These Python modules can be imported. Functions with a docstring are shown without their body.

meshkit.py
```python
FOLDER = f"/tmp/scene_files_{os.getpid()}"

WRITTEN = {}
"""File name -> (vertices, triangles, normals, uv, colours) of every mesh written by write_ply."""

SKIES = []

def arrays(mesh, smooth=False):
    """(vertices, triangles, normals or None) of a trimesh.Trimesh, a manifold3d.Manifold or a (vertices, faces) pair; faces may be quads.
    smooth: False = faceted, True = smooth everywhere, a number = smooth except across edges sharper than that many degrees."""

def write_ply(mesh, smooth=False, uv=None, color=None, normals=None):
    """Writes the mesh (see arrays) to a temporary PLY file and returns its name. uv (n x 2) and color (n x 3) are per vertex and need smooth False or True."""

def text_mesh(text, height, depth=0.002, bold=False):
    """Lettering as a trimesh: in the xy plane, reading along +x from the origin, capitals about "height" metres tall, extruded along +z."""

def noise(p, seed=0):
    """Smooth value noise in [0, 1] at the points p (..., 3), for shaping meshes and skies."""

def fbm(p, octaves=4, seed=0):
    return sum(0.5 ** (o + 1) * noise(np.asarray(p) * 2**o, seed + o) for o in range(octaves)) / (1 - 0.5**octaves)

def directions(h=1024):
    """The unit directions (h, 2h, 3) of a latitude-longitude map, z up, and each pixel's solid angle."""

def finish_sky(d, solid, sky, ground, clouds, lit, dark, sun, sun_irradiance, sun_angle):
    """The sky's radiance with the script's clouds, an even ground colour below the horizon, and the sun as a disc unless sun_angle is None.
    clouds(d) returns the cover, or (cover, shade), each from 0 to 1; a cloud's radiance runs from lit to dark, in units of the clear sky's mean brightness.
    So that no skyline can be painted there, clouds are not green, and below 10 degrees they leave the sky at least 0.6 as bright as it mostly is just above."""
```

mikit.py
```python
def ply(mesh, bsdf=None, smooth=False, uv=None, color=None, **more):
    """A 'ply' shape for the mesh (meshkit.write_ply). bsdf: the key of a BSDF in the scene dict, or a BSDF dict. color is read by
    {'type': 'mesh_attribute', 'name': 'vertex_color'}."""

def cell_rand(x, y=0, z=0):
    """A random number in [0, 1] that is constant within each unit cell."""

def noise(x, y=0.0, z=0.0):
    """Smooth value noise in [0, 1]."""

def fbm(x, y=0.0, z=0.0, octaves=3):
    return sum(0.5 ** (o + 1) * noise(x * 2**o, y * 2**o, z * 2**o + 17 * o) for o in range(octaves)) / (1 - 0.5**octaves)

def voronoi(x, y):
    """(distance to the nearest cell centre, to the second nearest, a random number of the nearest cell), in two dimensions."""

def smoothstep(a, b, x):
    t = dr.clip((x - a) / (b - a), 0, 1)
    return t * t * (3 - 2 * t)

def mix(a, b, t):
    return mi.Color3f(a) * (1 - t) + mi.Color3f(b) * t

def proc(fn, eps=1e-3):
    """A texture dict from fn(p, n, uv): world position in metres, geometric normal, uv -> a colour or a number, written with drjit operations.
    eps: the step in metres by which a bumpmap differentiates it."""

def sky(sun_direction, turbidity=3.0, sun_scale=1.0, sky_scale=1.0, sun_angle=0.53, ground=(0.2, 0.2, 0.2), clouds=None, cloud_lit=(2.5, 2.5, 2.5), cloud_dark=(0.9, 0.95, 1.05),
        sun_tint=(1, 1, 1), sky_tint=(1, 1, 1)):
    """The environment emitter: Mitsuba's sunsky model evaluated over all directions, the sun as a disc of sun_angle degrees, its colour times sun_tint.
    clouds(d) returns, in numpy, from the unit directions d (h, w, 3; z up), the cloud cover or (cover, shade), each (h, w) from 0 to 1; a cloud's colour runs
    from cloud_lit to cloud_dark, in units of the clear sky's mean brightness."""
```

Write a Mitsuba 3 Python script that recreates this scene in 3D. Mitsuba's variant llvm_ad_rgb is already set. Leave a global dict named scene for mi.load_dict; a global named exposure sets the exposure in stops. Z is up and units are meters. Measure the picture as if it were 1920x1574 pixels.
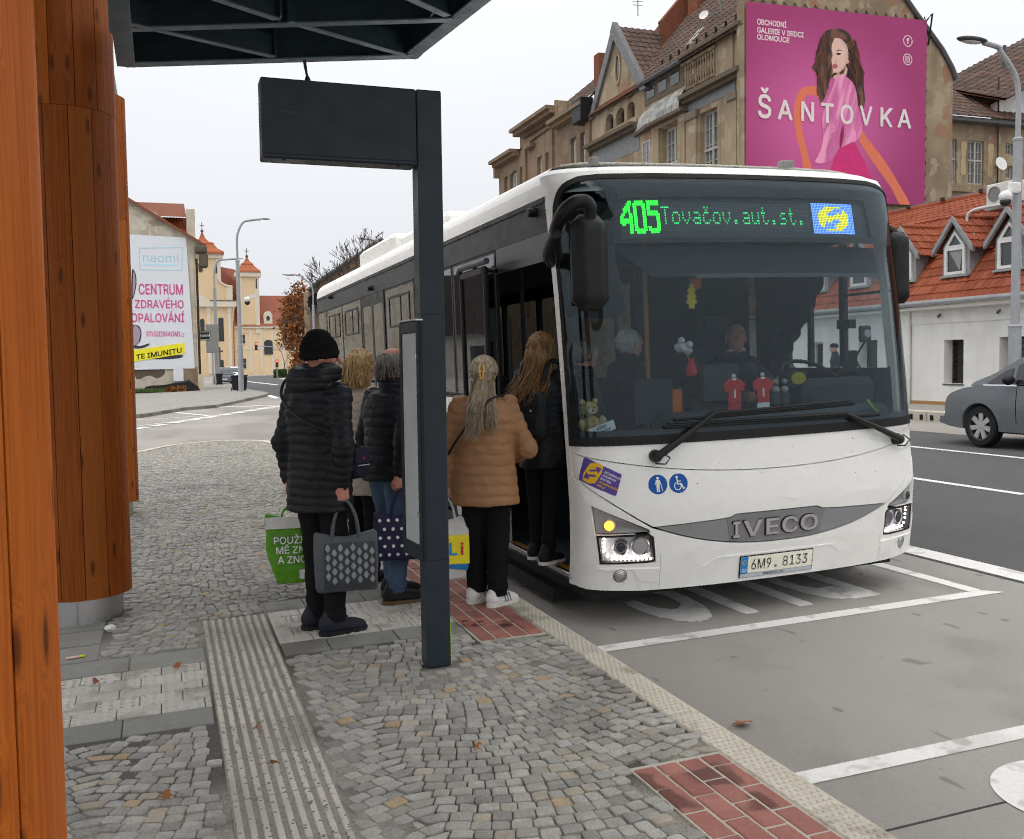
import math, numpy as np, trimesh, drjit as dr, mitsuba as mi, mikit, meshkit
import manifold3d as m3
from shapely.geometry import Polygon, Point, LineString, box as sbox
from shapely.ops import unary_union
from shapely import affinity
from scipy.spatial import cKDTree

# ------------------------------------------------------------------ camera, sky, exposure
TILT = 0.026                                   # cross fall of the street towards the kerb (2.6 %)
RW = np.array([[math.cos(TILT), 0, -math.sin(TILT)], [0, 1, 0], [math.sin(TILT), 0, math.cos(TILT)]])   # street frame -> world
CAM_R = np.array([[0.942, 0.058, -0.332], [-0.334, 0.048, -0.941], [-0.038, 0.997, 0.065]])
_y = np.array([305 - 960., -(692 - 787.), -1844.]); _y /= np.linalg.norm(_y)
_x = np.array([6200 - 960., -(465 - 787.), -1844.]); _x -= _y * (_x @ _y); _x /= np.linalg.norm(_x)
CAM_R = RW @ np.stack([_x, _y, np.cross(_x, _y)])
CAM_P = RW @ np.array([0, 0, 1.62])
_m = np.eye(4); _m[:3, 0] = -CAM_R[:, 0]; _m[:3, 1] = CAM_R[:, 1]; _m[:3, 2] = -CAM_R[:, 2]; _m[:3, 3] = CAM_P
scene = {'camera': {'type': 'perspective', 'fov': 2 * math.degrees(math.atan(960 / 1844.)), 'fov_axis': 'x', 'near_clip': 0.05, 'far_clip': 2000.0,
                    'to_world': mi.ScalarTransform4f(_m.tolist())}}
def cloud_cover(d):                            # overcast sky, brighter towards the zenith as overcast skies are
    n = meshkit.fbm(d * np.array([2.2, 2.2, 4.0]), 4, seed=5)
    return np.ones(d.shape[:2]), np.clip(1 - np.clip(d[..., 2], 0, 1) + (n - 0.5) * 0.12, 0, 1)
scene['sky'] = mikit.sky((-0.35, -0.45, 0.82), turbidity=4, sun_scale=0.08, sun_angle=30, clouds=cloud_cover,
                         cloud_lit=(3.05, 3.08, 3.12), cloud_dark=(1.50, 1.545, 1.63), ground=(0.25, 0.25, 0.25))
exposure = 2.15

labels = {}
rng = np.random.default_rng(7)
T4 = trimesh.transformations

# ------------------------------------------------------------------ colours (one matt, one glossy material that look their colour up)
PALETTE, PINDEX = [], {}
def pal(name, rgb, rough=0.6, dirt=0.12):
    PINDEX[name] = len(PALETTE); PALETTE.append((*rgb, rough, dirt))
def srgb(r, g, b):
    c = np.array([r, g, b]) / 255.0
    return tuple(np.where(c <= 0.04045, c / 12.92, ((c + 0.055) / 1.055) ** 2.4))
for nm, col, ro, di in [
    ('black', (.012, .012, .013), .45, .2), ('rubber', (.014, .014, .014), .7, .3), ('black_matt', (.010, .010, .011), .85, .2), ('anthracite', (.021, .030, .040), .42, .12),
    ('steel_teal', (.034, .056, .070), .40, .25), ('deck_teal', (.055, .088, .105), .5, .3), ('white', (.78, .78, .76), .45, .06), ('bus_white', (.83, .825, .79), .25, .05),
    ('off_white', (.66, .65, .61), .5, .1), ('grey', (.22, .22, .22), .5, .12), ('dark_grey', (.055, .057, .06), .5, .12), ('mid_grey', (.12, .122, .125), .5, .12),
    ('silver', (.42, .43, .44), .35, .08), ('galvanised', (.36, .38, .40), .45, .15), ('grille_grey', (.25, .25, .255), .38, .06), ('interior_grey', (.10, .115, .125), .7, .1),
    ('interior_dark', (.035, .04, .045), .7, .1), ('dash', (.045, .055, .06), .55, .1), ('seat_blue', (.03, .04, .09), .9, .2), ('yellow_pole', (.30, .15, .015), .4, .1), ('orange', (.70, .16, .02), .5, .1),
    ('red', (.50, .03, .03), .5, .1), ('blue_sign', (.008, .09, .36), .4, .03), ('purple', (.10, .055, .30), .4, .04), ('sticker_yellow', (.80, .48, .02), .45, .04), ('plate', (.90, .88, .74), .4, .05),
    ('plate_blue', (.02, .24, .62), .4, .03), ('yellow', (.75, .62, .02), .5, .06), ('bright_yellow', (.78, .72, .03), .5, .06), ('green_bag', (.10, .30, .015), .5, .25), ('skin', (.52, .29, .21), .55, .1), ('skin_red', (.50, .22, .16), .55, .15),
    ('window_pale', (.17, .18, .195), .12, .3), ('jacket_black', (.012, .013, .016), .55, .2), ('jacket_black2', (.011, .012, .017), .5, .2), ('trousers_black', (.012, .012, .013), .9, .3), ('leggings', (.009, .009, .010), .9, .2), ('jacket_tan', (.31, .158, .076), .5, .10),
    ('coat_beige', (.50, .43, .36), .8, .12), ('hat_black', (.008, .008, .009), .95, .3), ('shoe_black', (.013, .013, .015), .6, .3), ('shoe_navy', (.018, .020, .030), .7, .3), ('sole_brown', (.16, .09, .045), .7, .3),
    ('shoe_white', (.74, .73, .71), .5, .06), ('sole_white', (.66, .64, .58), .6, .12), ('navy', (.022, .020, .060), .7, .15), ('bag_grey', (.085, .095, .105), .6, .15), ('bag_grey2', (.20, .215, .23), .5, .2), ('gold', (.65, .42, .12), .3, .1),
    ('bin_black', (.02, .022, .022), .6, .2), ('bin_blue', (.02, .10, .42), .5, .1), ('car_grey', (.135, .150, .165), .25, .05), ('car_navy', (.045, .05, .085), .3, .05), ('window_frame', (.72, .72, .70), .45, .1), ('window_dark', (.022, .026, .030), .15, .2),
    ('window_church', (.05, .055, .06), .3, .2), ('wood_frame', (.44, .42, .39), .7, .25), ('curtain', (.42, .43, .43), .9, .2), ('shutter', (.045, .032, .026), .7, .3), ('zinc', (.30, .31, .32), .5, .25), ('zinc_dark', (.10, .10, .105), .5, .25), ('lead_roof', (.33, .33, .31), .5, .4),
    ('church_yellow', (.76, .58, .36), .85, .06), ('church_white', (.72, .66, .54), .85, .08), ('church_roof', (.30, .105, .068), .8, .10), ('church_cap', (.42, .135, .070), .8, .12), ('stone_dark', (.13, .105, .08), .9, .3), ('hedge', (.035, .055, .02), .9, .4),
    ('plinth_ochre', (.38, .22, .09), .9, .2), ('pink', (.62, .10, .30), .6, .02), ('poster_white', (.78, .82, .87), .6, .04), ('poster_pale', (.46, .66, .80), .6, .02), ('poster_grey', (.50, .54, .60), .6, .05), ('poster_dark', (.05, .045, .055), .6, .1),
    ('ad_letter', (.80, .74, .74), .6, .03), ('ad_skin', (.78, .52, .44), .6, .03), ('ad_lip', (.45, .10, .14), .6, .03), ('ad_skirt', (.66, .035, .20), .6, .10), ('ad_ribbon', (.78, .20, .11), .6, .05), ('ad_blouse', (.80, .24, .47), .6, .1), ('ad_dark', (.035, .016, .014), .6, .3),
    ('reflector_amber', (.75, .16, .02), .3, .05), ('tarp', (.018, .018, .018), .6, .3), ('trunk', (.055, .042, .032), .95, .35), ('dirt', (.10, .085, .06), .95, .3), ('lace', (.55, .55, .55), .8, .1), ('teddy', (.40, .32, .15), .95, .2), ('pale_green', (.25, .42, .06), .6, .2),
    ('lime_cable', (.45, .55, .02), .5, .1), ('shirt_white', (.60, .62, .62), .8, .1), ('driver_dark', (.018, .020, .026), .8, .2), ('hair_white', (.55, .54, .50), .8, .25), ('hair_dark', (.025, .020, .018), .8, .3), ('paper', (.80, .82, .82), .5, .06), ('plastic_white', (.62, .63, .64), .4, .1),
    ('glass_roof', (.18, .23, .25), .2, .1), ('poster_lilac', (.42, .33, .42), .6, .1), ('wet_dark', (.1, .1, .1), .3, .1), ('lens', (.02, .02, .025), .08, .05), ('sun_shade', (.030, .034, .037), .8, .1), ('joint_dark', (.05, .05, .05), .9, .2),
    ('cream', (.62, .55, .42), .85, .15), ('brick_dark', (.20, .075, .045), .9, .3), ('mirror_wall', (.50, .485, .45), .85, .1), ('mirror_roof', (.04, .033, .03), .85, .2), ('leaf_brown', (.22, .095, .03), .8, .3)]:
    pal(nm, col, ro, di)
_pal = [mi.Float(np.array([c[k] for c in PALETTE], np.float32)) for k in range(5)]
dr.eval(*_pal)
def _pidx(uv): return dr.minimum(mi.UInt32(dr.maximum(uv.x, 0.0)), len(PALETTE) - 1)
def pal_color(p, n, uv):
    i = _pidx(uv)
    d = 1 + dr.gather(mi.Float, _pal[4], i) * ((mikit.noise(p.x * 9, p.y * 9, p.z * 9) + mikit.noise(p.x * 41, p.y * 41, p.z * 41)) - 1.0)
    return mi.Color3f(*[dr.gather(mi.Float, _pal[k], i) for k in range(3)]) * (d * (1 + uv.y))
def pal_rough(p, n, uv): return dr.clip(dr.gather(mi.Float, _pal[3], _pidx(uv)) + 0.16 * (mikit.noise(p.x * 13, p.y * 13, p.z * 13) - 0.5), 0.05, 1)
P = mikit.proc
def two(b): return {'type': 'twosided', 'b': b}
def prin(color, rough, **k): return {'type': 'principled', 'base_color': color if isinstance(color, dict) else {'type': 'rgb', 'value': list(color)}, 'roughness': rough, **k}
scene['paint'] = two(prin(P(pal_color), P(pal_rough), specular=0.3))
scene['gloss'] = two(prin(P(pal_color), 0.32, specular=0.5, clearcoat=0.8, clearcoat_gloss=0.95))
scene['nylon'] = two(prin(P(pal_color), .5, specular=.22))
scene['cloth'] = two(prin(P(pal_color), .9, specular=.12))
MATS = {}
def mat(name, bsdf, **k): scene[name] = bsdf; return name
def rgb(v): return mi.Color3f(*v)
NZ, FB, SM, MX = mikit.noise, mikit.fbm, mikit.smoothstep, mikit.mix
def bump(inner, fn, scale, eps=2e-3): return {'type': 'bumpmap', 'arbitrary': P(fn, eps), 'scale': scale, 'b': inner}

# ---- ground
def asphalt_c(p, n, uv):
    s = NZ(p.x * 120, p.y * 120); b = FB(p.x * .5, p.y * .25, 3.0); c = FB(p.x * 6, p.y * 2.0, 1.0)
    return MX((.052, .052, .054), (.105, .104, .104), .45 * s + .35 * b + .2 * c)
mat('asphalt', two(prin(P(asphalt_c), .85)))
def concrete_c(p, n, uv):
    a = FB(p.x * .9, p.y * .5, 2.0, octaves=4); s = NZ(p.x * 150, p.y * 150); st = FB(p.x * 2.3 + 5, p.y * 1.6, 7.0); sp = NZ(p.x * 7.3, p.y * 5.1, 4.0) * NZ(p.x * 19, p.y * 11, 8.0)
    c = MX((.235, .223, .205), (.325, .311, .289), a)
    c = MX(c, (.18, .168, .15), SM(.58, .85, st) * .4)
    c = MX(c, (.12, .10, .08), SM(.63, .74, sp) * .5)
    return c * (.93 + .14 * s)
mat('concrete', two(prin(P(concrete_c), .8)))
def road_c(p, n, uv):
    a = FB(p.x * .35, p.y * .35, 9.0, octaves=4); s = NZ(p.x * 60, p.y * 60); st = FB(p.x * .8, p.y * .2, 4.0)
    c = MX((.215, .198, .182), (.315, .295, .272), a); c = MX(c, (.15, .14, .132), SM(.5, .75, st) * .5)
    return c * (.92 + .16 * s)
mat('road_grey', two(prin(P(road_c), .85)))
def cobble_c(p, n, uv):
    r = uv.x; g = NZ(p.x * 170, p.y * 170, p.z * 170); f = NZ(p.x * 26, p.y * 26, p.z * 26); r2 = dr.abs(uv.y)
    c = MX((.225, .218, .198), (.375, .362, .330), r2)
    c = MX(c, (.385, .325, .235), SM(.86, .95, r) * .55)
    c = MX(c, (.37, .26, .14), SM(.975, .985, r) * .7)
    c = MX(c, (.30, .285, .25), SM(.60, .75, r) * (1 - SM(.78, .8, r)) * .8)
    c = MX(c, (.12, .115, .105), SM(.60, .84, FB(p.x * 1.5, p.y * 1.5, 2.0)) * .4)
    return c * (.66 + .40 * g + .28 * f)
def cobble_h(p, n, uv): return FB(p.x * 60, p.y * 60, p.z * 60)
mat('cobble', two(bump(prin(P(cobble_c), .75), cobble_h, .0035)))
def sand_c(p, n, uv):
    g = NZ(p.x * 230, p.y * 230); f = FB(p.x * 3, p.y * 3, 5.0); s = FB(p.x * .9 + 3, p.y * .9, 1.0)
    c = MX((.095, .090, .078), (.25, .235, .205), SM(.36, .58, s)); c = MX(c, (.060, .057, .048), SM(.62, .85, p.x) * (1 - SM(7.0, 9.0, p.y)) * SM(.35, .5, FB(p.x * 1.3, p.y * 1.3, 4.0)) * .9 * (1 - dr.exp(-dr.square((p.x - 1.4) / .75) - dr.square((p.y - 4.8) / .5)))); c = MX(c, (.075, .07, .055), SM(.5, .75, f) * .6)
    return c * (.6 + .8 * g)
mat('joint_sand', two(prin(P(sand_c), .95)))
def terr_c(p, n, uv):
    v = mikit.voronoi(p.x * 55, p.y * 55); s = NZ(p.x * 200, p.y * 200); dirt = FB(p.x * 2, p.y * 2, 3.0)
    c = MX((.44, .405, .345), (.53, .495, .43), s)
    c = MX(c, (.10, .095, .085), SM(.80, .86, v[2]) * (1 - SM(.3, .42, v[0])))
    c = MX(c, (.25, .23, .20), SM(.5, .8, dirt) * .6)
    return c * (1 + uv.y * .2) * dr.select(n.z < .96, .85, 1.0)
mat('terrazzo', two(prin(P(terr_c), .8)))
def groove_c(p, n, uv): return MX((.19, .18, .165), (.30, .285, .26), FB(p.x * 9, p.y * 4, 2.0)) * (.8 + .4 * NZ(p.x * 150, p.y * 150))
mat('groove', two(prin(P(groove_c), .9)))
def paver_c(p, n, uv):   # uv.x: 0 light paver, 1 grey slab, 2 cream kerb
    s = NZ(p.x * 180, p.y * 180); f = FB(p.x * 4, p.y * 4, uv.y * 9); w = FB(p.x * 1.7, p.y * 1.7, 2.0)
    c = MX((.47, .455, .41), (.55, .53, .48), s)
    k = MX((.215, .212, .195), (.29, .285, .265), f); k = MX(k, (.13, .115, .095), SM(.54, .7, w) * .65)
    kc = MX((.45, .415, .34), (.55, .515, .44), f)
    c = dr.select(uv.x > 1.5, kc, dr.select(uv.x > .5, k, c))
    c = MX(c, (.20, .17, .12), SM(.60, .8, FB(p.x * 7, p.y * 7, 6.0)) * .45)
    return c * (.88 + .16 * s) * (1 + uv.y * .18)
mat('paver', two(prin(P(paver_c), .85)))
def brick_c(p, n, uv):
    s = NZ(p.x * 160, p.y * 160); f = FB(p.x * 9, p.y * 9, 1.0)
    c = MX((.255, .095, .076), (.35, .152, .122), f) * (.86 + .2 * s) * (1 + uv.y * .3)
    return c * (1 - .5 * SM(.60, .64, FB(p.x * 3.1, p.y * 3.1, 6.5)) * uv.x)
def brick_r(p, n, uv): return .8 - .55 * SM(.60, .64, FB(p.x * 3.1, p.y * 3.1, 6.5)) * uv.x
mat('red_paver', two(prin(P(brick_c), P(brick_r))))
def mark_c(p, n, uv):
    w = FB(p.x * 9, p.y * 9, 3.0); s = NZ(p.x * 90, p.y * 90); t = FB(p.x * 1.5, p.y * 1.5, 1.0)
    c = MX((.66, .655, .63), (.74, .735, .71), s)
    return MX(c, (.34, .33, .31), SM(.58, .75, w) * .5 + SM(.5, .8, t) * .35 * uv.y) * dr.select(uv.x > .5, .95, 1.0)  # lettering toned down a little to paint in the shadow of the bus
mat('marking', two(prin(P(mark_c), .8)))
# ---- wood, plaster, roof tiles
def wood_c(p, n, uv):    # uv.x plank number, uv.y metres around the column
    lit_wood = dr.select(uv.x > 1000, 1.0, 0.0); r = mikit.cell_rand(uv.x, 3.0); r2 = mikit.cell_rand(uv.x, 5.0); u = uv.y
    kx, kz = u * 9 + r * 31, p.z * 2.4 + r2 * 17
    kd, _, kid = mikit.voronoi(kx, kz)
    on = SM(.52, .56, kid)
    pull = dr.exp(-kd * kd * 30) * on
    g = NZ(u * 150 + pull * 9 + r * 50, p.z * 1.6 + pull * 3); g2 = FB(u * 46 + r * 20 + 2.2 * NZ(u * 5, p.z * 1.1 + r * 9), p.z * .55 + pull * 4)
    fig = .5 + .5 * dr.sin((g2 * 15 + pull * 12 + r * 6) * 2.2)
    c = MX((.36, .092, .011), (.21, .044, .005), .6 * fig + .4 * g); c = MX(c, MX((.50, .128, .015), (.36, .080, .009), .6 * fig + .4 * g), lit_wood)  # same wood twice: a shaded tone, and a lit tone for the near column
    c = MX(c, (.56, .22, .04), SM(.86, .90, r) * (.25 + .5 * fig))
    c = MX(c, (.50, .135, .016), SM(.0, .25, .25 - r) * .7)
    c = MX(c, (.075, .016, .003), .85 * SM(.40, .95, pull) + .22 * SM(.62, .85, g2))
    return c * (1 + .25 * (r2 - .5)) * (.92 + .16 * NZ(u * 400, p.z * 8))
mat('wood', two(prin(P(wood_c), .5, specular=.18)))
def plaster(base, dark, patch, brick, amt):
    def fn(p, n, uv):
        a = FB(p.x * .7 + p.y * .7, p.z * .9, p.y * .3, octaves=4); b = FB(p.x * 3.1 + p.y * 3, p.z * 3, p.x, octaves=4); st = FB(p.x * 5 + p.y * 5, p.z * .35, 4.0)
        c = MX(base, dark, SM(.35, .75, a)); c = MX(c, patch, SM(.56, .60, b) * .8)
        c = MX(c, dark, SM(.52, .8, st) * .7)
        d = FB(p.x * .9 + p.y * .85 + 9, p.z * 1.0, p.x * .4, octaves=4)
        return MX(c, brick, SM(amt, amt + .03, d) * (.55 + .45 * NZ(p.x * 9 + p.y * 9, p.z * 16))) * (1 + uv.y)
    return fn
mat('plaster_old', two(prin(P(plaster((.35, .275, .18), (.22, .165, .11), (.40, .33, .235), (.31, .16, .10), .63)), .95)))
mat('plaster_brown', two(prin(P(plaster((.235, .165, .110), (.185, .130, .090), (.26, .19, .13), (.20, .14, .10), .80)), .95)))
mat('plaster_white', two(prin(P(plaster((.76, .755, .74), (.70, .69, .67), (.78, .775, .76), (.52, .49, .45), .72)), .95)))
mat('plaster_cream', two(prin(P(plaster((.62, .57, .47), (.46, .41, .32), (.64, .60, .50), (.33, .27, .20), .70)), .95)))
def tile_c(p, n, uv):    # uv.x: 0..1 red, 2..3 brown
    r = uv.x - dr.select(uv.x > 1.5, 2.0, 0.0); g = NZ(p.x * 30, p.y * 30, p.z * 30); m = FB(p.x * 1.3, p.y * 1.3, p.z * 1.3)
    red = MX((.22, .046, .017), (.33, .085, .034), r); red = MX(red, (.20, .06, .035), SM(.5, .8, m) * .5)
    br = MX((.075, .046, .036), (.145, .086, .066), r); br = MX(br, (.06, .055, .045), SM(.5, .8, m) * .5)
    return dr.select(uv.x > 1.5, br, red) * (.82 + .36 * g)
mat('roof_tile', two(prin(P(tile_c), .75)))
# ---- fabrics, hair, foliage
def denim_c(p, n, uv):
    f = FB(p.x * 12, p.y * 12, p.z * 8); return MX((.030, .055, .105), (.085, .135, .215), f) * (.85 + .3 * NZ(p.x * 140, p.y * 140, p.z * 140))
mat('denim', two(prin(P(denim_c), .95)))
HAIR = np.array([(.58, .40, .18), (.23, .12, .042), (.43, .335, .215), (.095, .075, .060), (.12, .060, .022), (.30, .15, .045), (.050, .043, .041), (.17, .155, .145), (.62, .61, .58), (.40, .38, .35)], np.float32)
_hair = [mi.Float(np.ascontiguousarray(HAIR[:, k])) for k in range(3)]; dr.eval(*_hair)
def hair_c(p, n, uv):    # uv.x kind (pairs of colours), uv.y strand tone
    i = dr.minimum(mi.UInt32(uv.x) * 2, len(HAIR) - 2); a, b = [mi.Color3f(*[dr.gather(mi.Float, h, i + k) for h in _hair]) for k in (0, 1)]
    return (b + (a - b) * dr.clip(uv.y, 0, 1)) * (.75 + .5 * NZ(p.x * 90, p.y * 90, p.z * 14))
mat('hair', two(prin(P(hair_c), .48, specular=.5)))
def leaf_c(p, n, uv):    # uv.x 0 autumn, 1 green, 2 twig
    c = MX((.21, .075, .022), (.34, .135, .045), uv.y); g = MX((.035, .060, .014), (.085, .135, .03), uv.y)
    return dr.select(uv.x > 1.5, MX((.06, .045, .036), (.10, .08, .066), uv.y), dr.select(uv.x > .5, g, c)) * (.8 + .4 * NZ(p.x * 5, p.y * 5, p.z * 5))
mat('leaf', two(prin(P(leaf_c), .8)))
def poster_c(p, n, uv):  # printed pink backdrop, lighter in its middle; uv in poster units
    q = 1 - SM(.05, .62, dr.sqrt(dr.square((uv.x - .42) * 1.0) + dr.square((uv.y - .42) * 1.0)))
    return MX((.36, .030, .155), (.64, .12, .36), q)
mat('poster_pink', two(prin(P(poster_c), .6)))
def blouse_c(p, n, uv):
    f = FB(uv.x * 26 - uv.y * 6, uv.y * 4, 3.0); return MX((.62, .13, .36), (.90, .36, .58), SM(.3, .7, f))
mat('poster_blouse', two(prin(P(blouse_c), .6)))
def adhair_c(p, n, uv):
    f = NZ(uv.x * 55 + 5 * NZ(uv.x * 9, uv.y * 14), uv.y * 9); return MX((.030, .012, .009), (.17, .070, .038), SM(.35, .85, f))
mat('poster_hair', two(prin(P(adhair_c), .6)))
# ---- metals and glass
mat('chrome', {'type': 'twosided', 'b': {'type': 'roughconductor', 'material': 'Cr', 'alpha': .08}})
mat('brushed', {'type': 'twosided', 'b': {'type': 'roughconductor', 'material': 'Al', 'alpha': .22, 'specular_reflectance': {'type': 'rgb', 'value': [.62, .62, .61]}}})
mat('windscreen', {'type': 'thindielectric', 'int_ior': 1.52, 'specular_transmittance': {'type': 'rgb', 'value': [.64, .72, .74]}, 'specular_reflectance': {'type': 'rgb', 'value': [.34, .40, .44]}})
mat('tinted', {'type': 'thindielectric', 'int_ior': 1.55, 'specular_transmittance': {'type': 'rgb', 'value': [.14, .15, .15]}, 'specular_reflectance': {'type': 'rgb', 'value': [.72, .72, .74]}})
mat('clear', {'type': 'thindielectric', 'int_ior': 1.5, 'specular_transmittance': {'type': 'rgb', 'value': [.95, .96, .96]}})
mat('clear_matt', {'type': 'thindielectric', 'int_ior': 1.5, 'specular_transmittance': {'type': 'rgb', 'value': [.95, .96, .96]}, 'specular_reflectance': {'type': 'rgb', 'value': [.12, .12, .12]}})
mat('window_old', two({'type': 'principled', 'base_color': {'type': 'rgb', 'value': [.15, .16, .17]}, 'roughness': .12, 'specular': .8}))
mat('window_glass', two({'type': 'principled', 'base_color': {'type': 'rgb', 'value': [.03, .034, .038]}, 'roughness': .08, 'specular': .7}))

# ------------------------------------------------------------------ frames: local coordinates -> world
def GF(v): return np.asarray(v, float) @ RW.T                                    # street frame
def frame(x=0, y=0, z=0, rot=0.0, street=True):                                   # upright thing standing at a street point
    b = RW @ np.array([x, y, z], float) if street else np.array([x, y, z], float)
    c, s = math.cos(rot), math.sin(rot); R = np.array([[c, -s, 0], [s, c, 0], [0, 0, 1.0]])
    return lambda v: np.asarray(v, float) @ R.T + b
WF = lambda v: np.asarray(v, float)                                               # world coordinates (upright buildings)

COUNT = {}
def numbered(k):
    c = COUNT.get(k, 0); COUNT[k] = c + 1
    return k if c == 0 else f'{k}_{c:03d}'
def thing(name, label, cat, group=None):
    k = numbered(name); labels[k] = {'label': label, 'category': cat}
    if group: labels[k]['group'] = group
    return k
def tri(mesh, smooth=False):
    return meshkit.arrays(mesh, smooth)
def put(name, mesh, m='paint', fr=WF, parent=None, smooth=False, uv=None, pal_=None, tone=0.0, label=None, kind=None, **more):
    """one entry of the scene; pal_: a colour name of the palette; uv: (a, b) for the whole piece or per-vertex (smooth False / True only)"""
    key = numbered(parent + '__' + name if parent else name)
    if isinstance(mesh, list): mesh = cat(mesh)
    if uv is not None and np.ndim(uv) == 2:
        v, f = (np.array(mesh[0]), np.array(mesh[1])) if isinstance(mesh, tuple) else (np.array(mesh.vertices), np.array(mesh.faces)); U = np.asarray(uv, float); sm = bool(smooth)
        if f.shape[1] == 4: f = np.vstack([f[:, [0, 1, 2]], f[:, [0, 2, 3]]])
    else:
        v, f, n = meshkit.arrays(mesh, smooth); sm = n is not None
        if pal_ is not None: uv = (PINDEX[pal_] + .5, tone)
        U = np.tile(np.asarray(uv if uv is not None else (0.5, 0.0), float), (len(v), 1))
    scene[key] = mikit.ply((fr(v), f), m, smooth=sm, uv=U, **more)
    if label or kind:
        labels.setdefault(key, {})
        if label: labels[key]['label'] = label
        if kind: labels[key]['kind'] = kind
    return key
def single(name, mesh, label, cat_, m='paint', group=None, **k):
    key = put(name, mesh, m, **k); labels[key] = {'label': label, 'category': cat_}
    if group: labels[key]['group'] = group
    return key
def structure(name, mesh, m, **k):
    key = put(name, mesh, m, **k); labels[key] = {'label': k.get('label') or name.replace('_', ' '), 'kind': 'structure'}
    return key

# ------------------------------------------------------------------ meshes
def TM(v, f): return trimesh.Trimesh(np.asarray(v, float), np.asarray(f), process=False)
def to_tm(m):
    if isinstance(m, trimesh.Trimesh): return m
    if hasattr(m, 'to_mesh'):
        q = m.to_mesh(); return TM(q.vert_properties[:, :3], q.tri_verts)
    f = np.asarray(m[1])
    if f.shape[1] == 4: f = np.vstack([f[:, [0, 1, 2]], f[:, [0, 2, 3]]])
    return TM(m[0], f)
def cat(ms):
    ms = [to_tm(m) for m in ms]; at = np.cumsum([0] + [len(m.vertices) for m in ms])
    return TM(np.vstack([m.vertices for m in ms]), np.vstack([m.faces + a for m, a in zip(ms, at)]))
def mv(m, x=0, y=0, z=0, rx=0, ry=0, rz=0, s=1):
    m = to_tm(m); M = T4.euler_matrix(rx, ry, rz, 'sxyz')[:3, :3] * s
    f = m.faces if np.linalg.det(M) > 0 else m.faces[:, ::-1]
    return TM(m.vertices @ M.T + [x, y, z], f)
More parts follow.
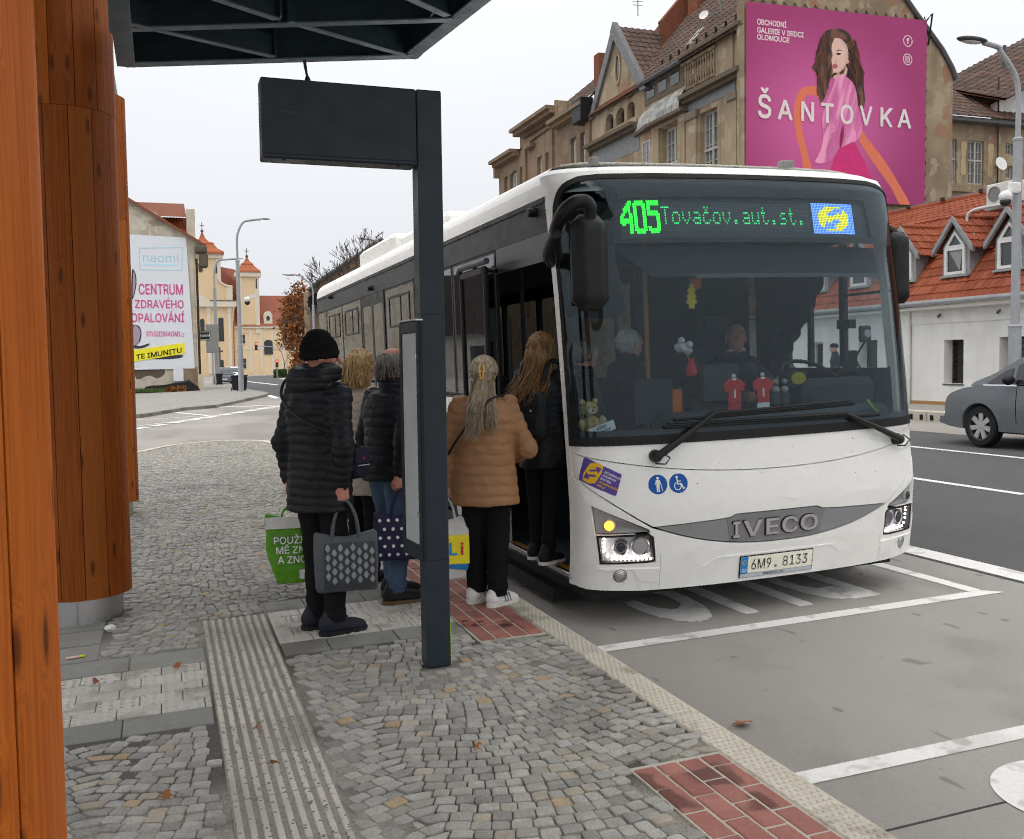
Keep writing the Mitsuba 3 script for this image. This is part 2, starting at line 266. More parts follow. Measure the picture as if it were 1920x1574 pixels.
def bx(x0, x1, y0, y1, z0, z1, b=0.0):
    """box from its limits, edges bevelled by b"""
    x0, x1 = min(x0, x1), max(x0, x1); y0, y1 = min(y0, y1), max(y0, y1); z0, z1 = min(z0, z1), max(z0, z1)
    if b <= 0:
        m = trimesh.creation.box((x1 - x0, y1 - y0, z1 - z0)); return TM(m.vertices + [(x0 + x1) / 2, (y0 + y1) / 2, (z0 + z1) / 2], m.faces)
    b = min(b, .45 * min(x1 - x0, y1 - y0, z1 - z0)); pts = []
    for sx in (0, 1):
        for sy in (0, 1):
            for sz in (0, 1):
                c = np.array([x1 if sx else x0, y1 if sy else y0, z1 if sz else z0]); d = np.array([-1 if sx else 1, -1 if sy else 1, -1 if sz else 1]) * b
                for k in range(3):
                    e = d.copy(); e[k] = 0; pts.append(c + e)
    return to_tm(m3.Manifold.hull_points(np.array(pts)))
def tube(pts, r, n=8, cap=True):
    pts = np.asarray(pts, float); r = np.broadcast_to(r, (len(pts),)); t = np.gradient(pts, axis=0); t /= np.linalg.norm(t, axis=1, keepdims=True) + 1e-12
    up = np.array([0, 0, 1.0]) if abs(t[0, 2]) < .9 else np.array([1.0, 0, 0]); a = np.cross(t[0], up); a /= np.linalg.norm(a); V = []
    for i in range(len(pts)):
        a = a - t[i] * (a @ t[i]); a /= np.linalg.norm(a) + 1e-12; b = np.cross(t[i], a); k = np.arange(n) * 2 * np.pi / n
        V.append(pts[i] + r[i] * (np.cos(k)[:, None] * a + np.sin(k)[:, None] * b))
    V = np.vstack(V); F = []
    for i in range(len(pts) - 1):
        for j in range(n):
            A, B, C, D = i * n + j, i * n + (j + 1) % n, (i + 1) * n + (j + 1) % n, (i + 1) * n + j; F += [(A, B, C), (A, C, D)]
    if cap:
        V = np.vstack([V, pts[:1], pts[-1:]]); q = len(pts) * n
        for j in range(n): F += [(q, (j + 1) % n, j), (q + 1, q - n + j, q - n + (j + 1) % n)]
    return TM(V, F)
def lathe(prof, n=24, cap=True):
    """profile [(r, z)] turned about z, closed with caps"""
    prof = np.asarray(prof, float); k = np.arange(n) * 2 * np.pi / n; V = np.vstack([np.stack([r * np.cos(k), r * np.sin(k), 0 * k + z], 1) for r, z in prof]); F = []
    for i in range(len(prof) - 1):
        for j in range(n):
            A, B, C, D = i * n + j, i * n + (j + 1) % n, (i + 1) * n + (j + 1) % n, (i + 1) * n + j; F += [(A, B, C), (A, C, D)]
    if not cap: return TM(V, F)
    V = np.vstack([V, [[0, 0, prof[0, 1]], [0, 0, prof[-1, 1]]]]); q = len(prof) * n
    for j in range(n): F += [(q, (j + 1) % n, j), (q + 1, q - n + j, q - n + (j + 1) % n)]
    return TM(V, F)
def ball(x, y, z, r, n=2, sx=1, sy=1, sz=1):
    m = trimesh.creation.icosphere(n, r); return TM(m.vertices * [sx, sy, sz] + [x, y, z], m.faces)
def prism(poly, t0, t1):
    """shapely polygon (holes allowed) extruded from t0 to t1 along z"""
    ms = []
    for g in getattr(poly, 'geoms', [poly]):
        if g.is_empty or g.area < 1e-9: continue
        m = trimesh.creation.extrude_polygon(g, t1 - t0, engine='earcut'); ms.append(TM(m.vertices + [0, 0, t0], m.faces))
    return cat(ms)
def upright(m, axis='x'):
    """a mesh drawn in (u, v, t) stood upright: axis 'y': u->x, v->z, t->-y (faces -y); axis 'x': u->-y, v->z, t->-x (faces -x)"""
    m = to_tm(m); u, v, t = m.vertices.T
    return TM(np.stack([u, -t, v], 1) if axis == 'y' else np.stack([-t, -u, v], 1), m.faces)
def poly(*p): return Polygon(p)
def text(s, h, depth=.003, bold=False, center=True):
    m = meshkit.text_mesh(s, h, depth, bold); v = np.array(m.vertices)
    if center: v[:, 0] -= (v[:, 0].min() + v[:, 0].max()) / 2
    return TM(v, m.faces)
def smooth_curve(pts, n=6, closed=True):
    pts = np.asarray(pts, float); N = len(pts); out = []
    for i in range(N if closed else N - 1):
        p0, p1, p2, p3 = [pts[(i + k) % N] if closed else pts[min(max(i + k, 0), N - 1)] for k in (-1, 0, 1, 2)]
        for t in np.linspace(0, 1, n, endpoint=False):
            out.append(.5 * ((2 * p1) + (-p0 + p2) * t + (2 * p0 - 5 * p1 + 4 * p2 - p3) * t * t + (-p0 + 3 * p1 - 3 * p2 + p3) * t ** 3))
    if not closed: out.append(pts[-1])
    return np.array(out)
def blob(pts, n=5): return Polygon(smooth_curve(pts, n)).buffer(0)
def refined(mani, L): return to_tm(mani.refine_to_length(L))
def manifold_of(m):
    m = to_tm(m); m = trimesh.Trimesh(m.vertices, m.faces, process=True); return m3.Manifold(m3.Mesh(np.asarray(m.vertices, np.float32), np.asarray(m.faces, np.uint32)))
def fit(s, u0, u1, v0, v1, depth=.003, bold=False):
    m = text(s, 1.0, depth, bold, False); lo, hi = m.vertices.min(0), m.vertices.max(0); return TM((m.vertices - lo) / [hi[0] - lo[0], hi[1] - lo[1], 1] * [u1 - u0, v1 - v0, 1] + [u0, v0, 0], m.faces)

# ================================================================== GROUND (street frame: x across towards the road, y along the bus, z up)
ROAD = -0.16
def flat(poly_, z): return prism(poly_, z - .02, z) if False else sheet_flat(poly_, z)
def sheet_flat(pl, z):
    ms = []
    for g in getattr(pl, 'geoms', [pl]):
        if g.area < 1e-9: continue
        v, f = trimesh.creation.triangulate_polygon(g, engine='earcut'); m = TM(np.c_[v, np.full(len(v), z)], f)
        if m.face_normals[:, 2].mean() < 0: m = TM(m.vertices, m.faces[:, ::-1])
        ms.append(m)
    return cat(ms)
structure('ground', sheet_flat(sbox(-700, -400, 700, 900), ROAD - .012), 'road_grey', fr=GF)
structure('bus_bay', sheet_flat(sbox(2.15, -6, 5.74, 24), ROAD), 'concrete', fr=GF)
structure('road', sheet_flat(sbox(5.775, -60, 13.85, 60), ROAD - .004), 'asphalt', fr=GF)
structure('side_street', sheet_flat(Polygon([(5.75, 54.9), (5.72, 66), (6.3, 97), (7.2, 130), (8, 170), (60, 170), (14, 130), (11, 88), (9.3, 60), (12, 60.01), (9.3, 54)]).buffer(0), ROAD - .007), 'asphalt', fr=GF)
structure('slab_joint', cat([bx(2.19, 5.7, 2.838, 2.85, ROAD - .01, ROAD + .0015), bx(5.745, 5.772, -6, 24, ROAD - .02, ROAD - .002)]), 'paint', fr=GF, pal_='joint_dark')
# painted markings, each 4 mm thick film on the road
def marking(pl, lab, z=ROAD + .004, tone=1.0): return single('road_marking', sheet_flat(pl, z), lab, 'road marking', 'marking', fr=GF, uv=(0, tone))
marking(Polygon([(2.30, 5.245), (5.44, 5.245), (5.33, 5.365), (2.30, 5.365)]), 'white stop line across the front of the bus bay, just ahead of the bus')
marking(sbox(5.24, 5.369, 5.35, 20), 'white bay line running back along the far side of the bus')
marking(sbox(2.26, 3.27, 5.7, 3.385), 'wide white line across the concrete lane in the lower right corner')
marking(Point(3.26, 2.78).buffer(.32, 32), 'white painted disc on the concrete at the right edge of the picture')
marking(sbox(5.80, -4, 6.03, 40), 'wide white line between grey concrete and dark asphalt', ROAD)
for k, (a, b) in enumerate([(-4, 24), (8.45, 14), (17, 23)]):
    x = 11.75 if k == 0 else 9.05
    marking(sbox(x - .06, a, x + .06, b), ['long thin white lane line beside the grey car', 'thin white lane dash right of the bus headlight', 'thin white lane dash hidden mostly behind the bus'][k], ROAD)
m = text('BUS', 1.0, .002, True); ext = m.vertices.max(0) - m.vertices.min(0); v = (m.vertices - [0, m.vertices[:, 1].min(), 0]) * [1.72 / ext[0], 2.3 / ext[1], 1]
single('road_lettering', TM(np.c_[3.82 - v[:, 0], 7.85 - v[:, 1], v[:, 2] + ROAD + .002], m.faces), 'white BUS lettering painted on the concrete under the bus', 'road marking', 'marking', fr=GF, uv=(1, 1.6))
def strip(a, b, w):
    a, b = np.array(a, float), np.array(b, float); d = (b - a) / np.linalg.norm(b - a); n = np.array([-d[1], d[0]]) * w / 2; return Polygon([a - n, b - n, b + n, a + n])
marking(unary_union([strip((-4, 29.8), (.49, 35.0), .2), strip((.49, 35.0), (9, 52.5), .2)]), 'long white line crossing the far side road behind the cobbled island', ROAD)
dash = []
for k in range(16):
    q = np.array([-3.3 + .93 * k * .62, 27.2 + k * 1.82 * .62]); dash.append(strip(q, q + np.array([.38, .75]), .42))
marking(unary_union(dash), 'row of short white dashes beside the long line of the side road', ROAD)
marking(strip((.40, 41.9), (1.55, 37.6), .2), 'short slanting white line on the side road before the white house', ROAD)
marking(strip((-4, 37.2), (1.47, 37.68), .16), 'thin white line along the parking strip before the white house', ROAD)
marking(strip((2.1, 45.2), (4.55, 44.2), .5), 'pale worn white line near the far pavement corner', ROAD)
marking(strip((8.58, 130), (9.36, 88), .35), 'white edge line of the street before the church', ROAD)
marking(strip((5.75, 59.5), (5.6, 53), .35), 'white line at the mouth of the street leading to the church', ROAD)

# far pavement before the white house
fp = Polygon([(-30, 36), (-.9, 39.3), (.64, 43.7), (1.98, 44.8), (3.68, 50.9), (5.29, 57), (5.71, 60), (5.71, 66.8), (5.7, 87), (6.3, 105), (7.1, 128), (-30, 128)])
structure('far_pavement', prism(fp, ROAD - .05, ROAD + .12), 'cobble', fr=GF, uv=(.6, .3))
kerbline = [(-8, 38), (-.9, 39.3), (.64, 43.7), (1.98, 44.8), (3.68, 50.9), (5.29, 57), (5.71, 60), (5.71, 66.8)]
kb = [strip(a, b, .3) for a, b in zip(kerbline[:-1], kerbline[1:])]
structure('far_kerb', prism(unary_union(kb), ROAD - .05, ROAD + .125), 'paver', fr=GF, uv=(1, .2))
# pavement in front of the houses on the right, rising to the house wall
fr_pav = TM([(15.9, -20, .055), (17.4, -20, .13), (17.4, 60, .13), (15.9, 60, .055)], [(0, 1, 2), (0, 2, 3)])
structure('house_pavement', fr_pav, 'paver', fr=GF, uv=(1, .2))
for k in range(14):
    y = 8 + k * 1.02
    put('kerb_stone', bx(15.62, 15.9, y, y + 1.0, ROAD - .05, .055, .015), 'paver', fr=GF, parent='house_pavement', uv=(2, rng.uniform(-.5, .3)), smooth=False)
structure('parking_strip', sheet_flat(sbox(13.85, -20, 15.63, 60), ROAD - .002), 'road_grey', fr=GF)
drain = [bx(15.60, 15.623, 12 + k * .31, 12.08 + k * .31, -.13, -.02) for k in range(26)]
for k, d_ in enumerate(drain): put('drain_slot', d_, 'paint', fr=GF, parent='house_pavement', pal_='black_matt')

# ------------------------------------------------------------------ the platform: kerb, cobbles, slabs, tactile strips
ISL = Polygon([(-5, 0), (2.02, 0), (2.02, 19.8), (2.0, 20.8), (1.8, 21.7), (1.4, 22.2), (.95, 22.4), (.17, 22.0), (-.5, 20.6), (-1.5, 18.4), (-3, 16), (-5, 14)])
structure('pavement', prism(ISL, ROAD - .03, -.030), 'joint_sand', fr=GF)
def sandy(x, y):
    q = np.stack([x * .9 + 3, y * .9, 0 * x], -1)
    return meshkit.fbm(q, 3, seed=1)
def sand_amount(x, y):
    left = np.clip((.35 - x) / .5, 0, 1) * np.clip((5.4 - y) / 1.0, 0, 1) * .55
    spot = .85 * np.exp(-(((x - 1.45) / .55) ** 2 + ((y - 4.75) / .35) ** 2)) + .8 * np.exp(-(((x + .2) / .35) ** 2 + ((y - 6.3) / .5) ** 2)) + .7 * np.exp(-(((x - .62) / .16) ** 2 + ((y - 3.3) / 1.4) ** 2))
    return np.clip(left + spot, 0, 1.1)
gx, gy = np.meshgrid(np.arange(-2.4, 2.03, .026), np.arange(1.6, 8.0, .026))
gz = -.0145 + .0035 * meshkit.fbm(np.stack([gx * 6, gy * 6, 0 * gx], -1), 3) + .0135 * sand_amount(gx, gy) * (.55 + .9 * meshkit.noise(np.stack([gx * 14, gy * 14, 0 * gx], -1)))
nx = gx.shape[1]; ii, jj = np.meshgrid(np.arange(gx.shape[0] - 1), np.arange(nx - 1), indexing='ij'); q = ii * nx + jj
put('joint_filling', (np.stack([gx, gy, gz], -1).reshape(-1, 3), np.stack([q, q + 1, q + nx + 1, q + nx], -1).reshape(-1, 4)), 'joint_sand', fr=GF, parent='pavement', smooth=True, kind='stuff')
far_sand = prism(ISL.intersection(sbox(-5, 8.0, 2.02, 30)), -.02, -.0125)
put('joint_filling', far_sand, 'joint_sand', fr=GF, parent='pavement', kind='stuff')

keepout = unary_union([sbox(.135, 0, .545, 6.56), sbox(.54, 5.52, 1.63, 6.84), sbox(1.61, 5.27, 2.02, 8.7), sbox(1.615, 0, 2.02, 3.38), sbox(-3, 4.61, .14, 5.91), sbox(-1.2, 5.9, -.43, 7.0),
                       Point(-.58, 7.0).buffer(.22), sbox(1.21, 4.89, 1.34, 5.01)])
from shapely import prepared, points as shp_points, contains_xy
area = ISL.buffer(-.012)
S, WD, HH = .070, 1.16, .155
def arc(x):
    q = ((x + .35) / WD) % 1.0; return -HH * (1 - (2 * q - 1) ** 2)
def arcm(x):
    q = ((x + .35) / WD) % 1.0; return HH * 2 * (2 * q - 1) * 2 / WD
V4 = []
for k in range(int((22.8 - 1.6 + 2 * HH) / S) + 4):
    y0 = 1.6 + k * S; x = -3.4 + rng.uniform(0, .1)
    xs = [x]
    while x < 2.1: x += rng.uniform(.058, .082); xs.append(x)
    xs = np.array(xs); ml = np.clip(arcm(xs), -.6, .6); xt = xs - ml * S / (1 + ml * ml)
    lo = np.stack([xs, y0 + arc(xs)], 1); hi = np.stack([xt, y0 + S + arc(xt)], 1)
    V4.append(np.stack([lo[:-1], lo[1:], hi[1:], hi[:-1]], 1))
V4 = np.vstack(V4) + rng.normal(0, .0016, (len(np.vstack(V4)), 4, 2))
cen = V4.mean(1); ok = contains_xy(area, cen[:, 0], cen[:, 1]) & ~contains_xy(keepout.buffer(.028), cen[:, 0], cen[:, 1]) & (cen[:, 1] > 1.7)
V4, cen = V4[ok], cen[ok]
def cobbles(V4, cen):
    n = len(V4); d = V4 - cen[:, None]; d *= (1 - rng.uniform(.035, .085, (n, 1, 1)))
    A, B = d, np.roll(d, -1, 1); c = rng.uniform(.07, .19, (n, 4, 1))
    ring = np.stack([A + (B - A) * c, B + (A - B) * rng.uniform(.07, .19, (n, 4, 1))], 2).reshape(n, 8, 2)
    top = rng.normal(0, .0028, (n, 1)); tilt = rng.normal(0, .03, (n, 1, 2))
    def level(sc, z): xy = ring * sc; return np.concatenate([xy + cen[:, None], (z + top + (xy * tilt).sum(-1))[..., None]], -1)
    L = np.concatenate([level(1.0, -.028), level(1.0, -.0075), level(.955, -.0022), level(.80, .0004)], 1)
    mid = np.concatenate([cen, top + .0012], 1)[:, None]
    V = np.concatenate([L, mid], 1); F = []
    for r in range(3):
        for j in range(8):
            a, b, c2, d2 = r * 8 + j, r * 8 + (j + 1) % 8, (r + 1) * 8 + (j + 1) % 8, (r + 1) * 8 + j; F += [(a, b, c2), (a, c2, d2)]
    F += [(24 + j, 24 + (j + 1) % 8, 32) for j in range(8)]
    return V, np.array(F)
CV, CF = cobbles(V4, cen); tones = np.stack([rng.random(len(cen)), rng.random(len(cen))], 1)
cr = CAM_R.T @ (np.c_[cen, 0 * cen[:, 0]] @ RW.T - CAM_P).T; inview = (np.abs(cr[0] / -cr[2]) < .53) & (np.abs(cr[1] / -cr[2]) < .44) & (cr[2] < 0)
order = np.argsort(np.where(inview, -cr[2], 1e3) + np.where(cen[:, 0] < -.35, 1e3, 0)); near = order[:300]; rest = order[300:]
for i in near: put('cobblestone', (CV[i], CF), 'cobble', fr=GF, parent='pavement', smooth=32, uv=tuple(tones[i]))
vr = CV[rest].reshape(-1, 3); frr = (CF[None] + (np.arange(len(rest)) * 33)[:, None, None]).reshape(-1, 3)
put('cobblestones', (vr, frr), 'cobble', fr=GF, parent='pavement', smooth=True, uv=np.repeat(tones[rest], 33, 0), kind='stuff')

def tile(name, x0, x1, y0, y1, m_, uv, gap=.003, top=0.0, b=.004, dz=.0012):
    z = top + rng.normal(0, dz)
    return put(name, bx(x0 + gap, x1 - gap, y0 + gap, y1 - gap, -.05, z, b), m_, fr=GF, parent='pavement', uv=uv)
# ribbed guide strip
for k in range(13):
    y0, y1 = 6.53 - (k + 1) * .4, 6.53 - k * .4
    if y1 < 1.4: break
    t = rng.uniform(-.5, .5); s_ = put('guide_slab', bx(.143, .537, y0 + .002, y1 - .002, -.05, -.0045, .002), 'groove', fr=GF, parent='pavement', uv=(0, 0))
    for j in range(9):
        x = .162 + j * .0442; prof = Polygon([(x - .0135, -.006), (x - .0095, .0015), (x + .0095, .0015), (x + .0135, -.006)]); m = prism(prof, y0 + .004, y1 - .004)
        put('rib', TM(m.vertices[:, [0, 2, 1]], m.faces[:, ::-1]), 'terrazzo', fr=GF, parent=s_, uv=(0, t + rng.uniform(-.15, .15)))
# pale paver bands with grey edging slabs, right and left of the guide strip
def band(x0, x1, ya, yb, yc, yd, w, rows, L):
    for (p0, p1) in ((ya, yb), (yc, yd)):
        x = x1
        while x > x0 + .05:
            xn = max(x - w, x0); tile('edging_slab', xn, x, p0, p1, 'paver', (1, rng.uniform(-.8, .8))); x = xn
    h = (yc - yb) / rows
    for r in range(rows):
        x = x0 - (L / 2 if r % 2 else 0)
        while x < x1 - .02:
            a, b2 = max(x, x0), min(x + L, x1)
            if b2 - a > .03: tile('pale_paver', a, b2, yb + r * h, yb + (r + 1) * h, 'paver', (0, rng.uniform(-.5, .5)), .0025)
            x += L
band(.55, 1.61, 5.53, 5.775, 6.54, 6.83, .40, 5, .2)
band(-2.9, .132, 4.62, 4.855, 5.62, 5.90, .40, 5, .2)
for k in range(3): tile('edging_slab', -.86, -.44, 5.93 + k * .36, 6.27 + k * .36, 'paver', (1, rng.uniform(-.6, .6)))
nubs = []
for y0, y1, x0, x1 in ((5.78, 6.535, .56, 1.6), (4.86, 5.615, -1.4, .125)):
    for x in np.arange(x0 + .02, x1, .05):
        for y in np.arange(y0 + .02, y1, .05): nubs.append(mv(lathe([(.011, -.002), (.008, .003), (.003, .004)], 6), x, y, .0005))
put('paver_nubs', nubs, 'paver', fr=GF, parent='pavement', smooth=True, uv=(0, 0), kind='stuff')
# red clay pavers beside the kerb
put('red_paver_bed', cat([bx(1.615, 2.02, 5.27, 8.7, -.05, -.0045), bx(1.62, 2.02, 0, 3.39, -.05, -.0045)]), 'paver', fr=GF, parent='pavement', uv=(2, -.6))
for ya, yb in ((5.29, 8.68), (1.5, 3.37)):
    for c in range(4):
        x0 = 1.622 + c * .0985; y = yb
        if c % 2: y = yb + .1
        while y > ya:
            a, b2 = max(y - .2, ya), min(y, yb)
            if b2 - a > .03: tile('red_paver', x0, x0 + .0985, a, b2, 'red_paver', (1.0 if ya < 3 else .25, rng.uniform(-.5, .5)), .0055, top=.0)
            y -= .2
# cream kerb with nubs
for k in range(20):
    y0 = 19.8 - (k + 1); base = bx(2.022, 2.177, y0 + .003, y0 + .997, ROAD - .05, .0, .008)
    ms = [base]
    if y0 < 12:
        for a in range(5):
            for b2 in range(28 if y0 < 9 else 14):
                st_ = 1 / (28 if y0 < 9 else 14); ms.append(mv(lathe([(.0125, -.001), (.009, .0045), (.004, .0058)], 6), 2.036 + a * .0265 + (.0132 if b2 % 2 else 0), y0 + (b2 + .5) * st_, 0))
    put('kerb_stone', ms, 'paver', fr=GF, parent='pavement', uv=(2, rng.uniform(-.5, .4)))
arcp = smooth_curve([(2.1, 19.8), (2.07, 20.9), (1.9, 21.75), (1.45, 22.28), (.95, 22.5), (.12, 22.12), (-.6, 20.7), (-1.6, 18.5), (-3.1, 16.1), (-5.1, 14.1)], 6, False)
for k in range(len(arcp) - 1):
    put('kerb_stone', prism(strip(arcp[k], arcp[k] + (arcp[k + 1] - arcp[k]) * .985, .14), ROAD - .05, -.002), 'paver', fr=GF, parent='pavement', uv=(2, rng.uniform(-.5, .4)))

# ------------------------------------------------------------------ litter and leaves
def leafshape(L=.09):
    o = [(0, -.55), (.12, -.25), (.42, -.38), (.30, -.08), (.55, .12), (.22, .16), (.26, .42), (.07, .30), (0, .62), (-.08, .30), (-.28, .40), (-.22, .15), (-.52, .1), (-.3, -.08), (-.4, -.36), (-.1, -.24)]
    m = prism(Polygon(o), 0, .012); v = m.vertices * L; v[:, 2] += .012 * np.sin(v[:, 0] / L * 4) + .01 * np.cos(v[:, 1] / L * 3) + .012
    return cat([TM(v, m.faces), tube([(0, -.5 * L, .012), (.1 * L, -.9 * L, .02), (.12 * L, -1.25 * L, .01)], .0016, 5)])
for x, y, z, L, lab in [(2.47, 3.92, ROAD, .10, 'small brown leaf lying on the grey concrete lane right of the kerb'), (1.86, 5.52, .002, .12, 'brown maple leaf on the red pavers below the white trainers'), (1.70, 5.60, .002, .09, 'brown leaf on the red pavers beside the sign post foot'),
                        (1.62, 5.66, .002, .08, 'crumpled leaf at the corner of the red pavers by the post'), (-.08, 3.85, .002, .045, 'small orange leaf on the sandy cobbles left of the guide strip'), (.30, 4.42, .006, .04, 'small red leaf on the ribbed guide strip, the upper one'),
                        (.33, 3.98, .006, .045, 'small red leaf on the ribbed guide strip, lower down'), (1.13, 3.80, .003, .04, 'tiny orange leaf on the cobbles in the middle foreground'), (-.02, 5.53, .003, .05, 'dark leaf on the pale pavers near the guide strip'), (-.42, 5.45, .003, .04, 'small tan leaf on the pale pavers near the wooden column')]:
    single('fallen_leaf', leafshape(L), lab, 'leaf', 'leaf', fr=lambda v, b=frame(x, y, z, rng.uniform(0, 6)): b(v), smooth=40, uv=(0, rng.uniform(.1, .9)), group='fallen leaves')
v = trimesh.creation.icosphere(2, .03); pv = v.vertices * [1.2, .8, .7] * (1 + .5 * (meshkit.noise(v.vertices * 60)[:, None] - .5))
single('paper_scrap', TM(pv, v.faces), 'crumpled white paper scrap on the cobbles by the column foot', 'litter', fr=frame(-.40, 6.55, .02), pal_='white')
wr = cat([bx(-.09, .03, -.018, .018, 0, .006), ])
k = single('sweet_wrapper', bx(-.05, .02, -.014, .014, 0, .008, .002), 'pink and yellow sweet wrapper lying by the wooden column', 'litter', fr=frame(-.56, 6.02, .003, .25), pal_='ad_skin')
put('yellow_end', bx(.021, .05, -.011, .011, 0, .009, .002), fr=frame(-.56, 6.02, .003, .25), parent=k, pal_='bright_yellow', label='yellow end of the wrapper')
# oil and water stains are in the concrete's material

# ================================================================== BUS SHELTER (round timber columns, steel canopy) AND INFORMATION POST
def wooden_column(x, y, lab, bright=0, r=.325, z0=.17, z1=4.6, joint=3.27, n=14, sa=None):  # bright: planks take the lit tone painted into the wood
    t = thing('wooden_column', lab, 'column', 'timber columns of the shelter'); F = frame(x, y)
    put('steel_base', lathe([(r - .06, -.05), (r - .06, z0 + .02)], 48), 'brushed', fr=F, parent=t, smooth=40)
    put('base_weld', bx(-.004, .004, -(r - .056), -(r - .07), 0, z0, 0), 'chrome', fr=F, parent=t)
    put('core', lathe([(r - .03, z0 + .003), (r - .03, z1)], 24), fr=F, parent=t, pal_='brick_dark')
    for part, (a0, a1) in enumerate(((z0, joint - .0015), (joint + .0015, z1))):
        off = rng.uniform(0, 6.28)
        for k in range(n):
            w = 2 * math.pi / n; th0, th1 = off + k * w, off + (k + 1) * w; g = .0022 / r; ths = np.linspace(th0 + g, th1 - g, 7)
            ro = np.full(7, r) + rng.normal(0, .0012); ro[[0, -1]] -= .003
            ring_o = np.stack([ro * np.cos(ths), ro * np.sin(ths)], 1); ring_i = np.stack([(r - .04) * np.cos(ths), (r - .04) * np.sin(ths)], 1)[::-1]
            m = prism(Polygon(np.vstack([ring_o, ring_i])), a0, a1); ang = np.unwrap(np.r_[th0, np.arctan2(m.vertices[:, 1], m.vertices[:, 0])])[1:]
            ang = th0 + ((np.arctan2(m.vertices[:, 1], m.vertices[:, 0]) - th0 + .5) % (2 * math.pi)) - .5
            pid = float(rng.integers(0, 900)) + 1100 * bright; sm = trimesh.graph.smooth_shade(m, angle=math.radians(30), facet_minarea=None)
            angs = th0 + ((np.arctan2(sm.vertices[:, 1], sm.vertices[:, 0]) - th0 + .5) % (2 * math.pi)) - .5
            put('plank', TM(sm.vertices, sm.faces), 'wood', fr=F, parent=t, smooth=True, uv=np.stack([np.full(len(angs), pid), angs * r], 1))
    return t
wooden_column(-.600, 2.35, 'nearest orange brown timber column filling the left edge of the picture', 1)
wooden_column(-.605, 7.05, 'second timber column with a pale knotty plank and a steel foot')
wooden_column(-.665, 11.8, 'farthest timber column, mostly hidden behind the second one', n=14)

# canopy: steel grid rising towards the road, world coordinates
cn = thing('shelter_canopy', 'dark steel bus shelter canopy with crossing beams, seen from below', 'shelter roof')
def beam(a, b, h=.20, w=.07, name='beam', fl=.085):
    a, b = np.array(a, float), np.array(b, float); d = b - a; L = np.linalg.norm(d); d /= L; s = np.cross(d, [0, 0, 1]); s /= np.linalg.norm(s); u = np.cross(s, d)
    def blk(w0, z0, z1):
        m = bx(0, L, -w0 / 2, w0 / 2, z0, z1, .004); return TM(m.vertices @ np.stack([d, s, u]) + a, m.faces)
    k = put(name, blk(.022, .012, h), parent=cn, pal_='steel_teal'); put('flange', blk(w, 0, .0119), parent=k, pal_='steel_teal', tone=.9)
    return k
def cz(x): return 3.55 + (x + .2) * .137
def cp(x, y): return (x, y, cz(x))
beam(cp(-.2, 6.82), cp(1.765, 6.957), .24, .11); beam(cp(-.2, 6.13), cp(1.78, 6.18), .22, .085); beam(cp(-.2, 5.26), cp(1.91, 5.40)); beam(cp(-.2, 4.46), cp(2.04, 4.6)); beam(cp(-.2, 3.6), cp(2.17, 3.75))
beam(cp(1.685, 6.99), cp(2.27, 3.1), .238, .112)
for a, b in [((-.16, 6.03), (.72, 6.80)), ((.73, 6.1), (1.62, 6.9)), ((-.06, 5.32), (.66, 6.05)), ((1.02, 5.38), (1.72, 6.1)), ((.1, 4.5), (.9, 5.2)), ((1.2, 4.6), (1.85, 5.3))]:
    beam(cp(*a), cp(*b), .15, .06, 'diagonal_brace')
for a in [(.73, 6.82), (1.62, 6.1), (.68, 6.06), (-.16, 6.7), (1.70, 6.9)]:
    x, y = a; put('stiffener', bx(x - .006, x + .006, y - .06, y + .06, cz(x) + .01, cz(x) + .21), parent=cn, pal_='steel_teal', tone=.5)
dk = [(-.26, 6.86), (1.82, 7.06), (2.46, 2.6), (-.26, 2.6)]
dv = np.array([(x, y, cz(x) + .23) for x, y in dk] + [(x, y, cz(x) + .27) for x, y in dk])
xs_ = np.linspace(-.26, 2.50, 5)
for i in range(4):
    for j in range(5):
        ys = np.linspace(2.6, 7.1, 6); q = sbox(xs_[i] + .0006, ys[j] + .0006, xs_[i + 1] - .0006, ys[j + 1] - .0006).intersection(Polygon(dk))
        if q.area > 1e-4:
            m = prism(q, 0, .04); m = TM(m.vertices + np.c_[0 * m.vertices[:, :2], cz(m.vertices[:, 0]) + .235], m.faces); put('roof_panel', m, parent=cn, pal_='deck_teal', tone=rng.uniform(-.2, .3))
beam(cp(-.2, 6.86), cp(-.2, 2.6), .24, .11, 'edge_beam')
put('unseen_roof', bx(-3.8, -.47, -1.5, 13.5, 4.605, 4.85, .02), parent=cn, pal_='deck_teal'); put('unseen_fascia', bx(-.469, -.44, -1.5, 13.5, 4.58, 4.88, .01), parent=cn, pal_='steel_teal')  # unseen roof slab and edge added overhead, keep the columns shaded
# lamp bracket on the column head
sp = thing('shelter_spotlight', 'small dark spotlight fixed under the canopy beside the column', 'lamp')
put('bracket', bx(-.245, -.165, 6.44, 6.50, 3.58, 3.76, .006), parent=sp, pal_='steel_teal', tone=.5); put('lamp_body', mv(lathe([(.055, 0), (.062, .02), (.062, .22), (.05, .24)], 16), -.215, 6.35, 3.60), parent=sp, smooth=40, pal_='steel_teal', tone=.7)
put('lens', mv(lathe([(.045, 0), (.045, .005)], 16), -.215, 6.35, 3.594), parent=sp, smooth=40, pal_='orange')

